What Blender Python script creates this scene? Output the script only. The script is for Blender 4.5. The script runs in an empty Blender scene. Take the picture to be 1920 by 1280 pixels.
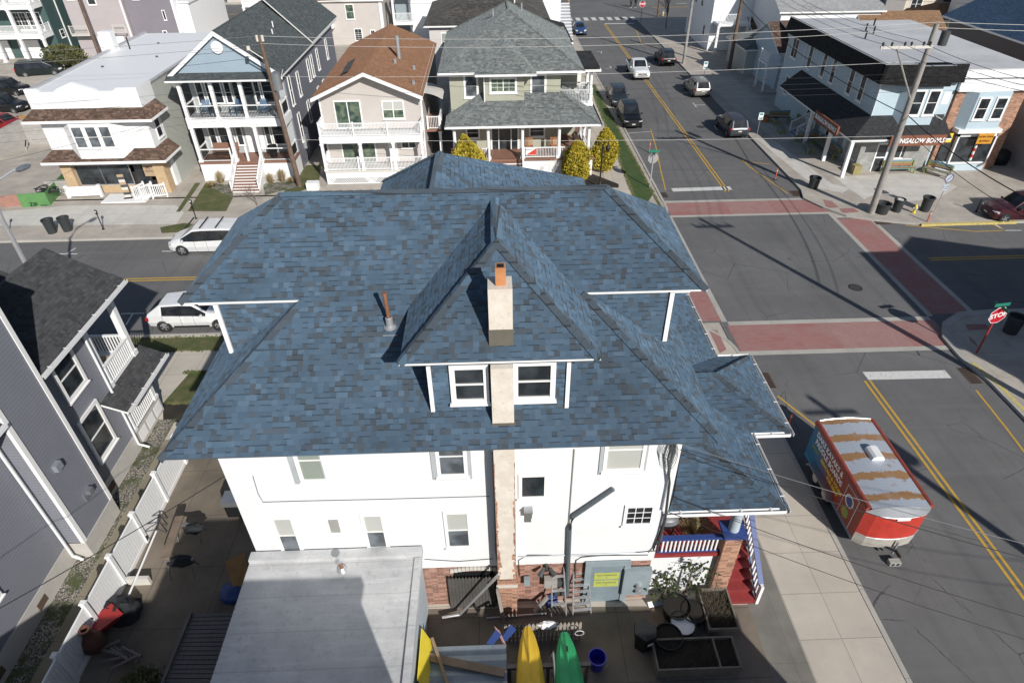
import bpy, bmesh, math, random
from mathutils import Vector, Matrix
random.seed(7)
R=math.radians
col=bpy.context.scene.collection
sc=bpy.context.scene
# ------------------------------------------------------------ camera model (survey of the place: pixel of the 1920x1280 photo -> world metres)
FOC=1193.5; CH=20.3
def _cam():
    pi,ro,ya=R(36.977),R(.6557),R(1.537)
    f=Vector((math.sin(ya)*math.cos(pi),math.cos(ya)*math.cos(pi),-math.sin(pi)))
    r=Vector((math.cos(ya),-math.sin(ya),0)); d=f.cross(r)
    return r*math.cos(ro)+d*math.sin(ro), -r*math.sin(ro)+d*math.cos(ro), f
CR,CD,CF=_cam()
def ray(px,py): return CR*((px-960)/FOC)+CD*((py-640)/FOC)+CF
def U(px,py,z=0.0):
    v=ray(px,py); t=(z-CH)/v.z; return Vector((v.x*t,v.y*t,z))
def UY(px,py,Y):
    v=ray(px,py); t=Y/v.y; return Vector((v.x*t,Y,CH+v.z*t))
def UX(px,py,X):
    v=ray(px,py); t=X/v.x; return Vector((X,v.y*t,CH+v.z*t))
# ------------------------------------------------------------ mesh builder
class MB:
    def __init__(s): s.v=[];s.f=[];s.m=[]
    def add(s,vs,fs,mi=0):
        o=len(s.v); s.v+= [tuple(p) for p in vs]
        for f in fs: s.f.append([o+i for i in f]); s.m.append(mi)
        return s
    def box(s,x0,x1,y0,y1,z0,z1,mi=0,M=None):
        vs=[Vector((x,y,z)) for z in (z0,z1) for y in (y0,y1) for x in (x0,x1)]
        if M is not None: vs=[M@p for p in vs]
        return s.add(vs,[(0,2,3,1),(4,5,7,6),(0,1,5,4),(2,6,7,3),(0,4,6,2),(1,3,7,5)],mi)
    def poly(s,pts,mi=0): return s.add(pts,[list(range(len(pts)))],mi)
    def prism(s,pts,d,mi=0,ms=None,mb=None):
        """extrude polygon pts by vector d (pts is the outer/top face)"""
        n=len(pts); d=Vector(d); P=[Vector(p) for p in pts]
        ms=mi if ms is None else ms; mb=ms if mb is None else mb
        o=len(s.v); s.v+=[tuple(p) for p in P]+[tuple(p+d) for p in P]
        s.f.append(list(range(o,o+n))); s.m.append(mi)
        s.f.append([o+n+i for i in reversed(range(n))]); s.m.append(mb)
        for i in range(n):
            j=(i+1)%n; s.f.append([o+j,o+i,o+n+i,o+n+j]); s.m.append(ms)
        return s
    def cyl(s,p0,p1,r0,r1=None,n=12,mi=0,caps=True,mc=None):
        r1=r0 if r1 is None else r1; p0=Vector(p0);p1=Vector(p1); a=(p1-p0).normalized()
        q=Vector((0,0,1)) if abs(a.z)<.9 else Vector((1,0,0)); u=a.cross(q).normalized(); w=a.cross(u)
        vs=[]
        for p,r in((p0,r0),(p1,r1)):
            for i in range(n):
                t=2*math.pi*i/n; vs.append(p+(u*math.cos(t)+w*math.sin(t))*r)
        fs=[(i,(i+1)%n,n+(i+1)%n,n+i) for i in range(n)]
        s.add(vs,fs,mi)
        if caps:
            mc=mi if mc is None else mc
            s.add(vs[:n],[list(reversed(range(n)))],mc); s.add(vs[n:],[list(range(n))],mc)
        return s
    def tube(s,path,r,n=6,mi=0,radii=None):
        P=[Vector(p) for p in path]; o=len(s.v); k=len(P)
        for i,p in enumerate(P):
            a=(P[min(i+1,k-1)]-P[max(i-1,0)]).normalized()
            q=Vector((0,0,1)) if abs(a.z)<.9 else Vector((1,0,0)); u=a.cross(q).normalized(); w=a.cross(u)
            rr=radii[i] if radii else r
            for j in range(n):
                t=2*math.pi*j/n; s.v.append(tuple(p+(u*math.cos(t)+w*math.sin(t))*rr))
        for i in range(k-1):
            for j in range(n):
                s.f.append([o+i*n+j,o+i*n+(j+1)%n,o+(i+1)*n+(j+1)%n,o+(i+1)*n+j]); s.m.append(mi)
        s.f.append([o+j for j in reversed(range(n))]);s.m.append(mi)
        s.f.append([o+(k-1)*n+j for j in range(n)]);s.m.append(mi)
        return s
    def lathe(s,prof,c=(0,0,0),n=20,mi=0,sx=1,sy=1):
        o=len(s.v); c=Vector(c)
        for r,z in prof:
            for j in range(n):
                t=2*math.pi*j/n; s.v.append((c.x+r*math.cos(t)*sx,c.y+r*math.sin(t)*sy,c.z+z))
        for i in range(len(prof)-1):
            for j in range(n):
                s.f.append([o+i*n+j,o+i*n+(j+1)%n,o+(i+1)*n+(j+1)%n,o+(i+1)*n+j]); s.m.append(mi)
        return s
    def build(s,name,mats,parent=None,smooth=False,M=None,fixn=False):
        me=bpy.data.meshes.new(name); vs=s.v
        if M is not None: vs=[tuple(M@Vector(p)) for p in vs]
        me.from_pydata([tuple(p) for p in vs],[],s.f)
        if not isinstance(mats,(list,tuple)): mats=[mats]
        for m in mats: me.materials.append(m)
        for p,mi in zip(me.polygons,s.m): p.material_index=min(mi,len(mats)-1)
        me.update()
        if fixn:
            bm=bmesh.new(); bm.from_mesh(me); bmesh.ops.recalc_face_normals(bm,faces=bm.faces); bm.to_mesh(me); bm.free(); me.update()
        uv=me.uv_layers.new(name='UVMap').data
        Z=Vector((0,0,1))
        for p in me.polygons:
            n=p.normal
            if abs(n.z)>.995: a=Vector((1,0,0)); b=Vector((0,1,0))
            else:
                a=Z.cross(n).normalized(); b=n.cross(a)
            for li in p.loop_indices:
                c=me.vertices[me.loops[li].vertex_index].co; uv[li].uv=(c.dot(a),c.dot(b))
        if smooth:
            for p in me.polygons: p.use_smooth=True
            try: me.set_sharp_from_angle(angle=R(38))
            except Exception: pass
        o=bpy.data.objects.new(name,me); col.objects.link(o)
        if parent: o.parent=parent
        return o
def tag(o,label=None,cat=None,group=None,kind=None):
    if label: o['label']=label
    if cat: o['category']=cat
    if group: o['group']=group
    if kind: o['kind']=kind
    return o
def thing(name,label,cat,loc=(0,0,0),rz=0,group=None):
    o=bpy.data.objects.new(name,None); col.objects.link(o); o.location=loc; o.rotation_euler=(0,0,rz)
    o.empty_display_size=.3
    return tag(o,label,cat,group)
def struct(name,mb,mats,**k): return tag(mb.build(name,mats,**k),kind='structure')
def copy_tree(o,parent=None):
    c=o.copy(); col.objects.link(c)
    if parent: c.parent=parent
    for ch in [x for x in bpy.data.objects if x.parent==o]: copy_tree(ch,c)
    return c
def copy_at(o,loc,rz,label):
    c=copy_tree(o); c.location=loc; c.rotation_euler=(0,0,rz); c['label']=label; return c
# ------------------------------------------------------------ materials
def srgb(r,g,b):
    f=lambda c:(c/255/12.92) if c<=10 else ((c/255+.055)/1.055)**2.4
    return (f(r),f(g),f(b),1)
class NT:
    def __init__(s,name):
        s.m=bpy.data.materials.new(name); s.m.use_nodes=True; s.t=s.m.node_tree; s.b=s.t.nodes['Principled BSDF']; s.uvn=None
    def n(s,typ,**k):
        x=s.t.nodes.new(typ)
        for a,b in k.items(): setattr(x,a,b)
        return x
    def l(s,a,b): s.t.links.new(a,b)
    def uv(s):
        if not s.uvn: s.uvn=s.n('ShaderNodeTexCoord').outputs['UV']
        return s.uvn
    def obj(s): return s.n('ShaderNodeTexCoord').outputs['Object']
    def math(s,op,a,b=None,c=None):
        x=s.n('ShaderNodeMath',operation=op)
        for i,q in enumerate((a,b,c)):
            if q is None: continue
            if isinstance(q,(int,float)): x.inputs[i].default_value=q
            else: s.l(q,x.inputs[i])
        return x.outputs[0]
    def sep(s,v):
        x=s.n('ShaderNodeSeparateXYZ'); s.l(v,x.inputs[0]); return x.outputs
    def comb(s,x,y,z=0):
        c=s.n('ShaderNodeCombineXYZ')
        for i,q in enumerate((x,y,z)):
            if isinstance(q,(int,float)): c.inputs[i].default_value=q
            else: s.l(q,c.inputs[i])
        return c.outputs[0]
    def noise(s,v,scale,detail=3,rough=.5,out='Fac'):
        x=s.n('ShaderNodeTexNoise'); x.inputs['Scale'].default_value=scale; x.inputs['Detail'].default_value=detail; x.inputs['Roughness'].default_value=rough
        if v is not None: s.l(v,x.inputs['Vector'])
        return x.outputs[out]
    def white(s,v,out='Value'):
        x=s.n('ShaderNodeTexWhiteNoise',noise_dimensions='3D'); s.l(v,x.inputs['Vector']); return x.outputs[out]
    def ramp(s,fac,stops,interp='LINEAR'):
        x=s.n('ShaderNodeValToRGB'); x.color_ramp.interpolation=interp; e=x.color_ramp.elements
        while len(e)<len(stops): e.new(.5)
        for i,(p,c) in enumerate(stops):
            e[i].position=p; e[i].color=c if len(c)==4 else (*c,1)
        s.l(fac,x.inputs[0]); return x.outputs[0]
    def mix(s,fac,a,b,mode='MIX'):
        x=s.n('ShaderNodeMix',data_type='RGBA',blend_type=mode)
        for i,q in ((0,fac),(6,a),(7,b)):
            if isinstance(q,(int,float)): x.inputs[i].default_value=q
            elif isinstance(q,tuple): x.inputs[i].default_value=q
            else: s.l(q,x.inputs[i])
        return x.outputs[2]
    def maprange(s,v,a,b,c=0,d=1):
        x=s.n('ShaderNodeMapRange'); s.l(v,x.inputs[0])
        for i,q in zip((1,2,3,4),(a,b,c,d)): x.inputs[i].default_value=q
        return x.outputs[0]
    def bump(s,h,strength=.3,dist=.02):
        x=s.n('ShaderNodeBump'); x.inputs['Strength'].default_value=strength; x.inputs['Distance'].default_value=dist; s.l(h,x.inputs['Height']); s.l(x.outputs[0],s.b.inputs['Normal'])
    def base(s,c):
        if isinstance(c,tuple): s.b.inputs['Base Color'].default_value=c
        else: s.l(c,s.b.inputs['Base Color'])
        return s
    def done(s,rough=.8,metal=0,spec=None,coat=0):
        s.b.inputs['Roughness'].default_value=rough; s.b.inputs['Metallic'].default_value=metal
        if spec is not None: s.b.inputs['Specular IOR Level'].default_value=spec
        if coat: s.b.inputs['Coat Weight'].default_value=coat; s.b.inputs['Coat Roughness'].default_value=.05
        return s.m
def G(v): return (v,v,v,1)
def sc_(c,k): return (c[0]*k,c[1]*k,c[2]*k,1)
_pc={}
def paint(c,rough=.6,metal=0,var=.12,coat=0,scale=3):
    """plain painted surface with slight weathering noise"""
    key=(c,rough,metal,var,coat,scale)
    if key in _pc: return _pc[key]
    t=NT('paint'); n=t.noise(t.obj(),scale,4,.6)
    t.base(t.mix(t.maprange(n,.3,.7),sc_(c,1-var),c)); _pc[key]=t.done(rough,metal,coat=coat); return _pc[key]
def shingles(name,cols,row=.14,w=.16,dark=.45,lineamt=.35,gran=.08,fade=.1,merge=.45):
    t=NT(name); u,v,_=t.sep(t.uv()); 
    vr=t.math('DIVIDE',v,row); r=t.math('FLOOR',vr); fr=t.math('FRACT',vr)
    off=t.white(t.comb(r,3.3,1.7)); uu=t.math('ADD',t.math('DIVIDE',u,w),t.math('MULTIPLY',off,7.0)); c0=t.math('FLOOR',uu)
    # merge some neighbouring cells so that the tabs have uneven widths
    pair=t.math('FLOOR',t.math('DIVIDE',c0,2.0)); sel=t.math('GREATER_THAN',t.white(t.comb(pair,r,5.1)),merge)
    c=t.math('ADD',t.math('MULTIPLY',c0,t.math('SUBTRACT',1.0,sel)),t.math('MULTIPLY',t.math('ADD',pair,.37),sel))
    k=t.white(t.comb(c,r,9.7)); tabs=t.ramp(k,cols,'CONSTANT')
    # raised tabs drop a thin shadow, painted as a dark line, on the course below
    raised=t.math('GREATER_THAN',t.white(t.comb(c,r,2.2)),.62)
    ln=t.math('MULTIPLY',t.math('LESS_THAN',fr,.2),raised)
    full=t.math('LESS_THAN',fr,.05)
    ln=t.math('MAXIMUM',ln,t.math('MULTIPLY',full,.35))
    tabs=t.mix(1.0,tabs,t.ramp(t.white(t.comb(c,r,7.7)),[(0,G(.86)),(1,G(1.08))]),'MULTIPLY')
    g=t.noise(t.uv(),60,2,.7); big=t.noise(t.uv(),.5,3,.5)
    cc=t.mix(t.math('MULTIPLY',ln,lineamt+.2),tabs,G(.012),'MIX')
    cc=t.mix(1.0,cc,t.ramp(g,[(.3,G(1-gran*2.5)),(.7,G(1+gran))]),'MULTIPLY')
    cc=t.mix(1.0,cc,t.ramp(big,[(.3,G(1-fade)),(.7,G(1))]),'MULTIPLY')
    t.base(cc); t.bump(t.math('ADD',t.math('MULTIPLY',fr,-.6),t.math('MULTIPLY',raised,.5)),.5,.012); t.b.inputs['Diffuse Roughness'].default_value=1.0; return t.done(.85,spec=.25)
def siding(name,c,pitch=.13,line=.35,vert=False,dirt=.08,bumpk=.5):
    t=NT(name); u,v,_=t.sep(t.uv()); q=u if vert else v
    fr=t.math('FRACT',t.math('DIVIDE',q,pitch)); ln=t.math('LESS_THAN',fr,.12)
    n=t.noise(t.obj(),.8,4,.6)
    bc=t.mix(t.maprange(n,.35,.75),sc_(c,1-dirt),c)
    t.base(t.mix(t.math('MULTIPLY',ln,line),bc,sc_(c,.35))); t.bump(fr,bumpk,.012); return t.done(.55)
def brickm(name,c1,c2,mortar,sx=.22,sy=.075,var=.5):
    t=NT(name); b=t.n('ShaderNodeTexBrick'); t.l(t.uv(),b.inputs['Vector'])
    b.inputs['Scale'].default_value=1; b.inputs['Brick Width'].default_value=sx; b.inputs['Row Height'].default_value=sy; b.inputs['Mortar Size'].default_value=.008
    b.inputs['Color1'].default_value=c1; b.inputs['Color2'].default_value=c2; b.inputs['Mortar'].default_value=mortar; b.inputs['Bias'].default_value=0
    n=t.noise(t.obj(),1.5,5,.65)
    t.base(t.mix(t.maprange(n,.35,.7,0,var),b.outputs['Color'],sc_(c2,.55))); t.bump(b.outputs['Fac'],-.4,.01); return t.done(.85)
def concrete(name,c,jx=1.5,jy=1.5,dirt=.25,line=.5,ox=0,oy=0,scale=.7):
    t=NT(name); uvv=t.obj(); x,y,z=t.sep(uvv)
    fx=t.math('FRACT',t.math('DIVIDE',t.math('ADD',x,100*jx-ox),jx)); fy=t.math('FRACT',t.math('DIVIDE',t.math('ADD',y,100*jy-oy),jy))
    lx=t.math('LESS_THAN',fx,.022/jx); ly=t.math('LESS_THAN',fy,.022/jy); ln=t.math('MAXIMUM',lx,ly)
    n=t.noise(uvv,scale,6,.65); n2=t.noise(uvv,9,3,.6)
    px=t.math('FLOOR',t.math('DIVIDE',t.math('ADD',x,100*jx-ox),jx)); py=t.math('FLOOR',t.math('DIVIDE',t.math('ADD',y,100*jy-oy),jy))
    pv=t.white(t.comb(px,py,1.3))
    cc=t.mix(t.maprange(n,.35,.72),sc_(c,1-dirt),c); cc=t.mix(t.math('MULTIPLY',pv,.16),cc,sc_(c,.55))
    cc=t.mix(t.maprange(n2,.55,.8,0,.25),cc,sc_(c,.6)); cc=t.mix(t.math('MULTIPLY',ln,line),cc,G(.05))
    t.base(cc); return t.done(.9)
def asphalt(name,v=.085,tint=(1,1.02,1.05),patch=.25):
    t=NT(name); o=t.obj(); n=t.noise(o,.25,6,.6); n2=t.noise(o,40,2,.8); n3=t.noise(o,2.2,5,.7)
    c=(v*tint[0],v*tint[1],v*tint[2],1)
    cc=t.mix(t.maprange(n,.35,.7),sc_(c,1-patch),sc_(c,1.12)); cc=t.mix(t.maprange(n2,.3,.75,0,.45),cc,sc_(c,1.9)); cc=t.mix(t.maprange(n3,.62,.75,0,.3),cc,sc_(c,.6))
    st=t.n('ShaderNodeTexWave',wave_type='BANDS',bands_direction='X'); t.l(o,st.inputs[0]); st.inputs['Scale'].default_value=.18; st.inputs['Distortion'].default_value=1.5; st.inputs['Detail'].default_value=3
    cc=t.mix(t.math('MULTIPLY',st.outputs['Fac'],.12),cc,sc_(c,1.6))
    vo=t.n('ShaderNodeTexVoronoi',feature='DISTANCE_TO_EDGE'); t.l(t.mix(.12,o,t.noise(o,.9,4,.7,'Color')),vo.inputs['Vector']); vo.inputs['Scale'].default_value=.21
    crk=t.math('MULTIPLY',t.math('LESS_THAN',vo.outputs['Distance'],.0022),t.maprange(n3,.5,.6,0,.45))
    cc=t.mix(crk,cc,G(.02))
    t.base(cc); t.bump(n2,.25,.01); return t.done(.88,spec=.3)
def linepaint(name,c,wear=.35):
    t=NT(name); o=t.obj(); n=t.noise(o,7,6,.75)
    t.base(t.mix(t.maprange(n,.52,.72,0,wear*2),c,G(.1))); return t.done(.7)
def grassm(name,c1,c2):
    t=NT(name); o=t.obj(); n=t.noise(o,1.2,6,.7); n2=t.noise(o,28,3,.8)
    cc=t.mix(t.maprange(n,.4,.65),c1,c2); cc=t.mix(t.maprange(n2,.35,.7,0,.6),cc,sc_(c1,.45)); t.base(cc); t.bump(n2,.8,.03); return t.done(.95)
def glassm(name,c=(.02,.024,.028,1),rough=.06,inner=None):
    t=NT(name); o=t.obj(); n=t.noise(o,1.7,3,.5)
    t.base(t.mix(t.maprange(n,.4,.62),c,inner or sc_(c,2.2))); return t.done(rough,spec=.6)
def metalm(name,c,rough=.35,metal=.9): 
    return paint(c,rough,metal)
WHITE=G(.78)
M={}
M['white']=paint((.82,.83,.84,1),.5,var=.05); M['trim']=paint((.86,.86,.85,1),.45,var=.04)
M['offwhite']=paint((.62,.6,.56,1),.6); M['black']=paint((.012,.013,.014,1),.5); M['darkgrey']=paint((.06,.065,.07,1),.6)
M['grey']=paint((.25,.27,.3,1),.6); M['steel']=paint((.45,.47,.5,1),.38,.75); M['alu']=paint((.62,.63,.65,1),.35,.6)
M['glass']=glassm('window_glass'); M['glass2']=glassm('window_glass_grey',(.07,.08,.09,1)); M['glassg']=glassm('window_glass_green',(.04,.07,.06,1),inner=(.16,.2,.14,1))
M['blind']=siding('blind',(.52,.53,.5,1),.045,.3); M['curtain']=siding('curtain',(.3,.34,.3,1),.07,.5,True)
M['blue_sh']=shingles('blue_shingles',[(0,(.062,.135,.255)),(.30,(.082,.170,.310)),(.44,(.050,.110,.205)),(.66,(.075,.115,.165)),(.80,(.046,.085,.145)),(.91,(.105,.20,.345))],w=.17)
M['blue_cap']=shingles('blue_ridge_caps',[(0,(.055,.085,.13)),(.4,(.07,.125,.21)),(.75,(.045,.075,.12))],row=.2,w=.5)
M['dark_sh']=shingles('charcoal_shingles',[(0,(.055,.057,.06)),(.35,(.042,.045,.048)),(.6,(.075,.077,.08)),(.85,(.033,.034,.036))],lineamt=.2)
M['grey_sh']=shingles('grey_shingles',[(0,(.17,.19,.19)),(.35,(.145,.16,.165)),(.6,(.21,.225,.225)),(.85,(.12,.135,.14))],lineamt=.2)
M['orange_sh']=shingles('orange_brown_shingles',[(0,(.27,.135,.07)),(.4,(.24,.115,.058)),(.7,(.3,.155,.085))],lineamt=.12,w=.25)
M['brown_sh']=shingles('brown_shingles',[(0,(.13,.085,.065)),(.35,(.10,.065,.05)),(.6,(.18,.12,.095)),(.85,(.08,.055,.045))],lineamt=.3)
M['slate_sh']=shingles('slate_shingles',[(0,(.06,.072,.075)),(.4,(.05,.06,.065)),(.7,(.075,.085,.09))],lineamt=.2)
M['black_sh']=shingles('black_shingles',[(0,(.022,.022,.024)),(.4,(.03,.03,.032)),(.7,(.017,.017,.018))],lineamt=.3)
M['navy_sh']=shingles('navy_shingles',[(0,(.03,.06,.11)),(.5,(.04,.075,.135))],lineamt=.2)
M['wsiding']=siding('white_siding',(.77,.79,.80,1),.14,.2,dirt=.05)
M['gsiding']=siding('grey_siding',(.185,.19,.235,1),.12,.55)
M['tansiding']=siding('tan_siding',(.56,.52,.49,1),.16,.25)
M['olivesiding']=siding('olive_siding',(.42,.425,.34,1),.14,.3)
M['bluesiding']=siding('pale_blue_siding',(.50,.62,.70,1),.12,.25)
M['slatesiding']=siding('slate_siding',(.20,.21,.25,1),.13,.4)
M['palesiding']=siding('pale_grey_siding',(.50,.52,.48,1),.15,.35)
M['creamsiding']=siding('cream_siding',(.66,.61,.51,1),.15,.2)
M['greensiding']=siding('dark_green_siding',(.06,.11,.11,1),.13,.35)
M['mauvesiding']=siding('mauve_siding',(.46,.42,.43,1),.13,.2)
M['brick']=brickm('red_brick',(.33,.13,.085,1),(.44,.2,.13,1),(.38,.31,.27,1))
M['orangebrick']=brickm('orange_brick',(.42,.17,.09,1),(.5,.23,.12,1),(.4,.3,.24,1))
M['yellowbrick']=brickm('yellow_brick',(.48,.32,.16,1),(.6,.43,.24,1),(.5,.42,.33,1),.12,.07)
M['cblock']=brickm('concrete_block',(.36,.35,.33,1),(.42,.41,.39,1),(.28,.27,.26,1),.4,.2,.4)
M['stone']=brickm('ledge_stone',(.42,.42,.4,1),(.3,.31,.3,1),(.15,.15,.15,1),.35,.09,.6)
M['pinkbrick']=brickm('paved_brick',(.30,.125,.115,1),(.33,.15,.135,1),(.25,.14,.13,1),.2,.1,.4)
M['asphalt']=asphalt('asphalt',.095); M['walk']=concrete('sidewalk_concrete',(.46,.425,.375,1),1.2,1.55,ox=.35)
M['walk2']=concrete('old_concrete',(.40,.375,.345,1),2.2,1.9,.35); M['yard']=concrete('yard_concrete',(.30,.27,.225,1),2.3,2.3,.4,.7,ox=-.9)
M['kerb']=concrete('kerb_concrete',(.47,.45,.41,1),3,3,.2,.4)
M['grass']=grassm('grass',(.10,.12,.035,1),(.16,.15,.06,1)); M['greengrass']=grassm('green_grass',(.05,.12,.02,1),(.07,.14,.03,1))
M['yline']=linepaint('yellow_road_paint',(.52,.32,.05,1)); M['wline']=linepaint('white_road_paint',(.62,.62,.6,1)); M['ypale']=linepaint('pale_yellow_paint',(.55,.45,.16,1),.5)
M['redpaint']=linepaint('red_crossing_paint',(.33,.10,.09,1),.15)
M['wood']=siding('weathered_wood',(.26,.20,.15,1),.14,.4,True); M['deck']=siding('deck_boards',(.26,.14,.10,1),.14,.4); M['polewood']=paint((.17,.115,.085,1),.85,var=.4,scale=2)
M['polegrey']=paint((.34,.32,.30,1),.8,var=.3,scale=2)
M['red']=paint((.32,.045,.045,1),.5); M['bluep']=paint((.035,.07,.24,1),.45); M['rubber']=paint((.02,.02,.021,1),.75)
M['gravel']=grassm('pebbles',(.4,.37,.31,1),(.28,.27,.2,1)); M['soil']=grassm('soil',(.055,.04,.03,1),(.09,.07,.05,1))
# ------------------------------------------------------------ building helpers
class FR:
    """wall frame: a=0 faces south (towards the camera), 90 faces east, 180 north, 270 west"""
    def __init__(s,x,y,a):
        s.o=Vector((x,y,0)); a=R(a); s.u=Vector((math.cos(a),math.sin(a),0)); s.n=Vector((math.sin(a),-math.cos(a),0))
    def p(s,u,z,d=0): return s.o+s.u*u+s.n*d+Vector((0,0,z))
    def mat(s):
        return Matrix(((s.u.x,-s.n.x,0,s.o.x),(s.u.y,-s.n.y,0,s.o.y),(0,0,1,0),(0,0,0,1)))
def fbox(mb,F,u0,u1,z0,z1,d0,d1,mi=0):
    mb.box(u0,u1,-d1,-d0,z0,z1,mi,F.mat())
def win(par,F,u0,u1,z0,z1,rows=2,cols=1,glass='glass',trim=.11,tm='trim',upper=None,sill=True,name='window',munt=None,depth=.05,label=None):
    """double-hung style window: pane mesh with a proud frame as sub-part"""
    w=u1-u0;h=z1-z0; t=min(trim,w*.2)
    mb=MB(); zi=z0+t;zt=z1-t;ui=u0+t;ut=u1-t
    if upper: 
        zm=(zi+zt)/2; fbox(mb,F,ui,ut,zi,zm,0,.022,0); fbox(mb,F,ui,ut,zm,zt,0,.022,1); mats=[M[glass],M[upper]]
    else: fbox(mb,F,ui,ut,zi,zt,0,.022); mats=[M[glass]]
    o=mb.build(name,mats,par)
    if label: o['label']=label
    f=MB()
    fbox(f,F,u0,ui,z0,z1,0,depth);fbox(f,F,ut,u1,z0,z1,0,depth);fbox(f,F,ui,ut,zt,z1,0,depth);fbox(f,F,ui,ut,z0,zi,0,depth)
    if sill: fbox(f,F,u0-.04,u1+.04,z0-.05,z0-.001,0,depth+.05)
    s=.035
    for i in range(1,rows): zz=zi+(zt-zi)*i/rows; fbox(f,F,ui,ut,zz-s/2,zz+s/2,.022,depth-.008)
    for i in range(1,cols):
        uu=ui+(ut-ui)*i/cols; fbox(f,F,uu-s,uu+s,zi,zt,.022,depth-.004)
    if munt:
        a,b=munt
        for i in range(1,a): uu=ui+(ut-ui)*i/a; fbox(f,F,uu-.012,uu+.012,zi,zt,.022,.03)
        for i in range(1,b): zz=zi+(zt-zi)*i/b; fbox(f,F,ui,ut,zz-.012,zz+.012,.022,.032)
    f.build('frame',M[tm],o); return o
def winF(par,Y,x0,y0,x1,y1,**k):
    """window on a south facing wall at Y from its photo box"""
    a=UY(x0,y0,Y);b=UY(x1,y1,Y); return win(par,FR(0,Y,0),a.x,b.x,b.z,a.z,**k)
def winE(par,X,y0,y1,z0,z1,**k): return win(par,FR(X,0,90),y0,y1,z0,z1,**k)
def winW(par,X,y0,y1,z0,z1,**k): return win(par,FR(X,0,270),-y1,-y0,z0,z1,**k)
def rail(par,p0,p1,z0,z1,gap=.13,m='white',name='railing',posts=True,bal=.03,balm=None,top=.06):
    p0=Vector((p0[0],p0[1],0)) if len(p0)==2 else Vector(p0); p1=Vector((p1[0],p1[1],0)) if len(p1)==2 else Vector(p1)
    L=Vector((p1.x-p0.x,p1.y-p0.y,0)).length; dz=p1.z-p0.z; mb=MB(); d=Vector((p1.x-p0.x,p1.y-p0.y,0))/L; nrm=Vector((-d.y,d.x,0))
    def bx(s0,s1,za,zb,w,mi=0):
        vs=[]
        for zz in (0,1):
            for wv in (-w,w):
                for ss in (s0,s1):
                    p=p0+d*ss+nrm*wv; vs.append((p.x,p.y,p0.z+dz*ss/L+(za if zz==0 else zb)))
        mb.add(vs,[(0,2,3,1),(4,5,7,6),(0,1,5,4),(2,6,7,3),(0,4,6,2),(1,3,7,5)],mi)
    bx(0,L,z1-.06,z1,top); bx(0,L,z0+.06,z0+.11,.035)
    n=max(1,int(L/gap))
    for i in range(1,n): s=L*i/n; bx(s-bal/2,s+bal/2,z0+.11,z1-.06,bal/2,1)
    if posts: 
        for s in (.05,L-.05): bx(s-.05,s+.05,z0,z1+.06,.05)
    return mb.build(name,[M[m],M[balm or m]],par)
def column(par,x,y,z0,z1,w=.2,m='white',rnd=False,name='column'):
    mb=MB()
    if rnd: mb.cyl((x,y,z0),(x,y,z1),w/2,w*.42,14)
    else: mb.box(x-w/2,x+w/2,y-w/2,y+w/2,z0,z1)
    mb.box(x-w*.7,x+w*.7,y-w*.7,y+w*.7,z0,z0+.15); mb.box(x-w*.7,x+w*.7,y-w*.7,y+w*.7,z1-.12,z1)
    return mb.build(name,M[m],par,smooth=rnd)
def stairs(par,x0,x1,yt,yb,zt,zb,n,tm,rm,name='stairs',axis='y'):
    mb=MB()
    for i in range(n):
        a=yt+(yb-yt)*i/n; b=yt+(yb-yt)*(i+1)/n; z=zt-(zt-zb)*(i+1)/(n+1)
        lo,hi=min(a,b),max(a,b)
        s=-1 if yb<yt else 1
        if axis=='y':
            mb.box(x0,x1,lo,hi,zb-.05,z-.04,1); mb.box(x0-.03,x1+.03,min(a,b+s*.03),max(a,b+s*.03),z-.04,z,0)
        else:
            mb.box(lo,hi,x0,x1,zb-.05,z-.04,1); mb.box(min(a,b+s*.03),max(a,b+s*.03),x0-.03,x1+.03,z-.04,z,0)
    return mb.build(name,[M[tm],M[rm]],par)
def gable_y(par,x0,x1,xr,y0,y1,ze,zr,m,t=.16,fm='trim',name='roof'):
    """gable roof with ridge along Y"""
    mb=MB()
    mb.prism([(x0,y0,ze),(xr,y0,zr),(xr,y1,zr),(x0,y1,ze)],(0,0,-t),0,1); mb.prism([(xr,y0,zr),(x1,y0,ze),(x1,y1,ze),(xr,y1,zr)],(0,0,-t),0,1)
    mb.tube([(xr,y0+.02,zr+.015),(xr,y1-.02,zr+.015)],.05,6,0)
    return mb.build(name,[M[m],M[fm]],par)
def gable_x(par,x0,x1,y0,y1,yr,ze,zr,m,t=.16,fm='trim',name='roof'):
    mb=MB()
    mb.prism([(x0,y0,ze),(x1,y0,ze),(x1,yr,zr),(x0,yr,zr)],(0,0,-t),0,1); mb.prism([(x0,yr,zr),(x1,yr,zr),(x1,y1,ze),(x0,y1,ze)],(0,0,-t),0,1)
    return mb.build(name,[M[m],M[fm]],par)
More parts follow.
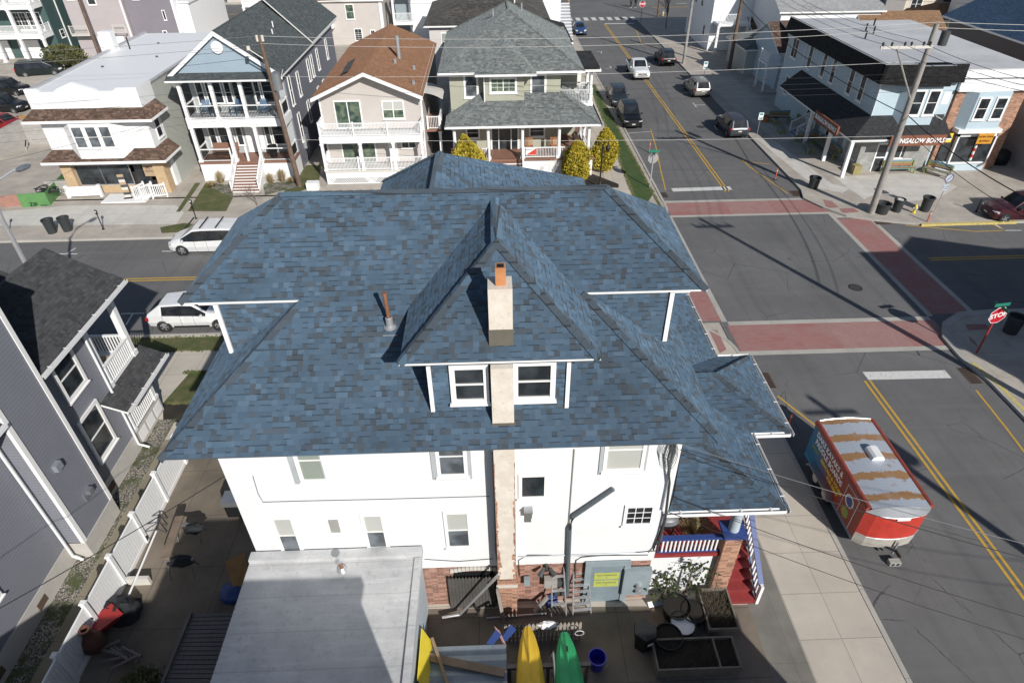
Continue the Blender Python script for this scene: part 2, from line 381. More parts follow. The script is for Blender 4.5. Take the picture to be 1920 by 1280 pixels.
def hip(par,x0,x1,y0,y1,ze,zr,m,run=None,t=.16,fm='trim',name='roof',cap=None):
    w=min(x1-x0,y1-y0)/2; run=run or w; mb=MB()
    if x1-x0>=y1-y0: ym=(y0+y1)/2; a=Vector((x0+run,ym,zr)); b=Vector((x1-run,ym,zr)); F=[[(x0,y0,ze),(x1,y0,ze),b,a],[(x1,y0,ze),(x1,y1,ze),b],[(x1,y1,ze),(x0,y1,ze),a,b],[(x0,y1,ze),(x0,y0,ze),a]]
    else: xm=(x0+x1)/2; a=Vector((xm,y0+run,zr)); b=Vector((xm,y1-run,zr)); F=[[(x0,y0,ze),(x1,y0,ze),a],[(x1,y0,ze),(x1,y1,ze),b,a],[(x1,y1,ze),(x0,y1,ze),b],[(x0,y1,ze),(x0,y0,ze),a,b]]
    for f in F: mb.prism(f,(0,0,-t),0,1)
    o=mb.build(name,[M[m],M[fm]],par)
    cl=[]
    for c,p in (((x0,y0,ze),a),((x1,y0,ze),a if x1-x0<y1-y0 else b),((x0,y1,ze),b if x1-x0<y1-y0 else a),((x1,y1,ze),b),(a,b)):
        if (Vector(c)-Vector(p)).length>.1: cl.append((c,p))
    caps(o,cl,cap or m,.12); return o
def ridge(mb,a,b,w=.15,h=.03,mi=0):
    """folded ridge or hip cap laid over an edge as overlapping pieces"""
    a=Vector(a);b=Vector(b); L=(b-a).length; d=(b-a)/L; s=d.cross(Vector((0,0,1))).normalized(); up=s.cross(d).normalized()
    n=max(1,int(L/.28))
    for i in range(n):
        p=a+d*(L*i/n); q=a+d*(L*(i+1)/n); l0=.012; l1=.026
        # the piece drops on both sides
        dr=w*.55
        vs=[p+up*(h+l0),p+s*w-Vector((0,0,dr-.03-l0)),p-s*w-Vector((0,0,dr-.03-l0)),q+up*(h+l1),q+s*w-Vector((0,0,dr-.03-l1)),q-s*w-Vector((0,0,dr-.03-l1))]
        mb.add(vs,[(0,1,4,3),(0,3,5,2),(0,2,1),(3,4,5)],mi)
def caps(par,prs,m='blue_cap',w=.15):
    for a,b in prs:
        q=MB(); ridge(q,a,b,w); q.build('ridge_cap',M[m],par)
def gutter(par,a,b,w=.12,m='white',ties=True,out=None,name='gutter'):
    a=Vector(a);b=Vector(b);d=(b-a);L=d.length;d/=L; s=Vector((d.y,-d.x,0)).normalized()
    if out is not None and s.dot(Vector(out))<0: s=-s
    mb=MB(); 
    def bx(o0,o1,za,zb,s0=0,s1=L,mi=0):
        vs=[a+d*ss+s*oo+Vector((0,0,zz)) for zz in (za,zb) for oo in (o0,o1) for ss in (s0,s1)]
        mb.add(vs,[(0,2,3,1),(4,5,7,6),(0,1,5,4),(2,6,7,3),(0,4,6,2),(1,3,7,5)],mi)
    bx(.0,.012,-.13,-.01); bx(w-.012,w,-.13,.0); bx(.012,w-.012,-.13,-.115,mi=1)
    if ties:
        n=max(1,int(L/.9))
        for i in range(n): bx(-.05,w,-.004,.008,L*(i+.5)/n-.018,L*(i+.5)/n+.018)
    return mb.build(name,[M[m],M['darkgrey']],par)
def text(par,body,loc,size,m,rot=(0,0,0),ext=.006,name='lettering',align='CENTER',sx=1,sh=0,bold=0):
    c=bpy.data.curves.new(name,'FONT'); c.body=body; c.size=size; c.extrude=ext; c.align_x=align; c.align_y='CENTER'; c.shear=sh; c.offset=bold
    o=bpy.data.objects.new(name,c); col.objects.link(o); bpy.context.view_layer.update()
    me=bpy.data.meshes.new_from_object(o); bpy.data.objects.remove(o); me.materials.clear(); me.materials.append(M[m] if isinstance(m,str) else m)
    o=bpy.data.objects.new(name,me); col.objects.link(o); o.location=loc; o.rotation_euler=rot; o.scale=(sx,1,1)
    if par: o.parent=par
    return o
def blk(name,mb,m,par,**k): return mb.build(name,M[m] if isinstance(m,str) else m,par,**k)
def walls(par,x0,x1,y0,y1,z0,z1,m,name='wall'):
    return MB().box(x0,x1,y0,y1,z0,z1).build(name,M[m],par)
def gabwall(par,F,u0,u1,ur,z0,ze,zr,m,th=.15,name='gable_wall'):
    mb=MB(); mb.prism([F.p(u0,z0),F.p(u1,z0),F.p(u1,ze),F.p(ur,zr),F.p(u0,ze)],-F.n*th); return mb.build(name,M[m],par)
M['offgrey']=paint((.35,.34,.32,1),.6); M['grey2']=paint((.42,.45,.47,1),.6); M['spout']=paint((.10,.125,.14,1),.5)
M['lead']=paint((.17,.155,.125,1),.6,.2,var=.25); M['terra']=paint((.55,.24,.1,1),.75,var=.3); M['copper']=paint((.36,.17,.1,1),.5,.3,var=.3)
M['oldwood']=siding('old_picket_wood',(.12,.115,.11,1),.107,.2,True,.4); M['greyblue']=paint((.21,.27,.31,1),.6,var=.2); M['greyblue2']=paint((.27,.33,.36,1),.6,var=.15)
M['limegreen']=paint((.45,.5,.12,1),.6); M['redstep']=paint((.30,.045,.045,1),.5,var=.2); M['redriser']=paint((.22,.03,.03,1),.55,var=.2)
M['palewall']=paint((.45,.52,.58,1),.7,var=.15)
def _stucco():
    t=NT('chimney_stucco'); o=t.obj(); n=t.noise(o,2.5,6,.7); n2=t.noise(o,14,3,.7); x,y,z=t.sep(o)
    c=t.mix(t.maprange(n,.4,.7),(.58,.49,.43,1),(.66,.61,.55,1)); c=t.mix(t.maprange(n2,.62,.7,0,.5),c,(.38,.34,.26,1))
    t.base(c); t.bump(n2,.4,.01); return t.done(.9)
M['stucco']=_stucco()
def _silver():
    t=NT('silver_roof_coating'); o=t.obj(); n=t.noise(o,.7,6,.65); n2=t.noise(o,6,5,.75); n3=t.noise(o,30,2,.6)
    c=t.mix(t.maprange(n,.35,.7),(.33,.345,.36,1),(.5,.51,.53,1)); c=t.mix(t.maprange(n2,.55,.75,0,.5),c,(.24,.24,.24,1)); c=t.mix(t.maprange(n3,.72,.76,0,.8),c,(.07,.07,.07,1))
    t.base(c); t.bump(n2,.3,.01); return t.done(.6,.1)
M['silverroof']=_silver()
def _flat(name,c,d=.3):
    t=NT(name); o=t.obj(); n=t.noise(o,.35,6,.65); x,y,z=t.sep(o); s=t.math('LESS_THAN',t.math('FRACT',t.math('DIVIDE',x,.9)),.03)
    cc=t.mix(t.maprange(n,.4,.75),c,sc_(c,1-d)); cc=t.mix(t.math('MULTIPLY',s,.18),cc,G(.15)); t.base(cc); return t.done(.7)
M['flatroof']=_flat('flat_roof_membrane',(.48,.49,.51,1),.22); M['flatroof2']=_flat('pale_flat_roof',(.55,.56,.57,1),.25)
M['rust']=paint((.13,.085,.06,1),.8,var=.3); M['yard2']=concrete('grey_concrete',(.235,.225,.2,1),3,3.2,.35,.3); M['yardtan']=concrete('tan_path',(.30,.27,.2,1),1.2,1.6,.3,.5)
M['offwall']=paint((.50,.48,.45,1),.75,var=.12); M['card']=paint((.42,.31,.2,1),.8); M['shopdark']=paint((.05,.04,.035,1),.8,var=.6,scale=1.2)
M['bluegrey']=siding('porch_siding',(.42,.45,.46,1),.14,.2); M['bluesiding2']=siding('gable_siding',(.33,.42,.50,1),.16,.3); M['bluechair']=paint((.09,.17,.28,1),.5); M['tanwood']=paint((.42,.2,.1,1),.6); M['signred']=paint((.6,.06,.03,1),.5)
for k in ('blue_sh',):
    M['blue_sh']=shingles('blue_shingles',[(0,(.085,.155,.245)),(.30,(.108,.187,.285)),(.44,(.068,.125,.20)),(.62,(.098,.122,.15)),(.80,(.064,.09,.125)),(.91,(.13,.215,.32))],w=.125,row=.145)
M['asphalt']=asphalt('asphalt',.125,(1,1,1.01))
M['signbrown']=paint((.24,.09,.05,1),.6,var=.25); M['door']=paint((.25,.27,.3,1),.5); M['bluestep']=paint((.25,.3,.36,1),.6); M['orange']=paint((.62,.3,.03,1),.6); M['darkred']=paint((.25,.05,.01,1),.6); M['yellow']=paint((.75,.6,.05,1),.5)
M['stg']=paint((.16,.42,.36,1),.6,var=.25); M['sto']=paint((.58,.25,.1,1),.6,var=.25); M['sty']=paint((.62,.5,.12,1),.6,var=.25); M['stb']=paint((.22,.42,.5,1),.6,var=.25); M['stlime']=paint((.42,.5,.08,1),.6)
M['dgsiding']=siding('charcoal_siding',(.12,.11,.11,1),.13,.3); M['palewall2']=paint((.42,.41,.4,1),.8,var=.15); M['palewall3']=paint((.27,.26,.26,1),.8,var=.1); M['pinkwall']=siding('pink_white_siding',(.62,.58,.57,1),.18,.2)
M['slatesiding2']=siding('purple_grey_siding',(.235,.22,.255,1),.13,.3); M['olddark_sh']=shingles('old_dark_shingles',[(0,(.075,.072,.068)),(.4,(.1,.095,.09)),(.7,(.055,.052,.05))],fade=.35); M['lgrey_sh']=shingles('light_grey_shingles',[(0,(.36,.37,.38)),(.5,(.33,.34,.35))],lineamt=.1); M['tan_sh']=shingles('tan_shingles',[(0,(.32,.2,.12)),(.5,(.28,.17,.1))],lineamt=.12)
M['zipgreen']=paint((.10,.33,.08,1),.6,var=.15); M['darkgreen']=paint((.01,.05,.015,1),.7); M['redboard']=paint((.45,.2,.15,1),.8,var=.15); M['tanply']=paint((.36,.2,.07,1),.75,var=.25)
M['tanpole']=paint((.35,.2,.12,1),.85,var=.3); M['wiregrey']=paint((.2,.2,.21,1),.5); M['wirepale']=paint((.55,.55,.53,1),.5); M['wiredark']=paint((.06,.06,.065,1),.6); M['wireblack']=paint((.015,.015,.017,1),.6)
M['dorange']=paint((.62,.13,.06,1),.5); M['bin']=paint((.035,.04,.043,1),.5); M['stopred']=paint((.5,.015,.03,1),.45); M['sgreen']=paint((.02,.2,.14,1),.5); M['sgreen2']=paint((.05,.3,.3,1),.5); M['purple']=paint((.12,.09,.2,1),.5)
M['greywood']=siding('grey_wood',(.19,.17,.165,1),.2,.3,True,.3); M['beam']=paint((.34,.26,.2,1),.85,var=.35,scale=2); M['palewood']=paint((.36,.33,.29,1),.85,var=.3,scale=4); M['planterwood']=paint((.22,.20,.17,1),.85,var=.35,scale=3); M['tanply2']=paint((.4,.29,.18,1),.8,var=.2)
M['blackcloth']=paint((.02,.022,.026,1),.9); M['redtray']=paint((.4,.03,.03,1),.5); M['clay']=paint((.22,.09,.06,1),.7,var=.3); M['teal']=paint((.02,.28,.3,1),.4); M['kyellow']=paint((.72,.46,.02,1),.45,var=.1); M['kgreen']=paint((.02,.42,.14,1),.45,var=.1)
M['corr']=paint((.26,.31,.36,1),.5,.3,var=.2); M['bucket']=paint((.015,.03,.42,1),.35); M['bluebag']=paint((.04,.08,.25,1),.7); M['strawd']=paint((.22,.18,.12,1),.9,var=.3); M['pinkc']=paint((.6,.35,.33,1),.7)
M['blue_sh']=shingles('blue_shingles',[(0,(.076,.132,.202)),(.30,(.095,.157,.232)),(.46,(.063,.110,.170)),(.62,(.083,.103,.128)),(.80,(.056,.080,.110)),(.92,(.112,.180,.262))],w=.10,row=.14,gran=.1,fade=.16)
M['walk']=concrete('sidewalk_concrete',(.56,.51,.44,1),1.37,1.61,.18,.5,ox=9.47,oy=10.32); M['walk2']=concrete('old_concrete',(.47,.44,.40,1),2.2,1.9,.35); M['yard']=concrete('yard_concrete',(.36,.31,.25,1),2.3,2.3,.4,.7,ox=-.9)
M['redpaint']=linepaint('red_crossing_paint',(.36,.145,.135,1),.12); M['pinkbrick']=brickm('paved_brick',(.34,.185,.17,1),(.37,.21,.19,1),(.28,.2,.19,1),.2,.1,.35)
M['gsiding']=siding('grey_siding',(.20,.20,.235,1),.12,.5)
M['blue_sh']=shingles('blue_shingles',[(0,(.074,.126,.190)),(.30,(.092,.150,.220)),(.46,(.062,.104,.155)),(.62,(.076,.102,.134)),(.80,(.058,.080,.108)),(.92,(.115,.185,.270))],w=.115,row=.162,gran=.14,fade=.18)
M['clay']=paint((.12,.05,.035,1),.7,var=.3); M['stg']=paint((.16,.32,.28,1),.6,var=.3); M['sto']=paint((.42,.2,.1,1),.6,var=.3); M['sty']=paint((.46,.38,.13,1),.6,var=.3); M['stb']=paint((.2,.34,.4,1),.6,var=.3); M['stlime']=paint((.28,.34,.08,1),.6,var=.2)
M['beam']=paint((.24,.185,.14,1),.85,var=.35,scale=2); M['tanply2']=paint((.28,.2,.13,1),.8,var=.2); M['gsiding']=siding('grey_siding',(.195,.21,.245,1),.12,.5)
M['iron']=paint((.07,.065,.06,1),.6,.3)
M['blue_sh']=shingles('blue_shingles',[(0,(.080,.130,.190)),(.30,(.092,.146,.208)),(.46,(.069,.112,.162)),(.62,(.080,.106,.138)),(.80,(.064,.088,.118)),(.93,(.110,.172,.245))],w=.10,row=.152,gran=.14,fade=.2,lineamt=.3)
M['dark_sh']=shingles('charcoal_shingles',[(0,(.054,.056,.06)),(.35,(.048,.050,.054)),(.6,(.062,.064,.068)),(.85,(.042,.044,.047))],lineamt=.2,w=.12)
M['yard']=concrete('yard_concrete',(.25,.21,.165,1),2.3,2.3,.5,.7,ox=-.9,scale=.45)
def _stucco2():
    t=NT('chimney_stucco'); o=t.obj(); n=t.noise(o,2.5,6,.7); n2=t.noise(o,9,4,.75)
    c=t.mix(t.maprange(n,.4,.7),(.60,.54,.47,1),(.72,.67,.60,1)); c=t.mix(t.maprange(n2,.58,.7,0,.55),c,(.36,.33,.26,1)); t.base(c); t.bump(n2,.4,.01); return t.done(.9)
M['stucco']=_stucco2()
def _silver2():
    t=NT('silver_roof_coating'); o=t.obj(); x,y,z=t.sep(o); n=t.noise(o,.7,6,.65); n2=t.noise(o,4,6,.8); n3=t.noise(o,22,2,.6)
    st=t.noise(t.comb(t.math('MULTIPLY',x,.5),t.math('MULTIPLY',y,5.0),0),1.2,4,.6)
    c=t.mix(t.maprange(n,.35,.7),(.42,.43,.44,1),(.60,.60,.60,1)); c=t.mix(t.maprange(st,.5,.7,0,.45),c,(.68,.68,.69,1)); c=t.mix(t.maprange(n2,.54,.72,0,.6),c,(.27,.265,.25,1)); c=t.mix(t.maprange(n3,.70,.73,0,.9),c,(.06,.06,.06,1))
    sm=t.math('LESS_THAN',t.math('FRACT',t.math('DIVIDE',t.math('ADD',y,t.math('MULTIPLY',n,.05)),1.05)),.02); c=t.mix(t.math('MULTIPLY',sm,.4),c,G(.2)); t.base(c); t.bump(n2,.4,.012); return t.done(.55,.1)
M['silverroof']=_silver2()
def asphalt2():
    t=NT('asphalt'); o=t.obj(); x,y,z=t.sep(o); v=.125; c=(v,v,v*1.01,1); n=t.noise(o,.22,6,.65); n2=t.noise(o,45,2,.8); n3=t.noise(o,2.0,5,.75)
    cc=t.mix(t.maprange(n,.35,.68),sc_(c,.72),sc_(c,1.12)); cc=t.mix(t.maprange(n2,.3,.75,0,.5),cc,sc_(c,1.9)); cc=t.mix(t.maprange(n3,.6,.74,0,.4),cc,sc_(c,.5))
    s1=t.noise(t.comb(t.math('MULTIPLY',x,1.6),t.math('MULTIPLY',y,.05),0),1,4,.6); cc=t.mix(t.maprange(s1,.5,.72,0,.35),cc,sc_(c,.62))
    s2=t.noise(t.comb(t.math('MULTIPLY',x,.05),t.math('MULTIPLY',y,1.6),3),1,4,.6); cc=t.mix(t.maprange(s2,.5,.72,0,.3),cc,sc_(c,1.45))
    vo=t.n('ShaderNodeTexVoronoi',feature='DISTANCE_TO_EDGE'); t.l(t.mix(.16,o,t.noise(o,.8,5,.75,'Color')),vo.inputs['Vector']); vo.inputs['Scale'].default_value=.3
    cc=t.mix(t.math('MULTIPLY',t.math('LESS_THAN',vo.outputs['Distance'],.0035),t.maprange(n,.48,.56,0,.7)),cc,G(.025))
    n4=t.noise(o,1.1,3,.5); cc=t.mix(t.maprange(n4,.70,.78,0,.5),cc,G(.04)); t.base(cc); t.bump(n2,.25,.01); return t.done(.88,spec=.3)
M['asphalt']=asphalt2()
def redcross():
    t=NT('red_crossing_paint'); b=t.n('ShaderNodeTexBrick'); t.l(t.obj(),b.inputs['Vector']); b.inputs['Scale'].default_value=1; b.inputs['Brick Width'].default_value=.24; b.inputs['Row Height'].default_value=.12; b.inputs['Mortar Size'].default_value=.008
    b.inputs['Color1'].default_value=(.33,.12,.11,1); b.inputs['Color2'].default_value=(.35,.135,.125,1); b.inputs['Mortar'].default_value=(.27,.1,.09,1); n=t.noise(t.obj(),.9,6,.7); n2=t.noise(t.obj(),14,4,.8)
    c=t.mix(t.maprange(n,.45,.72,0,.6),b.outputs['Color'],(.27,.17,.16,1)); c=t.mix(t.maprange(n2,.58,.72,0,.5),c,(.17,.13,.13,1)); t.base(c); return t.done(.8)
M['redpaint']=redcross()
M['blue_sh']=shingles('blue_shingles',[(0,(.090,.150,.222)),(.50,(.082,.135,.198)),(.60,(.076,.104,.136)),(.76,(.088,.118,.152)),(.84,(.118,.188,.272))],w=.145,row=.152,gran=.14,fade=.2,lineamt=.42)
M['blue_cap']=shingles('blue_ridge_caps',[(0,(.075,.098,.125)),(.4,(.085,.14,.2)),(.65,(.07,.09,.112))],row=.28,w=.6)
M['blue_sh']=shingles('blue_shingles',[(0,(.088,.145,.213)),(.54,(.080,.130,.190)),(.62,(.080,.106,.136)),(.80,(.070,.092,.118)),(.87,(.112,.178,.258))],w=.15,row=.152,gran=.14,fade=.2,lineamt=.45,merge=.78)
M['orange_sh']=shingles('orange_brown_shingles',[(0,(.205,.112,.066)),(.4,(.19,.10,.06)),(.7,(.23,.125,.075))],lineamt=.12,w=.2,merge=.8)
M['walk2']=concrete('old_concrete',(.50,.455,.40,1),2.2,1.9,.3,.4)
M['lightwalk']=concrete('light_concrete',(.62,.60,.56,1),1.5,1.5,.2,.4); M['sty']=paint((.34,.29,.13,1),.6,var=.3)
def brick2(name,c1,c2,mortar,wash=.5):
    t=NT(name); b=t.n('ShaderNodeTexBrick'); t.l(t.uv(),b.inputs['Vector']); b.inputs['Scale'].default_value=1; b.inputs['Brick Width'].default_value=.22; b.inputs['Row Height'].default_value=.075; b.inputs['Mortar Size'].default_value=.01
    b.inputs['Color1'].default_value=c1; b.inputs['Color2'].default_value=c2; b.inputs['Mortar'].default_value=mortar; n=t.noise(t.obj(),1.6,6,.75); n2=t.noise(t.obj(),5,5,.8); u,v,_=t.sep(t.uv()); cell=t.white(t.comb(t.math('FLOOR',t.math('DIVIDE',u,.22)),t.math('FLOOR',t.math('DIVIDE',v,.075)),1))
    c=t.mix(1.0,b.outputs['Color'],t.ramp(cell,[(0,G(.55)),(1,G(1.25))]),'MULTIPLY'); c=t.mix(t.maprange(n2,.55,.75,0,wash),c,(.55,.5,.45,1)); c=t.mix(t.maprange(n,.5,.8,0,.6),c,(.09,.055,.045,1)); t.base(c); t.bump(b.outputs['Fac'],-.5,.012); return t.done(.88)
M['brick']=brick2('red_brick',(.27,.12,.085,1),(.35,.175,.125,1),(.36,.31,.27,1)); M['orangebrick']=brick2('orange_brick',(.36,.17,.10,1),(.42,.22,.13,1),(.4,.33,.27,1),.25)
def pebbles():
    t=NT('pebbles'); o=t.obj(); v=t.n('ShaderNodeTexVoronoi'); t.l(o,v.inputs['Vector']); v.inputs['Scale'].default_value=13; n=t.noise(o,1.3,5,.7); w=t.white(v.outputs['Position'])
    c=t.mix(t.maprange(v.outputs['Distance'],.1,.6),t.ramp(w,[(0,(.16,.14,.11)),(.5,(.5,.46,.38)),(1,(.7,.66,.58))]),G(.05)); c=t.mix(t.maprange(n,.5,.62,0,.85),c,(.07,.09,.03,1)); t.base(c); t.bump(v.outputs['Distance'],-.6,.03); return t.done(.95)
M['gravel']=pebbles()
M['gsiding']=siding('grey_siding',(.235,.245,.285,1),.13,.6)
M['blue_sh']=shingles('blue_shingles',[(0,(.090,.147,.215)),(.54,(.083,.134,.196)),(.64,(.086,.114,.146)),(.80,(.076,.100,.128)),(.87,(.108,.172,.248))],w=.145,row=.146,gran=.16,fade=.22,lineamt=.34,merge=.8)
M['brick']=brick2('red_brick',(.30,.13,.09,1),(.34,.16,.115,1),(.34,.27,.23,1),.28); M['orangebrick']=brick2('orange_brick',(.38,.175,.105,1),(.42,.21,.13,1),(.38,.29,.23,1),.12)
M['kyellow']=paint((.70,.45,.03,1),.62,var=.3,scale=1.5); M['kgreen']=paint((.02,.38,.14,1),.62,var=.3,scale=1.5)
M['soil']=grassm('soil',(.02,.017,.013,1),(.05,.042,.03,1))
def redcross2():
    t=NT('red_crossing_paint'); b=t.n('ShaderNodeTexBrick'); t.l(t.obj(),b.inputs['Vector']); b.inputs['Scale'].default_value=1; b.inputs['Brick Width'].default_value=.3; b.inputs['Row Height'].default_value=.15; b.inputs['Mortar Size'].default_value=.012
    b.inputs['Color1'].default_value=(.31,.135,.125,1); b.inputs['Color2'].default_value=(.35,.165,.15,1); b.inputs['Mortar'].default_value=(.25,.12,.11,1); n=t.noise(t.obj(),.5,6,.7); n2=t.noise(t.obj(),9,5,.8)
    c=t.mix(t.maprange(n,.42,.7,0,.65),b.outputs['Color'],(.30,.22,.2,1)); c=t.mix(t.maprange(n2,.55,.72,0,.5),c,(.18,.145,.14,1)); t.base(c); return t.done(.85)
M['redpaint']=redcross2()
def pebbles2():
    t=NT('pebbles'); o=t.obj(); v=t.n('ShaderNodeTexVoronoi'); t.l(o,v.inputs['Vector']); v.inputs['Scale'].default_value=22; n=t.noise(o,1.6,5,.7); w=t.white(v.outputs['Position'])
    c=t.mix(t.maprange(v.outputs['Distance'],.2,.7),t.ramp(w,[(0,(.18,.16,.12)),(.5,(.42,.38,.31)),(1,(.6,.56,.48))]),G(.06)); c=t.mix(t.maprange(n,.46,.6,0,.9),c,(.06,.075,.025,1)); t.base(c); t.bump(v.outputs['Distance'],-.5,.02); return t.done(.95)
M['gravel']=pebbles2()
M['darksoil']=paint((.018,.015,.012,1),.95); M['strawd']=paint((.11,.09,.06,1),.9,var=.4); M['greengrass']=grassm('green_grass',(.045,.095,.02,1),(.085,.115,.035,1))
M['grass']=grassm('grass',(.075,.10,.028,1),(.17,.15,.07,1)); M['zipgreen']=paint((.11,.27,.09,1),.7,var=.2); M['redboard']=paint((.36,.19,.15,1),.85,var=.2)
M['wsiding']=siding('white_siding',(.81,.83,.845,1),.14,.07,dirt=.06,bumpk=.25)
# ============================================================ main house with the blue roof
H=thing('blue_roof_house','large white house with a blue shingle hip roof in the middle of the picture','house',(0,12,0))
Hi=H; H_off=Vector((0,12,0))
# keep part coordinates in world metres: parent inverse handled by shifting the root back
H.location=(0,0,0)
walls(H,-7.6,4.8,12,22,2.3,8.5,'wsiding')
BB=MB().box(-7.55,4.75,12.04,22,-.1,2.3); BB.build('brick_base',M['brick'],H)
def bay():
    mb=MB().box(-8.0,-7.6,12.75,16.5,0,8.2); mb.build('bay',M['wsiding'],H)
bay()
TP=.7515
def ZF(y): return 8.5+TP*(y-11.2)
x0,x1,y0,y1,E1=-8.53,5.65,11.2,22.9,8.5
ux0,ux1,uy0,uy1,E2=-8.5,5.72,14.5,19.6,ZF(14.5)
RZ=ZF(17.05); rl,rr=-6.02,3.2
hl=x0+3.3; hr=x1-3.3
mb=MB(); D=(0,0,-.045)
front=[(x0,y0,E1),(x1,y0,E1),(hr,uy0,E2),(ux1,uy0,E2),(rr,17.05,RZ),(rl,17.05,RZ),(ux0,uy0,E2),(hl,uy0,E2)]
mb.prism(front,D,0,1)
mb.prism([(x,34.1-y,z) for x,y,z in front],D,0,1)
mb.prism([(x0,y0,E1),(hl,uy0,E2),(hl,uy1,E2),(x0,y1,E1)],D,0,1)
mb.prism([(x1,y0,E1),(hr,uy0,E2),(hr,uy1,E2),(x1,y1,E1)],D,0,1)
mb.prism([(ux0,uy0,E2),(rl,17.05,RZ),(ux0,uy1,E2)],D,0,1)
mb.prism([(ux1,uy0,E2),(rr,17.05,RZ),(ux1,uy1,E2)],D,0,1)
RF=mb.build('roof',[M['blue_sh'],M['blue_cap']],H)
# soffit slabs under both eaves
MB().box(x0+.4,x1-.4,y0+.4,y1-.4,8.3,8.38).build('soffit',M['trim'],H)
mb=MB().box(ux0+.4,ux1-.4,uy0+.15,uy1-.15,10.78,10.84); mb.build('soffit',M['trim'],H)
# side dormer walls in shingle
MB().box(-7.6,-4.9,14.6,19.5,8.6,10.8).build('dormer_wall',M['blue_sh'],H); MB().box(2.0,4.8,14.6,19.5,8.6,10.8).build('dormer_wall',M['blue_sh'],H)
mb=MB().box(-7.66,-7.54,14.54,14.66,9.2,10.85); mb.build('corner_board',M['trim'],H)
mb=MB().box(4.74,4.86,14.54,14.66,9.2,10.85); mb.build('corner_board',M['trim'],H)
# front dormer
dz=10.8; dx0,dx1,dy=-2.38,2.44,11.86; ax,ay,az=.03,14.27,12.72
yb=11.2+(az-8.5)/TP; ye=11.2+(dz-8.5)/TP
DR=MB(); d2=(0,0,-.1)
DR.prism([(dx0,dy,dz),(dx1,dy,dz),(ax,ay,az)],d2,0,1)
DR.prism([(dx0,dy,dz),(ax,ay,az),(ax,yb+.02,az),(dx0,ye+.02,dz)],d2,0,1)
DR.prism([(dx1,dy,dz),(ax,ay,az),(ax,yb+.02,az),(dx1,ye+.02,dz)],d2,0,1)
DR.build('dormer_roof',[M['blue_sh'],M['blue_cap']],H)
MB().box(dx0+.3,dx1-.3,dy+.12,ye,dz-.18,dz-.13).build('soffit',M['trim'],H)
MB().box(-1.68,1.75,12.0,16.5,8.6,dz-.15).build('dormer_wall',M['blue_sh'],H)
for xx in (-1.71,1.70): 
    MB().box(xx-.05,xx+.05,11.94,12.04,9.13,dz-.2).build('corner_board',M['trim'],H)
winF(H,11.995,841,683,918,752,trim=.13,depth=.07,label='dormer window left of the chimney'); winF(H,11.995,961,676,1040,747,trim=.13,depth=.07,label='dormer window right of the chimney')
# rear dormer
q=MB(); rx=-1.75; ry=20.45
q.prism([(-4.15,22.8,dz),(rx,ry,12.72),(rx,34.1-yb,12.72),(-4.15,34.1-ye,dz)],d2,0,1)
q.prism([(.65,22.8,dz),(rx,ry,12.72),(rx,34.1-yb,12.72),(.65,34.1-ye,dz)],d2,0,1)
q.prism([(-4.15,22.8,dz),(.65,22.8,dz),(rx,ry,12.72)],d2,0,1)
# wide lower rear hip seen to the right of the peak
q.prism([(rx,ry,12.72),(3.4,22.9,10.7),(3.4,19.6,10.9),(rx,17.4,12.66)],d2,0,1)
q.build('dormer_roof',[M['blue_sh'],M['trim']],H)
MB().box(-3.5,0,19,22,8.6,10.6).build('dormer_wall',M['blue_sh'],H)
# ridge and hip caps
caps(RF,[((x0,y0,E1),(hl,uy0,E2)),((x1,y0,E1),(hr,uy0,E2)),((ux0,uy0,E2),(rl,17.05,RZ)),((ux1,uy0,E2),(rr,17.05,RZ)),((rl,17.05,RZ),(rr,17.05,RZ)),
            ((dx0,dy,dz),(ax,ay,az)),((dx1,dy,dz),(ax,ay,az)),((ax,ay,az),(ax,yb,az)),((rx,17.6,12.72),(rx,ry,12.72)),((-4.15,22.8,dz),(rx,ry,12.72))])
# thin white fascia line at the eaves
MB().box(ux0,hl,uy0-.02,uy0-.002,E2-.055,E2-.012).build('fascia',M['trim'],RF); MB().box(hr,ux1,uy0-.02,uy0-.002,E2-.055,E2-.012).build('fascia',M['trim'],RF); MB().box(dx0,dx1,dy-.02,dy-.002,dz-.055,dz-.015).build('fascia',M['trim'],RF)
# windows on the white wall
WY=11.995
for b,k in [((540,820,620,900),dict(upper='curtain',glass='curtain')),((812,815,878,890),dict(upper='glass2',glass='glass2')),((1138,800,1205,880),dict(upper='blind',glass='blind')),
          ((505,968,572,1034),dict(upper='blind',glass='glass2')),((674,962,732,1026),dict(upper='blind',glass='glass2')),((830,958,886,1024),dict(upper='blind',glass='glass2')),((972,888,1026,932),dict(glass='glass',rows=1,munt=None)),
          ((1172,946,1223,982),dict(glass='glass',rows=1,munt=(3,3)))]:
    winF(H,WY,*b,trim=.1,**k)
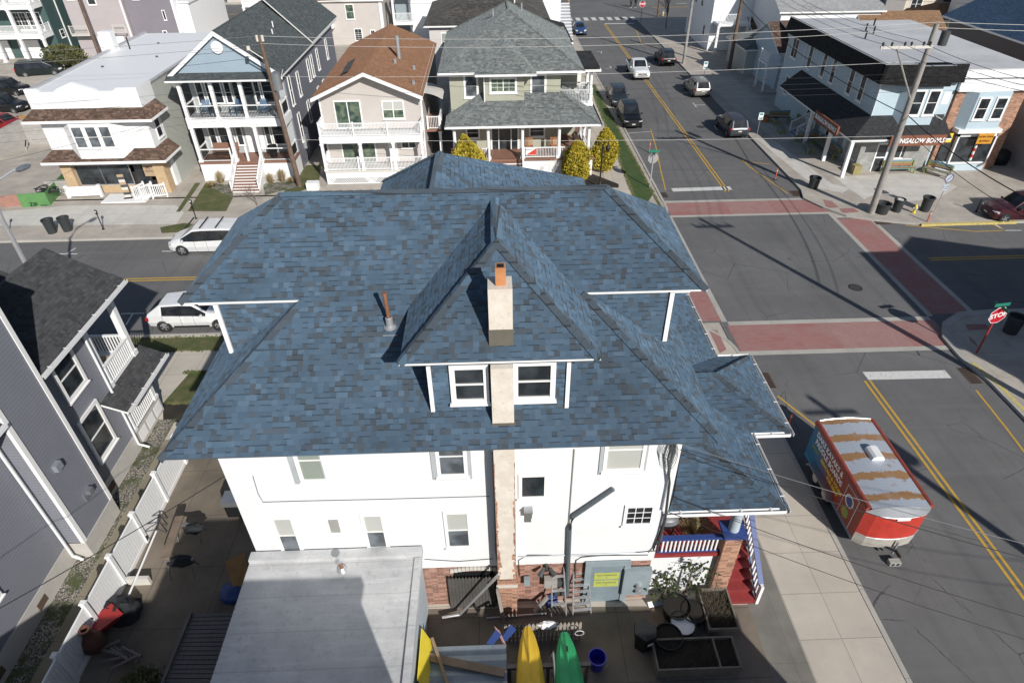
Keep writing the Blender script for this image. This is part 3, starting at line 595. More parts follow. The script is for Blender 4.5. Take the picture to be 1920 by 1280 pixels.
# wider dull trim bands round the upper windows where the old paint shows
for b in [(546,862,614,899),(812,850,880,891),(1132,838,1204,881)]:
    a=UY(b[0],b[1],WY); c=UY(b[2],b[3],WY); m_=MB(); m_.box(a.x-.08,a.x+.06,WY-.035,WY-.0,c.z-.1,8.3); m_.box(c.x-.06,c.x+.08,WY-.035,WY,c.z-.1,8.3); m_.box(a.x+.06,c.x-.06,WY-.03,WY,c.z-.12,c.z-.02); m_.build('window_surround',M['grey2'] if 'grey2' in M else M['grey'],H)
def plate(px0,py0,px1,py1,d,mat,name,Y=WY):
    a=UY(px0,py0,Y);c=UY(px1,py1,Y); return MB().box(a.x,c.x,Y-d,Y,c.z,a.z).build(name,M[mat],H)
plate(616,974,639,995,.05,'offgrey','wall_vent'); 
a=UY(990,955,WY); mbx=MB(); mbx.box(a.x-.11,a.x+.11,WY-.22,WY,a.z-.12,a.z+.12); mbx.box(a.x-.13,a.x+.13,WY-.26,WY,a.z+.12,a.z+.16); mbx.box(a.x-.1,a.x+.1,WY-.03,WY,a.z-.55,a.z-.12); mbx.build('wall_vent',M['steel'],H)
# thin cables and conduits fixed to the wall
def cable(pts,r=.012,mat='darkgrey',name='cable',Y=WY-.02): 
    return MB().tube([UY(px,py,Y) for px,py in pts],r,5).build(name,M[mat],H)
cable([(474,892),(484,925),(493,941),(560,939),(700,936),(918,930)],.010); cable([(1077,842),(1068,960),(1064,1010)],.02,'offgrey','conduit')
cable([(796,1048),(860,1052),(924,1047)],.012); cable([(972,1043),(1060,1040),(1215,1035),(1240,1010),(1265,850)],.03,'steel','conduit'); cable([(975,1080),(972,1050),(990,1040),(1100,1041),(1215,1040)],.015,'darkgrey')
cable([(1078,1100),(1080,1050),(1090,1044),(1230,1032)],.018,'darkgrey','conduit'); cable([(1225,1030),(1262,930),(1275,850)],.025,'black','conduit',Y=WY-.06)
# gray downspout: a slanted arm then down the wall
dp=MB(); P=[UY(1150,916,11.93),UY(1074,968,11.90),UY(1068,990,11.9),UY(1063,1115,11.9)]
dp.tube(P,.07,8); dp.build('downspout',M['spout'],H,smooth=True)
dp=MB(); dp.tube([UY(926,850,11.86),UY(931,1030,11.88),UY(936,1060,11.85)],.065,8); dp.build('downspout',M['spout'],H,smooth=True)
# big chimney on the front wall, running up through the dormer roof
C=MB(); cx0,cx1,cy0,cy1=-.21,.35,11.5,12.0
ch=MB(); ch.box(cx0,cx1,cy0,cy1+.1,2.3,8.35,0); ch.box(cx0+.005,cx1-.005,11.68,12.05,8.35,10.7,0)
chm=ch.build('chimney',M['stucco'],H); MB().box(cx0-.0,cx1+.0,12.16,12.72,10.7,12.62).build('chimney_stack',M['stucco'],chm)
MB().box(cx0-.03,cx1+.03,cy0-.02,cy1+.1,-.1,2.25).build('chimney_base',M['orangebrick'],chm)
MB().box(cx0-.02,cx1+.02,11.66,12.0,8.7,8.92).build('flashing',M['lead'],chm)
MB().box(cx0-.012,cx1+.012,12.148,12.74,10.85,11.5).build('flashing',M['lead'],chm)
t=MB(); t.box(-.03,.21,12.3,12.54,12.62,13.08,0); t.box(.01,.17,12.34,12.5,13.07,13.084,1); t.build('chimney_flue',[M['terra'],M['black']],chm)
# torn rim of stucco: brick showing at the edges below the eave
br=MB()
random.seed(3)
for i in range(46):
    z=2.3+i*.13
    if z>7.6: break
    for sx in (cx0,cx1):
        w=random.uniform(.01,.07)*(1.9 if z<3.6 else 1)*(1 if z<6 else .4)
        if sx==cx0: br.box(cx0-.004,cx0+w,cy0-.006,cy0+.3,z,z+.13)
        else: br.box(cx1-w,cx1+.004,cy0-.006,cy0+.3,z,z+.13)
br.build('exposed_brick',M['orangebrick'],chm)
MB().box(cx0-.06,cx1+.05,cy0-.05,cy0,1.9,2.02).build('ledge',M['offwhite'],chm)
# copper-coloured vent pipe on the roof
b=Vector((-2.86,13.83,ZF(13.83))); v=MB(); v.lathe([(.17,-.02),(.17,.02),(.1,.05),(.095,.3),(.07,.32)],b,16,1); v.cyl(b+Vector((0,0,.25)),b+Vector((-.02,0,1.05)),.055,.055,12,0); v.cyl(b+Vector((-.02,0,1.0)),b+Vector((-.02,0,1.08)),.066,.066,12,0)
v.box(b.x-.19,b.x+.19,b.y-.2,b.y-.17,b.z-.16,b.z-.13,1)
v.build('vent_pipe',[M['copper'],M['alu']],H,smooth=True)
# brick base details: picket panel, boxes, door
a=UY(838,1075,11.85); c=UY(930,1145,11.85); pk=MB(); x=a.x
while x<c.x-.05:
    pk.prism([(x,11.86,0),(x+.1,11.86,0),(x+.1,11.86,1.82),(x+.05,11.86,1.93),(x,11.86,1.82)],(0,.02,0)); x+=.108
tag(pk.build('picket_fence',M['oldwood'],None),'weathered dark picket panel leaning over the cellar opening left of the chimney','fence panel')
MB().box(-1.65,-.35,11.99,12.06,.9,1.98).build('cellar_opening',M['black'],H)
ar=MB()
for i in range(13): 
    uu=-1.75+i*.125; zz=2.0+.1*math.sin(math.pi*i/12); ar.box(uu,uu+.11,11.98,12.03,zz,zz+.16)
ar.build('window_arch',M['offwhite'],H)
dY=11.97
d=MB(); a=UY(1110,1050,dY); c=UY(1160,1122,dY); d.box(a.x,c.x,dY-.04,dY,.05,2.2); do=d.build('cellar_door',M['greyblue'],H)
fr=MB(); fr.box(a.x-.2,a.x,dY-.08,dY,.05,2.4);fr.box(c.x,c.x+.2,dY-.08,dY,.05,2.4);fr.box(a.x,c.x,dY-.08,dY,2.2,2.4);fr.build('frame',M['greyblue2'],do)
for k,(zz) in enumerate((1.62,1.2)):
    MB().box(a.x+.12,c.x-.12,dY-.052,dY-.042,zz-.18,zz+.18).build('poster',M['limegreen'],do)
    text(do,'NO PARKING',((a.x+c.x)/2,dY-.054,zz+.05),.11,'darkgrey',(R(90),0,0),.002)
    text(do,'||',((a.x+c.x)/2,dY-.054,zz-.06),.09,'darkgrey',(R(90),0,0),.002)
MB().box(a.x+.02,c.x-.1,dY-.5,dY-.05,0,.07).build('door_step',M['kerb'],do)
# electric meters
e=MB(); a=UY(1170,1062,dY); c=UY(1212,1105,dY); e.box(a.x,c.x,dY-.18,dY,c.z,a.z); eo=e.build('meter_box',M['greyblue2'],H)
for zz in (.35,.62): 
    m2=MB(); m2.cyl(((a.x+c.x)/2+.08,dY-.18,c.z+zz),((a.x+c.x)/2+.08,dY-.32,c.z+zz),.11,.1,16,0); m2.build('electric_meter',M['alu'],eo,smooth=True)
a=UY(1020,1080,dY); MB().box(a.x,a.x+.42,dY-.2,dY,a.z-.36,a.z+.05).build('junction_box',M['offgrey'],H); MB().box(-.0+.62,.82,dY-.14,dY,1.35,1.7).build('junction_box',M['greyblue2'],H)
l=MB(); a=UY(1025,1060,dY); l.box(a.x-.04,a.x+.04,dY-.1,dY,a.z-.1,a.z+.1)
for s in (-1,1): l.cyl((a.x+s*.1,dY-.1,a.z),(a.x+s*.24,dY-.3,a.z-.12),.05,.1,10)
l.build('flood_lamp',M['darkgrey'],H)
# ------------------------------------------------ porch
PZ=4.6; PS=.345; X0,X1=4.8,8.57; PYF=12.1; PYB=24.5
pr=MB()
zt=PZ+PS*(X1-X0)
pr.prism([(X1,PYF,PZ),(X1,PYB,PZ),(X0,PYB,zt),(X0,PYF+X1-X0,zt)],(0,0,-.1),0,1)
pr.prism([(X0+.02,PYF,PZ),(X1,PYF,PZ),(X0+.02,PYF+X1-X0-.02,zt)],(0,0,-.1),0,1)
ax2=9.93; ya,yb2=15.28,19.5; ym=(ya+yb2)/2; hw=(yb2-ya)/2; za=PZ-.02; apx=ax2-hw; apz=za+PS*1.28*hw
xi=X1-(apz-PZ)/PS
pr.prism([(ax2,ya,za),(apx,ym,apz),(ax2,yb2,za)],(0,0,-.1),0,1)
pr.prism([(ax2,ya,za),(apx,ym,apz),(xi-.1,ym,apz),(X1-.15,ya,za)],(0,0,-.1),0,1)
pr.prism([(ax2,yb2,za),(apx,ym,apz),(xi-.1,ym,apz),(X1-.15,yb2,za)],(0,0,-.1),0,1)
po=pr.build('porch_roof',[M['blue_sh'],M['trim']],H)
caps(po,[((X1,PYF,PZ),(X0,PYF+X1-X0,zt)),((ax2,ya,za),(apx,ym,apz)),((ax2,yb2,za),(apx,ym,apz)),((apx,ym,apz),(xi,ym,apz))])
gutter(po,(X0+.1,PYF,PZ),(X1,PYF,PZ),out=(0,-1,0)); gutter(po,(X1,PYF-.1,PZ),(X1,ya,PZ),out=(1,0,0)); gutter(po,(X1,yb2,PZ),(X1,PYB,PZ),out=(1,0,0))
gutter(po,(X1+.1,ya,za),(ax2,ya,za),out=(0,-1,0)); gutter(po,(ax2,ya-.1,za),(ax2,yb2,za),out=(1,0,0)); gutter(po,(X1+.1,yb2,za),(ax2,yb2,za),out=(0,1,0))
MB().box(X0,X1-.15,PYF+.15,PYB-.1,PZ-.26,PZ-.12).build('porch_ceiling',M['trim'],H)
MB().box(X1-.15,ax2-.15,ya+.1,yb2-.1,PZ-.26,PZ-.13).build('porch_ceiling',M['trim'],H)
FZ=2.35
MB().box(4.8,7.5,12.25,14.7,-.1,FZ-.16).build('porch_skirt',M['wsiding'],H); MB().box(4.8,8.05,14.7,24,-.1,FZ-.16).build('porch_skirt',M['wsiding'],H)
MB().box(4.8,7.52,12.15,14.7,FZ-.16,FZ).build('porch_deck',M['redstep'],H); MB().box(4.8,8.15,14.7,24,FZ-.16,FZ).build('porch_deck',M['redstep'],H)
MB().box(4.82,6.95,12.13,12.25,FZ-.14,FZ+.02).build('deck_trim',M['redstep'],H)
rail(H,(4.95,12.2),(6.95,12.2),FZ,FZ+.82,gap=.13,m='bluep',balm='white',bal=.05,top=.09,posts=False)
pi=MB(); pi.box(6.98,7.52,12.0,12.5,-.1,FZ+1.0,0); pio=pi.build('pier',M['orangebrick'],H); MB().box(6.88,7.62,11.9,12.6,FZ+1.0,FZ+1.1).build('pier_cap',M['bluep'],pio)
MB().cyl((7.25,12.25,FZ+1.1),(7.25,12.25,PZ-.15),.17,.15,18).build('column',M['palewall'],H,smooth=True)
for yy in (15.6,19.3,23.2): column(H,8.0 if yy>20 else 8.0,yy,FZ,PZ-.2,.26,rnd=True)
column(H,9.7,19.3,.12,PZ-.2,.2)
rail(H,(8.05,15.6),(8.05,23.2),FZ,FZ+.85,gap=.14,m='bluep',balm='white',bal=.05,top=.09)
# red steps beside the brick pier with blue topped railings
stairs(H,7.55,8.42,14.6,11.65,FZ,.1,10,'redstep','redriser')
rail(H,(8.5,14.6,FZ),(8.5,12.7,FZ-1.45),0.0,.88,gap=.14,m='bluep',balm='white',bal=.05,top=.085,posts=False)
rail(H,(8.5,12.7,FZ-1.45),(8.5,11.75,.2),0.0,.88,gap=.14,m='bluep',balm='white',bal=.05,top=.085,posts=False)
MB().box(8.46,8.56,11.62,11.76,.1,1.1).build('newel_post',M['white'],H)
# door and dark wall under porch
win(H,FR(4.82,0,90),13.0,14.0,FZ+.9,FZ+2.0); d=MB(); d.box(4.8,4.86,15.6,16.6,FZ,FZ+2.05); d.build('front_door',M['darkgrey'],H)
# service drop insulator bundle at the wall corner
s=MB(); a=Vector((4.78,11.9,7.6)); s.box(a.x-.06,a.x+.1,11.88,12,4.9,8.1); so=s.build('corner_board',M['trim'],H)
c=MB()
random.seed(5)
for k in range(5):
    pts=[]
    for i in range(13):
        t=i/12*math.pi*2; pts.append((4.5+.16*math.cos(t)+k*.03,11.84-k*.012,7.55+.33*math.sin(t)*(1+.15*k)-.05*k))
    c.tube(pts,.009,4)
c.tube([(4.6,11.86,7.9),(4.55,11.85,7.2),(4.75,11.86,6.2),(4.85,11.86,4.6),(4.8,11.88,3.0)],.03,6)
c.build('cable_bundle',M['darkgrey'],H)
# shrubby grass in a pot and a grill on the porch
g=thing('porch_grill','grey barbecue grill on the porch of the blue roofed house by the wall','grill',(0,0,0)); gb=MB(); gb.lathe([(.0,.5),(.25,.55),(.3,.75)],(5.35,12.9,FZ),14,0,1.3,.8); gb.build('bowl',M['black'],g,smooth=True); gb=MB(); gb.lathe([(.3,.75),(.26,.92),(.12,1.0),(0,1.01)],(5.35,12.9,FZ),14,0,1.3,.8); gb.build('lid',M['steel'],g,smooth=True)
for sx in (-.25,.25):
    MB().box(5.35+sx-.02,5.35+sx+.02,12.85,12.95,FZ,FZ+.6).build('leg',M['black'],g)
# ============================================================ flat roofed annex
A=thing('flat_roof_annex','low annex with a silver painted flat roof in front of the white wall','annex')
MB().box(-7.45,-2.62,3.0,11.98,-.1,3.1).build('wall',M['palewall'],A)
r=MB(); r.prism([(-7.72,11.9,3.42),(-2.52,11.9,3.42),(-2.52,2.9,3.3),(-7.72,2.9,3.3)],(0,0,-.2),0,1); r.box(-7.72,-2.5,11.62,11.93,3.3,3.56,0); r.build('roof',[M['silverroof'],M['silverroof']],A)
MB().box(-2.72,-2.5,2.9,11.6,3.24,3.47).build('roof_edge',M['silverroof'],A)
v=MB(); b=UY(640,1052,11.4); v.lathe([(.17,-.02),(.14,.05),(.06,.12)],(b.x,11.3,3.42),14,1); v.cyl((b.x,11.3,3.45),(b.x-.02,11.3,3.85),.05,.045,10,0); v.lathe([(.05,0),(.13,.03),(.13,.06),(0,.12)],(b.x-.02,11.3,3.85),12,1); v.build('vent_pipe',[M['copper'],M['alu']],A,smooth=True)
# ============================================================ ground, streets, pavements
struct('ground',MB().poly([(-600,-300,-.03),(600,-300,-.03),(600,900,-.03),(-600,900,-.03)]),M['walk2'])
struct('road',MB().poly([(-200,28.15,0),(200,28.15,0),(200,40.4,0),(-200,40.4,0)]).poly([(12.2,-60,.0),(27,-60,.0),(27,28.15,.0),(12.2,28.15,.0)]).poly([(12,40.4,0),(23.9,40.4,0),(23.9,112,0),(12,112,0)]).poly([(-200,112,0),(200,112,0),(200,131,0),(-200,131,0)]).poly([(12,131,0),(24,131,0),(24,300,0),(12,300,0)]).poly([(26,38,.004),(200,38,.004),(200,40,.004),(26,40,.004)]),M['asphalt'])
def arc(cx,cy,r,a0,a1,n=8): return [(cx+r*math.cos(R(a0+(a1-a0)*i/n)),cy+r*math.sin(R(a0+(a1-a0)*i/n))) for i in range(n+1)]
def slab(name,pts,mat,z=.12,kerbw=.18,z0=-.05):
    mb=MB(); mb.prism([(x,y,z) for x,y in pts],(0,0,z0-z),0,1); struct(name,mb,[M[mat],M['kerb']])
def patch(name,pts,mat,z=.13,px=True,kind='structure'):
    P=[U(a,b,z) if px else Vector((a,b,z)) for a,b in pts]; mb=MB(); mb.poly(P); 
    o=mb.build(name,M[mat]); o['kind']=kind; return o
def kerb(pts,w=.17,z=.14,mat='kerb',name='kerb'):
    mb=MB(); P=[Vector((x,y,0)) for x,y in pts]; n=len(P); L=[];Rr=[]
    for i in range(n):
        d=(P[min(i+1,n-1)]-P[max(i-1,0)]).normalized(); s=Vector((-d.y,d.x,0)); L.append(P[i]+s*w/2);Rr.append(P[i]-s*w/2)
    for i in range(n-1):
        a,b,c,e=L[i],L[i+1],Rr[i+1],Rr[i]; k=lambda p,zz:(p.x,p.y,zz)
        mb.add([k(a,z),k(b,z),k(c,z),k(e,z),k(a,-.05),k(b,-.05),k(c,-.05),k(e,-.05)],[(0,1,2,3),(0,4,5,1),(3,2,6,7)])
    struct(name,mb,M[mat])
sw=[(-120,28.1),(-120,-60),(12.25,-60),(12.25,22.5)]+arc(9.2,25.1,3.05,0,90,8)
slab('pavement',sw,'walk'); kerb([(12.3,-60),(12.3,25.1)]+arc(9.2,25.1,3.1,0,90,8)+[(-120,28.2)])
nw=[(-120,39.75),(9.6,39.75)]+arc(9.6,42.6,2.85,-90,0,8)+[(12.35,44),(12.2,112),(-120,112)]
slab('pavement',nw,'walk2'); kerb([(-120,39.7),(9.6,39.7)]+arc(9.6,42.6,2.9,-90,0,8)+[(12.3,112)])
nec=[tuple(U(a,b)[:2]) for a,b in [(1508,374),(1544,391),(1587,406),(1640,414)]]
ne=[(23.65,112),(23.6,47.5),(23.5,45)]+nec+[(29.5,39.05)]+[(120,39.4),(120,112)]; print('NEC',nec)
slab('pavement',ne,'walk2'); kerb([(23.55,112),(23.55,47.5),(23.5,45)]+nec+[(29.5,39.0),(120,39.3)],.2)
se=[(23.8,-60),(23.8,22.5),(23.5,24.5),(23.6,26.0)]+[(24.3,27.3),(25.6,28.1),(27.4,28.2),(120,28.2),(120,-60)]
slab('pavement',se,'walk2'); kerb([(23.8,-60),(23.8,22.5),(23.5,24.5),(23.6,26.1),(24.3,27.3),(25.6,28.15),(27.4,28.3),(120,28.3)],.45)
kerb([(23.85,10),(23.85,22.2),(23.62,24)],.2,.147,'ypale','yellow_kerb'); kerb([(29.3,38.9),(36,38.95)],.22,.147,'ypale','yellow_kerb')
for i,(xa,xb) in enumerate(((-120,11.8),(24.2,200))): slab('pavement',[(xa,131.5),(xb,131.5),(xb,400),(xa,400)],'walk2')
def strip(mb,pts,w,z=.009,px=True):
    P=[U(a,b,z) if px else Vector((a,b,z)) for a,b in pts]; n=len(P); L=[];Rr=[]
    for i in range(n):
        d=(P[min(i+1,n-1)]-P[max(i-1,0)]).normalized(); s=Vector((-d.y,d.x,0)); L.append(P[i]+s*w/2);Rr.append(P[i]-s*w/2)
    for i in range(n-1): mb.poly([L[i],L[i+1],Rr[i+1],Rr[i]])
y=MB()
for dx in (-.13,.13):
    strip(y,[(17.82+dx,45.2),(17.87+dx,70),(17.9+dx,108)],.12,px=False); strip(y,[(17.87+dx,23),(17.87+dx,-40)],.12,px=False)
for dy in (-.13,.13):
    strip(y,[(-120,34.3+dy),(9.2,34.3+dy)],.12,px=False); a=U(1743,486); strip(y,[(a.x,a.y+dy),(120,a.y+.25+dy)],.12,px=False)
    strip(y,[(-100,121.5+dy*1.5),(8,121.5+dy*1.5)],.14,px=False); strip(y,[(28,121.5+dy*1.5),(150,121.5+dy*1.5)],.14,px=False)
for p in ([(1220,243),(1229,272),(1239,320),(1248,357)],[(1391,299),(1404,312),(1430,330),(1477,363)],[(1458,742),(1528,797)],[(1830,731),(1885,800),(1935,866)],[(1697,422),(1830,434),(1884,432)],[(1850,415),(1884,432)],[(1193,57),(1204,85)],[(1392,303),(1445,308)],[(1064,40),(1075,50)],[(1204,86),(1232,88)]):
    strip(y,p,.1)
struct('road_marking',y,M['yline'])
w=MB()
w.poly([U(a,b,.009) for a,b in ((1264,363),(1372,350),(1366,357),(1270,364))]) if 0 else None
for p in ([(13.7,45.75),(18.3,45.85)],): strip(w,p,.62,px=False)
strip(w,[(17.95,23.35),(22.05,23.3)],.6,px=False); strip(w,[(17.9,108.4),(22.4,108.3)],.5,px=False)
for p in ([(109,476),(145,476)],[(125,475),(142,465)],[(304,471),(340,471)],[(322,471),(333,460)],[(227,588),(271,587)],[(249,588),(236,609)],[(1118,98),(1128,97)],[(1128,97),(1127,101)],[(1136,129),(1146,128)],[(1146,128),(1144,124)],[(1150,162),(1167,160)],[(1299,193),(1306,201)],[(1302,197),(1322,197)],[(1173,250),(1220,247)],[(1339,236),(1345,244)],[(1884,432),(1915,432)],[(1867,421),(1884,432)],[(1249,117),(1257,123)]): strip(w,p,.1)
for i in range(9):
    x=12.6+i*1.27; w.poly([(x,111.2,.009),(x+.7,111.2,.009),(x+.7,113.6,.009),(x,113.6,.009)])
for k in range(5): w.poly([(33+k*4,124.6,.009),(35+k*4,124.6,.009),(35+k*4,124.85,.009),(33+k*4,124.85,.009)])
struct('road_marking',w,M['wline'])
# crossings: red bands with pale borders
r=MB()
def rect(mb,x0,x1,y0,y1,z): mb.poly([(x0,y0,z),(x1,y0,z),(x1,y1,z),(x0,y1,z)])
rect(r,12.6,24.2,41.35,43.45,.006); rect(r,24.1,26.3,28.4,40.2,.008); rect(r,12.5,23.9,25.55,27.85,.006); rect(r,9.9,12.3,28.3,39.6,.006)
struct('crossing',r,M['redpaint'])
r=MB(); rect(r,17.9,21.6,25.55,27.85,.0085); rect(r,17.0,20.2,41.35,43.45,.0085); struct('crossing',r,M['pinkbrick'])
b=MB(); z=.010
rect(b,12.4,23.6,43.45,43.8,z); rect(b,12.6,24.05,41.05,41.35,z); rect(b,23.8,24.1,28.2,41.05,z); rect(b,12.6,23.8,27.85,28.2,z); rect(b,12.3,12.6,28.2,41.35,z); rect(b,12.4,23.6,25.2,25.55,z); rect(b,26.3,26.6,28.4,40.2,z)
struct('crossing_border',b,M['kerb'])
for (x,y) in ((21.2,31.3),(19.8,60),(-30,36)):
    m_=MB(); m_.lathe([(0,.0132),(.33,.0132)],(x,y,0),24,0); m_.lathe([(.33,.0134),(.39,.0134)],(x,y,0),24,1); struct('manhole_cover',m_,[M['iron'],M['black']])
# tactile red pads on the corners
for p in ([(1543,374),(1560,377),(1572,389),(1550,390)],[(1573,391),(1600,390),(1612,397),(1580,400)],): patch('tactile_pad',p,'redpaint',.126)
for p in ([(1810,608),(1848,607),(1858,617),(1815,619)],[(1815,628),(1828,640),(1836,652),(1820,640)]): patch('tactile_pad',p,'redpaint',.126)
patch('tactile_pad',[(1330,620),(1345,618),(1362,655),(1350,662)],'redpaint',.126)
# drains
def drain(px,py,sx,sy,z=.012):
    c=U(px,py); mb=MB(); 
    n=8
    mb.box(c.x-sx/2,c.x+sx/2,c.y-sy/2,c.y+sy/2,z-.006,z,0)
    for i in range(n): yy=c.y-sy/2+sy*(i+.2)/n; mb.box(c.x-sx/2+.06,c.x+sx/2-.06,yy,yy+sy*.5/n,z,z+.002,1)
    struct('drain',mb,[M['rust'],M['black']])
drain(1437,713,.62,1.15); drain(1818,704,.62,1.2); drain(1243,366,.7,.9); drain(1493,363,.8,1.0); drain(1655,418,1.1,.5)
# ---- south block details
patch('path',[(9.45,-60),(8.2,-60),(8.2,14.8),(9.45,14.8)],'yard2',.126,px=False)
patch('yard',[(8.2,-60),(-13.3,-60),(-13.3,22.3),(-8.2,22.3),(-7.6,12),(8.2,11.6)],'yard',.126,px=False)
patch('verge',[(-60,26.75),(8,26.75),(8,27.95),(-60,27.95)],'grass',.13,px=False)
patch('lawn',[(-15.85,22.7),(-8.3,22.7),(-8.3,25.0),(-15.4,25.0)],'grass',.13,px=False)
patch('flower_bed',[(-15.3,21.4),(-8.3,21.4),(-8.3,22.7),(-15.85,22.7)],'soil',.131,px=False)
patch('path',[(-14.8,-20),(-13.45,-20),(-13.45,20.3),(-14.8,20.3)],'yardtan',.129,px=False)
gb=MB(); rg=random.Random(4)
for (xa,xb,ya_,yb_,n_,gw) in ((-40,8,26.7,26.8,900,0),(-40,8,27.9,28.0,900,0),(-15.7,-8.3,24.9,25.0,500,0),(-15.7,-8.3,22.65,22.75,500,0)):
    for _ in range(n_):
        x,y=rg.uniform(xa,xb),rg.uniform(ya_-.06,yb_+.06); w_=rg.uniform(.03,.09); gb.add([(x-w_,y,.132),(x+w_,y+rg.uniform(-.03,.03),.132),(x+rg.uniform(-.05,.05),y+rg.uniform(.02,.09),.18),(x-w_*.5,y+rg.uniform(-.09,-.02),.15)],[(0,1,2,3)])
for _ in range(2600):
    f=rg.random(); s_=rg.choice((0,1)); y=41.5+33*f; x=(10.4+.7*f if s_ else 12.1-.5*f)+rg.gauss(0,.05); w_=rg.uniform(.03,.1); gb.add([(x-w_,y,.133),(x+w_,y+rg.uniform(-.05,.05),.133),(x+rg.uniform(-.05,.05),y+.07,.18)],[(0,1,2)])
o=gb.build('grass_edge',M['grass']); o['kind']='stuff'
gv=patch('gravel',[(-15.6,-20),(-14.8,-20),(-14.8,21.6),(-15.6,21.6)],'gravel',.132,px=False,kind='stuff')
# ---- north-west block details
patch('verge',[(10.4,41.5),(12.1,45),(11.6,74.5),(11.1,74.5)],'greengrass',.13,px=False)
patch('pavement_strip',[(8.8,41),(11.0,41),(11.0,111),(8.9,111)],'walk',.126,px=False)
for p in ([(386,342),(398,352),(438,368),(424,396),(352,396)],[(366,343),(376,343),(338,397),(330,397)],[(560,325),(575,310),(602,310),(598,345),(560,360),(530,362)],[(300,426),(345,418),(362,420),(362,434),(303,437)],): patch('lawn',p,'grass',.13)
patch('lawn',[(-60,46),(-13.4,46.0),(-13.4,46.2),(-60,46.2)],'grass',.12,px=False)
for p in ([(395,343),(433,347),(438,369),(415,362),(400,352)],[(493,345),(560,338),(566,350),(535,356),(497,366)]): patch('gravel_bed',p,'gravel',.133,kind='stuff')
patch('flower_bed',[(985,352),(975,338),(1100,322),(1160,345),(1160,352)],'soil',.13)
# pebbly alley and green-edged parking area in the north-west
patch('alley',[(-120,78),(-27.5,78),(-27.5,84),(-120,84)],'walk',.131,px=False)
patch('lawn',[(115,125),(170,108),(170,118),(100,142)],'grass',.135)

patch('light_paving',[(1560,330),(1605,330),(1700,324),(1760,332),(1795,350),(1760,372),(1700,378),(1650,360),(1620,374),(1590,352)],'lightwalk',.128)
patch('light_paving',[(1420,262),(1450,262),(1560,345),(1595,352),(1580,362),(1530,352)],'lightwalk',.127)
patch('light_paving',[(0,396),(60,392),(130,385),(330,385),(345,398),(330,420),(0,424)],'lightwalk',.127)
patch('tan_paving',[(1300,140),(1375,146),(1510,262),(1460,268)],'walk',.1265)
# ============================================================ grey house on the left
W=thing('grey_porch_house','grey sided house with two stacked porches at the left edge','house')
wx=-15.65
walls(W,-24,wx,-6,14.4,.95,10.6,'gsiding'); walls(W,-24,-15.02,14.4,16.42,.95,10.6,'gsiding'); walls(W,-24,wx,16.42,19.9,.95,6.95,'gsiding')
MB().box(-24,wx-.0+.03,-6,14.4,-.1,.95).build('foundation',M['offwall'],W); MB().box(-24,-14.98,14.4,16.44,-.1,.98).build('foundation',M['offwall'],W); MB().box(-24,wx+.03,16.44,22.3,-.1,.95).build('foundation',M['offwall'],W)
# corner boards
for (x,y,z0,z1) in ((wx,14.33,.98,10.6),(-15.02,14.42,.98,10.6),(-15.02,16.34,.98,10.6),(wx,19.8,.98,6.8)):
    MB().box(x-.1,x+.03,y-.03 if y!=14.42 else y-.04,y+.13,z0,z1).build('corner_board',M['trim'],W)
ds=MB(); ds.tube([(-15.0+.06,14.3,9.0),(-15.5,14.28,5),(-15.5,14.28,.8),(-15.2,14.28,.25)],.045,6) if 0 else ds.tube([(wx+.12,14.2,10.4),(wx+.12,14.2,.5),(wx+.4,14.2,.25)],.05,6); ds.build('downspout',M['white'],W)
MB().tube([(wx+.1,19.72,6.7),(wx+.1,19.72,.5),(wx+.5,19.72,.3)],.05,6).build('downspout',M['white'],W)
# zig-zag roof of the low rear part (two gables facing the far street)
r=MB(); y0,y1=16.42,22.55; ex,ez=-15.02,6.98; rx1,rz1=-17.55,8.5; vx,vz=-19.4,7.38; rx2,rz2=-21.9,8.9
for a,b in (((ex,ez),(rx1,rz1)),((rx1,rz1),(vx,vz)),((vx,vz),(rx2,rz2)),((rx2,rz2),(-25.5,6.8))):
    r.prism([(a[0],y0,a[1]),(a[0],y1,a[1]),(b[0],y1,b[1]),(b[0],y0,b[1])],(0,0,-.14),0,1)
ro=r.build('roof',[M['dark_sh'],M['trim']],W)
gutter(ro,(ex,y0+.05,ez+.02),(ex,y1,ez+.02),out=(1,0,0),m='white')
g=MB(); g.prism([(ex-.3,22.3,6.7),(rx1,22.3,rz1-.15),(vx,22.3,vz-.15),(rx2,22.3,rz2-.15),(-25,22.3,6.7)],(0,-.12,0)); g.build('gable_wall',M['gsiding'],W)
r=MB(); r.prism([(-14.9,-6,10.5),(-14.9,16.5,10.5),(-19.5,16.5,13),(-19.5,-6,13)],(0,0,-.12),0,1); r.prism([(-19.5,-6,13),(-19.5,16.5,13),(-25,16.5,10.5),(-25,-6,10.5)],(0,0,-.12),0,1); r.build('roof',[M['dark_sh'],M['trim']],W)
# small pent roof on the near wall
r=MB(); r.prism([(-15.0,9,6.9),(-15.0,15.0-.65,6.9),(wx,14.35,7.5),(wx,9,7.5)],(0,0,-.08),0,1); r.build('pent_roof',[M['dark_sh'],M['trim']],W); gutter(W,(-15.0,9,6.92),(-15.0,14.35,6.92),out=(1,0,0))
# windows
def EW(py0,py1): return UX(py0[0],py0[1],wx),UX(py1[0],py1[1],wx)
winE(W,wx+.005,17.6,18.95,4.75,6.55,trim=.14,depth=.07,label='upper window beside the stacked porches'); winE(W,wx+.005,17.45,18.85,1.75,3.9,trim=.14,depth=.07,label='lower window beside the stacked porches')
a=UX(0,1040,wx); winE(W,wx+.005,10.0,11.6,2.3,4.2,trim=.14,depth=.07,label='window of the near grey wall cut by the left edge')
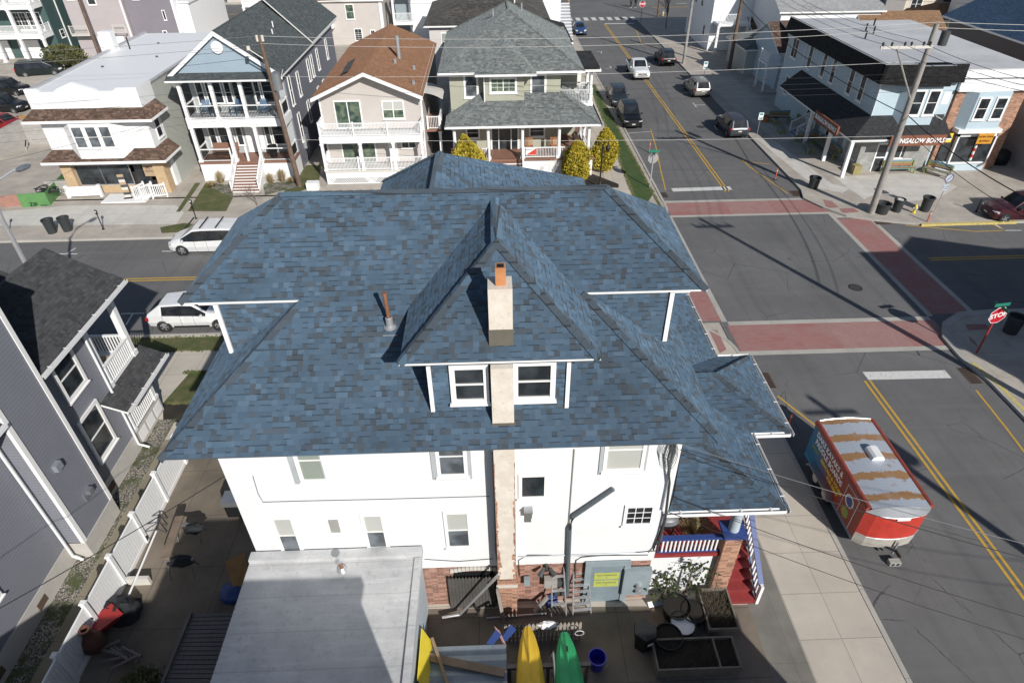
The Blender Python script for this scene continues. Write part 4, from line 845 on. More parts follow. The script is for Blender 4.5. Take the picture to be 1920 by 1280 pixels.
# vents
def vbox(x,y,z,w,h,d,mat='grey',nm='wall_vent'): MB().box(x,x+d,y-w/2,y+w/2,z-h/2,z+h/2).build(nm,M[mat],W)
vbox(-15.02,15.1,4.2,.3,.28,.16); p=UX(163,925,-15.02); vbox(-15.02,p.y,p.z,.42,.42,.05,'steel'); vbox(-14.97,p.y+.05,p.z+.1,.22,.2,.15,'steel')
for yy,xx in ((12.4,wx+.03),(10.0,wx+.03),(17.4,wx+.03),(8.0,wx+.03)): vbox(xx,yy,.5,.45,.3,.02,'rust','foundation_vent')
# stacked porches
for z,nm in ((.95,'lower'),(3.55,'upper')):
    MB().box(-23,wx,19.9,22.3,z-.25,z).build('porch_deck',M['trim'],W)
    rail(W,(wx-.02,20.05),(wx-.02,22.1),z,z+.95,gap=.13,bal=.045); rail(W,(wx-.15,22.2),(-20,22.2),z,z+.95,gap=.13,bal=.045)
    for yy in (20.0,22.15): column(W,wx-.12,yy,z,z+2.55 if z<2 else 6.8,.24)
    column(W,-19,22.15,z,z+2.4 if z<2 else 6.8,.24)
walls(W,-23,-16.9,19.9,20.0,.95,6.8,'gsiding','porch_wall')
MB().box(wx,wx+.02,19.9,22.3,.12,.9).build('lattice_panel',M['white'],W)
for k in range(3):
    MB().box(wx+.02,wx+.04,20.1+k*.75,20.7+k*.75,.25,.8).build('panel_trim',M['trim'],W)
r=MB(); r.prism([(-14.75,18.95,3.05),(-14.75,22.75,3.05),(-15.75,22.75,3.55),(-15.75,18.95,3.55)],(0,0,-.1),0,1); r.prism([(-14.75,22.75,3.05),(-20,22.75,3.05),(-20,22.0,3.5),(-15.75,22.0,3.5)],(0,0,-.1),0,1)
ro=r.build('pent_roof',[M['dark_sh'],M['trim']],W); gutter(ro,(-14.75,18.95,3.07),(-14.75,22.75,3.07),out=(1,0,0))
tb=thing('cardboard_box','plain cardboard box on the upper porch of the grey house','box'); MB().box(-16.9,-16.1,20.6,21.2,3.55,4.15).build('carton',M['card'],tb)
# ---------------------------------------------------- white panel fence
nf=thing('vinyl_fence','long white vinyl fence between the grey house and the yard','fence')
fx=-13.35; yy=-3.0; k=0
pts=[18.9,16.9,15.0,13.25,11.55,9.9,8.2,6.5,4.8]
for i in range(len(pts)-1):
    a,b=pts[i+1],pts[i]; pn=MB(); z0=.15;z1=1.62
    pn.box(fx-.03,fx+.03,a+.07,b-.07,z0,z0+.14); pn.box(fx-.03,fx+.03,a+.07,b-.07,z1-.1,z1)
    n=13; w_=(b-a-.14)/n
    for j in range(n): pn.box(fx-.018,fx+.018,a+.07+j*w_+.008,a+.07+(j+1)*w_-.008,z0+.14,z1-.1)
    pn.build('panel',M['white'],nf)
for p_ in pts:
    pm=MB(); pm.box(fx-.07,fx+.07,p_-.07,p_+.07,.1,1.72); pm.box(fx-.09,fx+.09,p_-.09,p_+.09,1.72,1.77); pm.prism([(fx-.07,p_-.07,1.77),(fx+.07,p_-.07,1.77),(fx+.07,p_+.07,1.77),(fx-.07,p_+.07,1.77)],(0,0,.03)); pm.build('post',M['white'],nf)
# ============================================================ white corner shop with the flat roof
S=thing('white_flat_roof_shop','white two storey shop with a long flat roof and brown shingled pent roofs','shop')
Y=47.1; xL,xR=-32.5,-24.95
walls(S,xL,xR,Y,66.5,3.0,7.7,'white'); walls(S,xL+.05,xR-.05,48.6,66.5,-.1,3.0,'white')
MB().box(xR-.0,xR+.03,49.2,66.5,.1,7.5).build('side_wall',M['palesiding'],S)
# flat roof with shaped parapet
MB().box(xL-.05,xR+.05,Y,66.6,7.55,7.68).build('roof',M['flatroof'],S)
pp=MB(); pp.prism([(xL-.1,Y-.05,6.6),(xR+.1,Y-.05,6.6),(xR+.1,Y-.05,7.95),(-26.2,Y-.05,7.95),(-26.5,Y-.05,7.75),(-27.6,Y-.05,7.75),(-28.0,Y-.05,7.95),(-29.2,Y-.05,8.35),(-30.3,Y-.05,7.95),(-30.6,Y-.05,7.75),(-31.6,Y-.05,7.75),(-31.9,Y-.05,7.95),(xL-.1,Y-.05,7.95)],(0,.3,0)); pp.box(xR-.05,xR+.1,Y+.26,49.3,6.6,7.93); pp.build('parapet',M['white'],S)
k=MB(); k.box(xL-.15,xL+.15,Y+.3,66.6,7.68,7.85); k.box(xR-.1,xR+.12,49.3,66.6,7.68,7.78); k.build('roof_edge',M['flatroof'],S)
c=MB(); a=U(212,100,8); c.box(-33.0,-32.0,59.5,60.3,6,9.2); c.build('chimney',M['white'],S)
MB().cyl((-31,60,7.6),(-31,60,8.7),.06,n=8).build('vent_pipe',M['black'],S)
for x,y in ((-30.5,54),(-27.5,57),(-29.4,62)): MB().lathe([(.12,0),(.1,.1),(0,.15)],(x,y,7.68),8).build('roof_vent',M['darkgrey'],S)
def pent(ze,zt,ex=.75,side=2.2):
    r=MB(); ys=Y
    r.prism([(xL-ex,ys-ex,ze),(xR+ex,ys-ex,ze),(xR,ys,zt),(xL,ys,zt)],(0,0,-.1),0,1); r.prism([(xR+ex,ys-ex,ze),(xR+ex,ys+side,ze),(xR,ys+side,zt),(xR,ys,zt)],(0,0,-.1),0,1)
    r.prism([(xL-ex,ys-ex,ze),(xL-ex,ys+side,ze),(xL,ys+side,zt),(xL,ys,zt)],(0,0,-.1),0,1); r.box(xL-ex,xR+ex,ys-ex-.03,ys-ex,ze-.17,ze+.01,1); r.box(xR+ex,xR+ex+.03,ys-ex,ys+side,ze-.17,ze+.01,1)
    r.build('pent_roof',[M['brown_sh'],M['trim']],S)
pent(5.95,6.65); pent(2.95,3.65)
# angled bay with three windows
b=MB(); bu=[(-31.0,Y),(-30.2,Y-.65),(-27.3,Y-.65),(-26.5,Y)]
b.prism([(x,y,5.9) for x,y in bu],(0,0,-2.75)); b.build('bay',M['white'],S)
for i in range(3): win(S,FR(-30.15+i*.98,Y-.66,0),0,.86,3.95,5.55,glass='glass2',trim=.09)
win(S,FR(xR,0,90),48.0,48.9,4.0,5.5,trim=.1)
# brick piers and storefront
for x in (xL+.35,xR-.35): MB().box(x-.4,x+.4,Y+.02,Y+.9,-.1,3.0).build('brick_pier',M['yellowbrick'],S)
MB().box(xL+.75,xR-.75,Y+.05,Y+.4,2.4,3.0).build('shop_fascia',M['white'],S)
MB().box(xL+.75,xR-.75,48.5,48.6,.1,2.5).build('shop_interior',M['shopdark'],S)
sf=MB()
for i,(u0,u1) in enumerate(((-31.7,-29.9),(-29.85,-27.7))):
    o=MB().box(u0,u1,Y+.42,Y+.45,.75,2.38).build('shop_window',M['glass'],S); f=MB(); f.box(u0-.04,u0,Y+.38,Y+.48,.7,2.4); f.box(u1,u1+.04,Y+.38,Y+.48,.7,2.4); f.box(u0,u1,Y+.38,Y+.48,.68,.75); f.build('frame',M['alu'],o)
MB().box(-31.7,-27.7,Y+.35,Y+.6,.1,.68).build('stall_riser',M['yellowbrick'],S)
MB().box(-27.5,-26.4,Y+.7,Y+.75,.12,2.35).build('shop_door',M['glass'],S)
bn=MB().box(-26.6,-25.6,Y+.3,Y+.33,1.35,2.35).build('hanging_board',M['card'],S); text(bn,'M',(-26.25,Y+.29,2.0),.4,'black',(R(90),0,0)); text(bn,'MARKETPLACE',(-26.1,Y+.29,1.75),.12,'black',(R(90),0,0))
for i in range(3):
    bb=MB(); x=-31.3+i*1.0
    for j in range(6): bb.box(x+j*.13,x+j*.13+.02,Y+.9,Y+.92,.5,1.3)
    for j in range(4): bb.box(x,x+.7,Y+.9,Y+.92,.5+j*.25,.52+j*.25)
    tag(bb.build('wire_rack',M['alu'],None),('wire display rack behind the left pane of the shop window','wire display rack in the middle of the shop window','wire display rack behind the right pane of the shop window')[i],'rack','display racks in the shop window')
MB().box(-29.5,-26.2,45.4,46.9,.12,.2).build('door_ramp',M['white'],S)
# white picket barriers leaning by the door
def barrier(cx,cy,rz,label,w=1.1,h=1.0):
    t=thing('picket_barrier',label,'barrier',(cx,cy,.12),rz,'white barriers in front of the shop')
    f=MB(); f.box(-w/2,-w/2+.1,-.05,.05,0,h+.1); f.box(w/2-.1,w/2,-.05,.05,0,h+.1); f.box(-w/2+.1,w/2-.1,-.03,.03,h-.1,h); f.box(-w/2+.1,w/2-.1,-.03,.03,.08,.16); f.build('frame',M['white'],t)
    p=MB(); n=7
    for i in range(1,n): x=-w/2+.1+(w-.2)*i/n; p.box(x-.025,x+.025,-.015,.015,.16,h-.1)
    p.build('pickets',M['white'],t); f=MB()
    for x in (-w/2+.05,w/2-.05): f.box(x-.05,x+.05,-.22,-.051,0,.08); f.box(x-.05,x+.05,.051,.22,0,.08)
    f.build('foot',M['white'],t); return t
p=U(295,372); barrier(p.x+.3,p.y,R(18),'white picket barrier nearest the brick pier, rightmost of the cluster'); barrier(p.x-.55,p.y-.05,R(60),'white picket barrier standing edge on in the middle of the cluster'); barrier(p.x-1.15,p.y,R(62),'white picket barrier at the left of the cluster by the door')
p=U(163,372); t=thing('solid_barrier','low solid white barrier below the left shop window','barrier',(p.x,p.y,.12),R(3)); MB().box(-1.2,1.2,-.05,.05,.1,.85).build('panel',M['white'],t)
for s in (-1.2,1.2): MB().box(s-.1,s+.1,-.12,.12,0,.95).build('post',M['white'],t)
# banner sign by the door
p=U(243,376); t=thing('feather_banner','tall narrow striped banner standing by the shop door','banner',(p.x,p.y,.12),R(10)); b=MB()
for i in range(9): b.box(-.22,.22,-.01,.01,.15+i*.2,.35+i*.2,i%3)
b.build('cloth',[M['offwhite'],M['darkgrey'],M['card']],t); MB().box(-.3,.3,-.15,.15,0,.1).build('base',M['black'],t)
# ============================================================ blue gabled porch house
B=thing('blue_gable_porch_house','tall house with two stacked open porches and a pale blue gable','house')
Y=49.25; xl,xr=-23.1,-15.75
walls(B,xl+.1,xr,51.3,70,-.1,8.0,'slatesiding')
MB().box(xl,xr,Y,51.35,-.1,1.5).build('porch_skirt',M['white'],B); MB().box(xl-.05,xr+.05,Y-.05,51.3,1.5,1.65).build('porch_deck',M['deck'],B)
MB().box(xl-.02,xr+.02,Y-.03,51.3,4.35,4.95).build('porch_floor_band',M['white'],B)
MB().box(xl+.1,xr-.1,51.2,51.32,1.6,8).build('porch_wall',M['bluegrey'],B)
cols=[xl+.15,xl+2.45,xl+4.6,xr-.15]
for x in cols:
    column(B,x,Y+.12,4.95,7.85,.24)
for x in (xl+.15,xl+2.9,xl+4.9,xr-.15): column(B,x,Y+.12,1.65,4.4,.24)
MB().box(xl+3.75,xl+3.9,Y+.05,Y+.2,1.65,2.8).build('newel_post',M['white'],B)
for z in (1.65,4.95):
    if z>2: rail(B,(xl+.15,Y+.12),(xr-.15,Y+.12),z,z+1.0,gap=.11,bal=.03,balm='black')
    else: rail(B,(xl+.15,Y+.12),(xl+2.6,Y+.12),z,z+1,gap=.11,bal=.03,balm='black'); rail(B,(xl+4.9,Y+.12),(xr-.15,Y+.12),z,z+1,gap=.11,bal=.03,balm='black')
    rail(B,(xl+.12,Y+.2),(xl+.12,51.2),z,z+1,gap=.12,balm='black'); rail(B,(xr-.12,Y+.2),(xr-.12,51.2),z,z+1,gap=.12,balm='black')
MB().box(xl-.1,xr+.1,Y-.05,51.3,7.75,7.9).build('porch_ceiling',M['trim'],B)
for z0 in (1.7,5.0):
    for u0,u1 in ((.5,1.1),(1.25,2.5),(2.65,3.2)): win(B,FR(xl,51.2,0),u0,u1,z0+.55,z0+2.2,trim=.08)
    for u0,u1 in ((4.9,5.4),(5.5,6.6)): win(B,FR(xl,51.2,0),u0,u1,z0+.55,z0+2.2,trim=.08)
    for u0 in (3.4,4.15): MB().box(xl+u0,xl+u0+.65,51.13,51.2,z0,z0+2.1).build('door',M['white'] if z0<3 else M['glass'],B)
r=MB(); r.prism([(xl-.45,Y-.55,7.9),(xr+.5,Y-.55,7.9),(xr+.5,Y+.6,8.35),(xl-.45,Y+.6,8.35)],(0,0,-.12),0,1); r.build('pent_roof',[M['slate_sh'],M['trim']],B)
xm=(xl+xr)/2; zr=11.0
gabwall(B,FR(0,Y+.3,0),xl+.1,xr-.1,xm,8.1,8.15,zr-.1,'bluesiding2')
gable_y(B,xl-.5,xr+.5,xm,Y+.1,70.5,8.0,zr,'slate_sh',t=.14)
bb=MB()
for s in (-1,1):
    a=Vector((xm,Y-.02,zr+.03)); b=Vector((xm+s*((xr-xl)/2+.5),Y-.02,8.03)); dd=Vector((0,0,-.3)); bb.prism([a,b,b+dd,a+dd],(0,.12,0))
bb.build('bargeboard',M['white'],B); 
v=MB(); v.cyl((xm,Y+.14,9.95),(xm,Y+.2,9.95),.42,n=20); v.build('gable_vent',M['white'],B)
stairs(B,xl+2.95,xl+4.95,Y-.05,46.85,1.65,.12,10,'deck','white')
for x in (xl+2.9,xl+5.0): rail(B,(x,Y,1.5),(x,46.9,.1),0.1,1.0,gap=.14,bal=.03)
# side windows, east wall
for (y0_,y1_,z0,z1) in ((52,52.7,5,7.2),(54.5,55.2,5,6.9),(58.3,59,5.2,7),(59.7,60.4,5.2,7),(62,62.7,5.2,7),(52.6,53.3,1.9,4.2),(56,56.7,2.4,4.2),(60.2,60.9,2.4,4.2),(62.5,63.2,2.4,4.2),(66,66.7,5.2,7)): winE(B,xr,y0_,y1_,z0,z1,trim=.08,depth=.06)
hp=MB(); hp.box(xr-3.6,xr+.3,63,70,8,8.3); hp.build('dormer_wall',M['slatesiding'],B)
r=MB(); r.prism([(xr+.55,59.5,8.15),(xr+.55,70.8,8.15),(xm+.3,70.8,11.3),(xm+.3,61.0,11.3)],(0,0,-.14),0,1); r.build('roof',[M['slate_sh'],M['trim']],B)
for (x,y,z) in ((xr-1.9,57.5,9.7),(xr-1.6,56.0,9.4)): MB().cyl((x,y,z-.3),(x,y,z+.45),.05,n=8).build('vent_pipe',M['white'],B)
MB().box(xr-.02,xr+.25,52.8,53.3,1.3,2.3).build('meter_box',M['alu'],B)
# adirondack chairs on the upper porch
def adiron(x,y,z,rz,label):
    t=thing('slatted_chair',label,'chair',(x,y,z),rz,'blue slatted chairs on the upper porch')
    b=MB(); 
    for i in range(5): b.prism([(-.25+i*.11,.28,.35),(-.16+i*.11,.28,.35),(-.16+i*.12,.55,1.0),(-.25+i*.12,.55,1.0)],(0,.02,0))
    b.build('backrest',M['bluechair'],t); b=MB()
    b.prism([(-.28,-.25,.38),(.28,-.25,.38),(.28,.3,.26),(-.28,.3,.26)],(0,0,-.03)); b.build('seat',M['bluechair'],t)
    for s in (-1,1): MB().box(s*.33-.05,s*.33+.05,-.3,.35,.55,.58).build('armrest',M['bluechair'],t)
    for sx in (-.3,.3):
        for sy in (-.25,.3): MB().box(sx-.025,sx+.025,sy-.025,sy+.025,0,.55).build('leg',M['bluechair'],t)
    return t
ch=adiron(xl+1.2,50.3,4.95,R(10),'blue slatted chair on the upper porch nearest its left end')
copy_at(ch,(xl+3.4,50.4,4.95),R(-25),'blue slatted chair on the upper porch between the two middle columns'); copy_at(ch,(xl+5.6,50.3,4.95),R(5),'blue slatted chair on the upper porch nearest its right end')
tb=thing('round_patio_table','dark round patio table on the upper porch of the blue gabled house','table',(xl+2.0,50.2,4.95)); MB().cyl((0,0,.68),(0,0,.71),.5,n=18).build('tabletop',M['black'],tb); MB().cyl((0,0,0),(0,0,.68),.06,n=8).build('pedestal',M['black'],tb)
wc=thing('wicker_chair','black barrel shaped chair on the lower porch of the blue gabled house','chair',(xl+5.6,50.2,1.65)); MB().lathe([(.28,.0),(.3,.4),(.32,.42)],(0,0,0),14).build('base',M['black'],wc); MB().lathe([(.33,.42),(.36,.9),(.3,.92)],(0,0,0),14).build('backrest',M['black'],wc)
bn=thing('porch_bench','long brown bench on the lower porch of the blue gabled house','bench',(xl+1.7,50.7,1.65)); MB().box(-1,1,-.25,.25,.4,.46).build('seat',M['deck'],bn); MB().box(-1,1,.2,.26,.46,.95).build('backrest',M['deck'],bn)
for s in (-.9,.9): MB().box(s-.04,s+.04,-.2,.2,0,.4).build('leg',M['deck'],bn)
# ============================================================ tan house with the orange-brown roof
T=thing('orange_roof_house','beige two storey house with an orange brown gable roof and two balconies','house')
Y=48.0; xl,xr=-13.1,-5.3; YW=49.5
walls(T,xl+.1,xr,YW,65.5,-.1,6.6,'tansiding'); MB().box(xl,xr,Y+.05,YW,-.1,1.05).build('porch_skirt',M['white'],T)
lt=MB()
random.seed(2)
for (ua,ub) in ((xl+.5,xl+3.3),(xl+3.8,xr-.4)):
    x=ua
    while x<ub:
        for s in (-1,1): lt.add([(x,Y+.03,.2),(x+.03,Y+.03,.2),(x+.03+s*.35,Y+.03,.62),(x+s*.35,Y+.03,.62)],[(0,1,2,3)])
        x+=.14
lt.build('lattice',M['darkgrey'],T)
MB().box(xl,xr,Y,YW,1.05,1.2).build('porch_deck',M['offwhite'],T); MB().box(xl,xr,Y,YW,3.35,3.85).build('balcony_deck',M['white'],T)
for x in (xl+.1,xl+3.0,xl+5.5,xr-.1): column(T,x,Y+.1,1.2,3.35,.2)
for z in (1.2,3.85):
    rail(T,(xl+.05,Y+.1),(xr-.05,Y+.1),z,z+1,gap=.105,bal=.035)
    rail(T,(xl+.05,Y+.15),(xl+.05,YW),z,z+1,gap=.12); rail(T,(xr-.05,Y+.15),(xr-.05,YW),z,z+1,gap=.12)
    for x in (xl+2.65,xl+5.2): MB().box(x-.06,x+.06,Y+.02,Y+.14,z-.1,z+1.08).build('rail_post',M['white'],T)
xm=-9.25; gabwall(T,FR(0,YW-.005,0),xl+.1,xr,xm,6.3,6.45,8.15,'tansiding')
gable_y(T,xl-.25,xr+.2,xm,YW-.85,66,6.5,8.25,'orange_sh',t=.12)
bb=MB()
for s,e in ((-1,xl-.25),(1,xr+.2)):
    a=Vector((xm,YW-.95,8.27)); b=Vector((e,YW-.95,6.52)); dd=Vector((0,0,-.26)); bb.prism([a,b,b+dd,a+dd],(0,.1,0))
bb.build('bargeboard',M['white'],T)
win(T,FR(xl,YW-.01,0),1.15,3.2,4.0,6.1,rows=1,cols=2,glass='glassg',trim=.1); win(T,FR(xl,YW-.01,0),4.75,6.45,4.65,6.05,rows=2,cols=2,glass='glassg',upper='blind',trim=.1)
win(T,FR(xl,YW-.01,0),1.2,3.9,1.25,3.1,rows=1,cols=2,glass='glassg',trim=.1); win(T,FR(xl,YW-.01,0),5.9,7.1,2.35,3.05,rows=1,cols=2,glass='glass',trim=.08); MB().box(xl+4.9,xl+5.6,YW-.05,YW,1.25,3.1).build('door',M['white'],T)
MB().box(xl+.1,xl+.2,YW-.05,YW+.05,1,6.4).build('corner_board',M['white'],T); MB().box(xr-.1,xr+.03,YW-.05,YW+.1,1,6.4).build('corner_board',M['white'],T)
MB().cyl((-7.5,56.0,7.3),(-7.5,56.0,9.2),.16,n=12).build('flue_pipe',M['alu'],T,smooth=True)
for (x,y) in ((-7.6,54.2),(-6.2,54.6),(-5.9,50.8)): MB().box(x-.1,x+.1,y-.1,y+.1,6.3+(xr-x)*.44,6.3+(xr-x)*.44+.55).build('roof_vent',M['alu'],T)
MB().box(-11.1,-10.5,59,60.4,7.1,7.75).build('skylight',M['alu'],T) if 0 else None
for (x,y) in ((-11.3,54.6),(-11.2,52.6)):
    sk=MB(); z=6.5+(x-(xl-.25))*.4545; sk.prism([(x-.3,y-1,z-.1),(x+.3,y-1,z+.17),(x+.3,y+1,z+.17),(x-.3,y+1,z-.1)],(0,0,.06)); sk.build('roof_patch',M['dark_sh'],T)
# side deck with curved white awning
MB().box(xr,xr+1.2,51,55,3.1,3.3).build('side_deck',M['deck'],T); rail(T,(xr+.1,51.05),(xr+1.15,51.05),3.3,4.3); rail(T,(xr+1.15,51.1),(xr+1.15,55),3.3,4.3); column(T,xr+1.1,51.1,.1,3.1,.2)
aw=MB(); n=8
for i in range(n):
    t0,t1=i/n,(i+1)/n; f=lambda t:(xr+.02+1.55*t, 6.45-.5*t*t)
    a,b=f(t0),f(t1); aw.prism([(a[0],49.9,a[1]),(b[0],49.9,b[1]),(b[0],52.6,b[1]),(a[0],52.6,a[1])],(0,0,-.03))
aw.build('awning',M['offwhite'],T)
wb=thing('white_utility_box','small white box on the grass beside the porch skirt of the beige house','box'); p=U(590,357); MB().box(p.x-.5,p.x+.4,p.y-.3,p.y+.3,.12,.7).build('lid',M['white'],wb)
# ============================================================ olive house with grey hip roofs
O=thing('olive_hip_roof_house','olive sided corner house with grey hip roofs and a wide front porch','house')
xl,xr=-3.35,8.05; YP=48.3; YW=51.0
walls(O,-3.2,5.35,YW,66,-.1,7.75,'olivesiding'); MB().box(5.3,7.0,54,66,1.6,7.75).build('wall',M['olivesiding'],O)
MB().box(xl,xr-.2,48.7,54,-.1,1.45).build('porch_skirt',M['white'],O); MB().box(xl-.05,xr-.1,48.6,56,1.45,1.6).build('porch_deck',M['deck'],O)
r=MB(); e=4.33; t_=6.0; yb=51.0; a1=Vector((-3.62,YP,e)); a2=Vector((8.25,YP,e)); dx=2.7
r.prism([a1,a2,(5.4,yb,t_),(-.9,yb,t_)],(0,0,-.12),0,1); r.prism([a1,(-.9,yb,t_),(-3.25,yb+.0,4.6),(-3.62,yb,e)],(0,0,-.12),0,1); r.prism([a2,(8.25,57,e),(5.4,57,t_),(5.4,yb,t_)],(0,0,-.12),0,1)
ro=r.build('porch_roof',[M['grey_sh'],M['trim']],O); caps(ro,[(a1,(-.9,yb,t_)),(a2,(5.4,yb,t_))],'grey_sh',.12); gutter(ro,a1,a2,out=(0,-1,0)); gutter(ro,a2,(8.25,57,e),out=(1,0,0),m='darkgrey')
MB().box(-3.5,8.1,YP+.15,56,e-.24,e-.14).build('porch_ceiling',M['trim'],O)
for x in (-2.95,-.35,2.3,5.15,7.45): column(O,x,48.85,1.6,e-.22,.28,rnd=True)
for y in (51.5,54.0): column(O,7.45,y,1.6,e-.22,.28,rnd=True)
rail(O,(-2.95,48.85),(-.45,48.85),1.6,2.45,gap=.12); rail(O,(2.35,48.85),(5.1,48.85),1.6,2.45,gap=.12); rail(O,(5.2,48.85),(7.4,48.85),1.6,2.45,gap=.12); rail(O,(7.45,48.95),(7.45,54),1.6,2.45,gap=.12)
stairs(O,-.25,2.25,48.6,45.9,1.6,.12,9,'deck','white'); rail(O,(2.3,48.6,1.5),(2.3,46,.1),.1,1.0,gap=.14); rail(O,(-.3,48.6,1.5),(-.3,46,.1),.1,1.0,gap=.14)
hip(O,-4.0,7.05,50.1,64.5,7.75,11.1,'grey_sh',t=.14)
# front bay with small hip
MB().box(-.6,2.5,50.35,YW,5.2,7.7).build('bay',M['olivesiding'],O)
r=MB(); r.prism([(-1.2,49.55,7.72),(3.4,49.55,7.72),(1.1,51.9,9.35)],(0,0,-.12),0,1); r.prism([(-1.2,49.55,7.72),(1.1,51.9,9.35),(1.1,54,9.9),(-1.2,50.9,7.9)],(0,0,-.12),0,1); r.prism([(3.4,49.55,7.72),(1.1,51.9,9.35),(1.1,54,9.9),(3.4,50.9,7.9)],(0,0,-.12),0,1); o=r.build('bay_roof',[M['grey_sh'],M['trim']],O)
gutter(o,(-1.2,49.55,7.72),(3.4,49.55,7.72),out=(0,-1,0)); gutter(O,(-4,50.1,7.75),(-1.2,50.1,7.75),out=(0,-1,0)); gutter(O,(3.4,50.1,7.75),(7.05,50.1,7.75),out=(0,-1,0))
win(O,FR(0,50.34,0),-.15,1.95,6.15,7.35,rows=1,cols=2,munt=(4,3),glass='glassg',trim=.16); winF(O,YW,868,138,898,184,trim=.16,glass='glass2'); winF(O,YW,994,138,1024,182,trim=.16,glass='glass2')
winF(O,YW,873,238,900,260,trim=.12); winF(O,YW,992,234,1022,257,trim=.12)
d=MB().box(-.05,2.0,YW-.08,YW,1.6,3.9).build('door',M['glass'],O); f=MB(); f.box(-.2,-.05,YW-.12,YW,1.6,4.0);f.box(2,2.15,YW-.12,YW,1.6,4.0);f.box(-.05,2,YW-.12,YW-.02,3.9,4.0);f.box(.45,.52,YW-.12,YW-.08,1.6,3.9);f.box(1.45,1.52,YW-.12,YW-.08,1.6,3.9);f.build('frame',M['white'],d)
MB().tube([(-.55,50.3,7.6),(-.55,50.3,5.3)],.05,6).build('downspout',M['white'],O)
# balcony corner with flat black roof
r=MB(); r.box(5.6,8.35,51.2,56.5,7.55,7.72,0); r.box(5.5,8.45,51.1,56.6,7.4,7.55,1); r.build('balcony_roof',[M['black_sh'],M['trim']],O)
MB().box(5.36,8.05,51.6,56.2,4.7,4.95).build('balcony_deck',M['white'],O); rail(O,(5.4,51.7),(7.95,51.7),4.95,5.95,gap=.12); rail(O,(7.95,51.8),(7.95,56),4.95,5.95,gap=.12); rail(O,(5.4,54),(7.95,54),5.0,5.9,gap=.12)
for y in (51.75,54): column(O,7.8,y,4.95,7.4,.28,rnd=True)
for s in (-1.2,1.2): MB().cyl((1.5+s,58+s,10.2),(1.5+s,58+s,10.9),.07,n=8).build('vent_pipe',M['alu'],O)
for nm,x,lb in (('rocking_chair',3.0,'wooden rocking chair on the olive house porch nearest the door'),('rocking_chair',5.0,'wooden rocking chair on the olive house porch nearest the white box')):
    t=thing(nm,lb,'chair',(x-.1,50.2,1.6),0,'rocking chairs on the olive house porch'); MB().box(-.3,.3,-.25,.25,.4,.45).build('seat',M['tanwood'],t); b=MB()
    for i in range(6): b.box(-.28+i*.1,-.22+i*.1,.22,.25,.45,1.15)
    b.build('backrest',M['tanwood'],t)
    for s in (-.28,.28): MB().tube([(s,-.4,.1),(s,0,.02),(s,.45,.12)],.025,5).build('rocker',M['black'],t); MB().box(s-.02,s+.02,-.2,-.16,.04,.6).build('leg',M['black'],t)
sg=thing('lawn_sign','white and red triangle patterned sign tied to the olive house porch railing','sign'); MB().box(2.55,3.4,48.76,48.78,1.85,2.45).build('panel',M['white'],sg); s=MB(); s.prism([(2.6,48.755,1.88),(3.38,48.755,1.88),(3.38,48.755,2.4)],(0,.004,0)); s.build('red_triangle',M['signred'],sg); text(sg,'BEACH',(2.82,48.752,2.28),.16,'darkgrey',(R(90),0,0),.002)
# ============================================================ pale blue bowl shop on the corner
E_=thing('pale_blue_corner_shop','pale blue two storey shop with black shingled mansard and a brown wooden name board','shop')
x0,x1,y0,y1=29.0,34.75,48.3,66
walls(E_,x0,x1,y0,y1,-.1,8.1,'bluesiding'); MB().box(x0-.35,x1,y0-.35,y1,8.0,8.12).build('roof',M['flatroof'],E_)
m=MB()
m.prism([(x0-.55,y0-.5,7.0),(x0-.55,y1+.2,7.0),(x0-.35,y1,8.3),(x0-.35,y0-.35,8.3)],(.25,0,0),0,0); m.prism([(x0-.55,y0-.5,7.0),(x1+.1,y0-.5,7.0),(x1+.1,y0-.35,8.3),(x0-.35,y0-.35,8.3)],(0,.25,0),0,0)
m.prism([(31.0,y0-1.1,6.9),(33.5,y0-1.1,6.9),(33.5,y0-.9,8.3),(31.0,y0-.9,8.3)],(0,1.0,0),0,0); m.prism([(x0-.5,y0-.5,7.0),(31,y0-1.1,6.9),(31.0,y0-.9,8.3),(x0+1,y0-.35,8.3)],(0,.2,0),0,0)
m.build('mansard',[M['black_sh']],E_)
c=MB(); c.box(x0-.4,x0-.3,y0-.4,y1,8.3,8.34); c.box(x0-.3,31,y0-.4,y0-.28,8.3,8.34); c.box(31,33.5,y0-.95,y0-.83,8.3,8.34); c.box(33.5,x1+.1,y0-.4,y0-.28,8.3,8.34); c.build('roof_edge',M['alu'],E_)
b=MB(); b.prism([(30.6,y0,7),(31.1,y0-.7,7),(33.3,y0-.7,7),(33.8,y0,7)],(0,0,-3.0)); b.build('bay',M['bluesiding'],E_)
for u in (31.2,32.35): win(E_,FR(u,y0-.7,0),0,.95,4.7,6.6,trim=.12,glass='glass',depth=.06)
pl=MB().box(34.0,34.55,y0-.03,y0,5.3,6.2).build('address_plate',M['white'],E_)
for yy in (50.3,52.2,55.4,57.3,60.2): win(E_,FR(x0,0,270),-(yy+.85),-yy,4.9,6.9,trim=.12,depth=.06)
win(E_,FR(x0,0,270),-64.9,-63.4,5.0,6.8,cols=2,trim=.12)
for yy in (48.35,61.9,65.9): MB().box(x0-.04,x0+.0,yy-.07,yy+.07,4.2,7.0).build('corner_board',M['white'],E_)
win(E_,FR(x0,0,270),-64.6,-63.6,1.7,3.4,trim=.12)
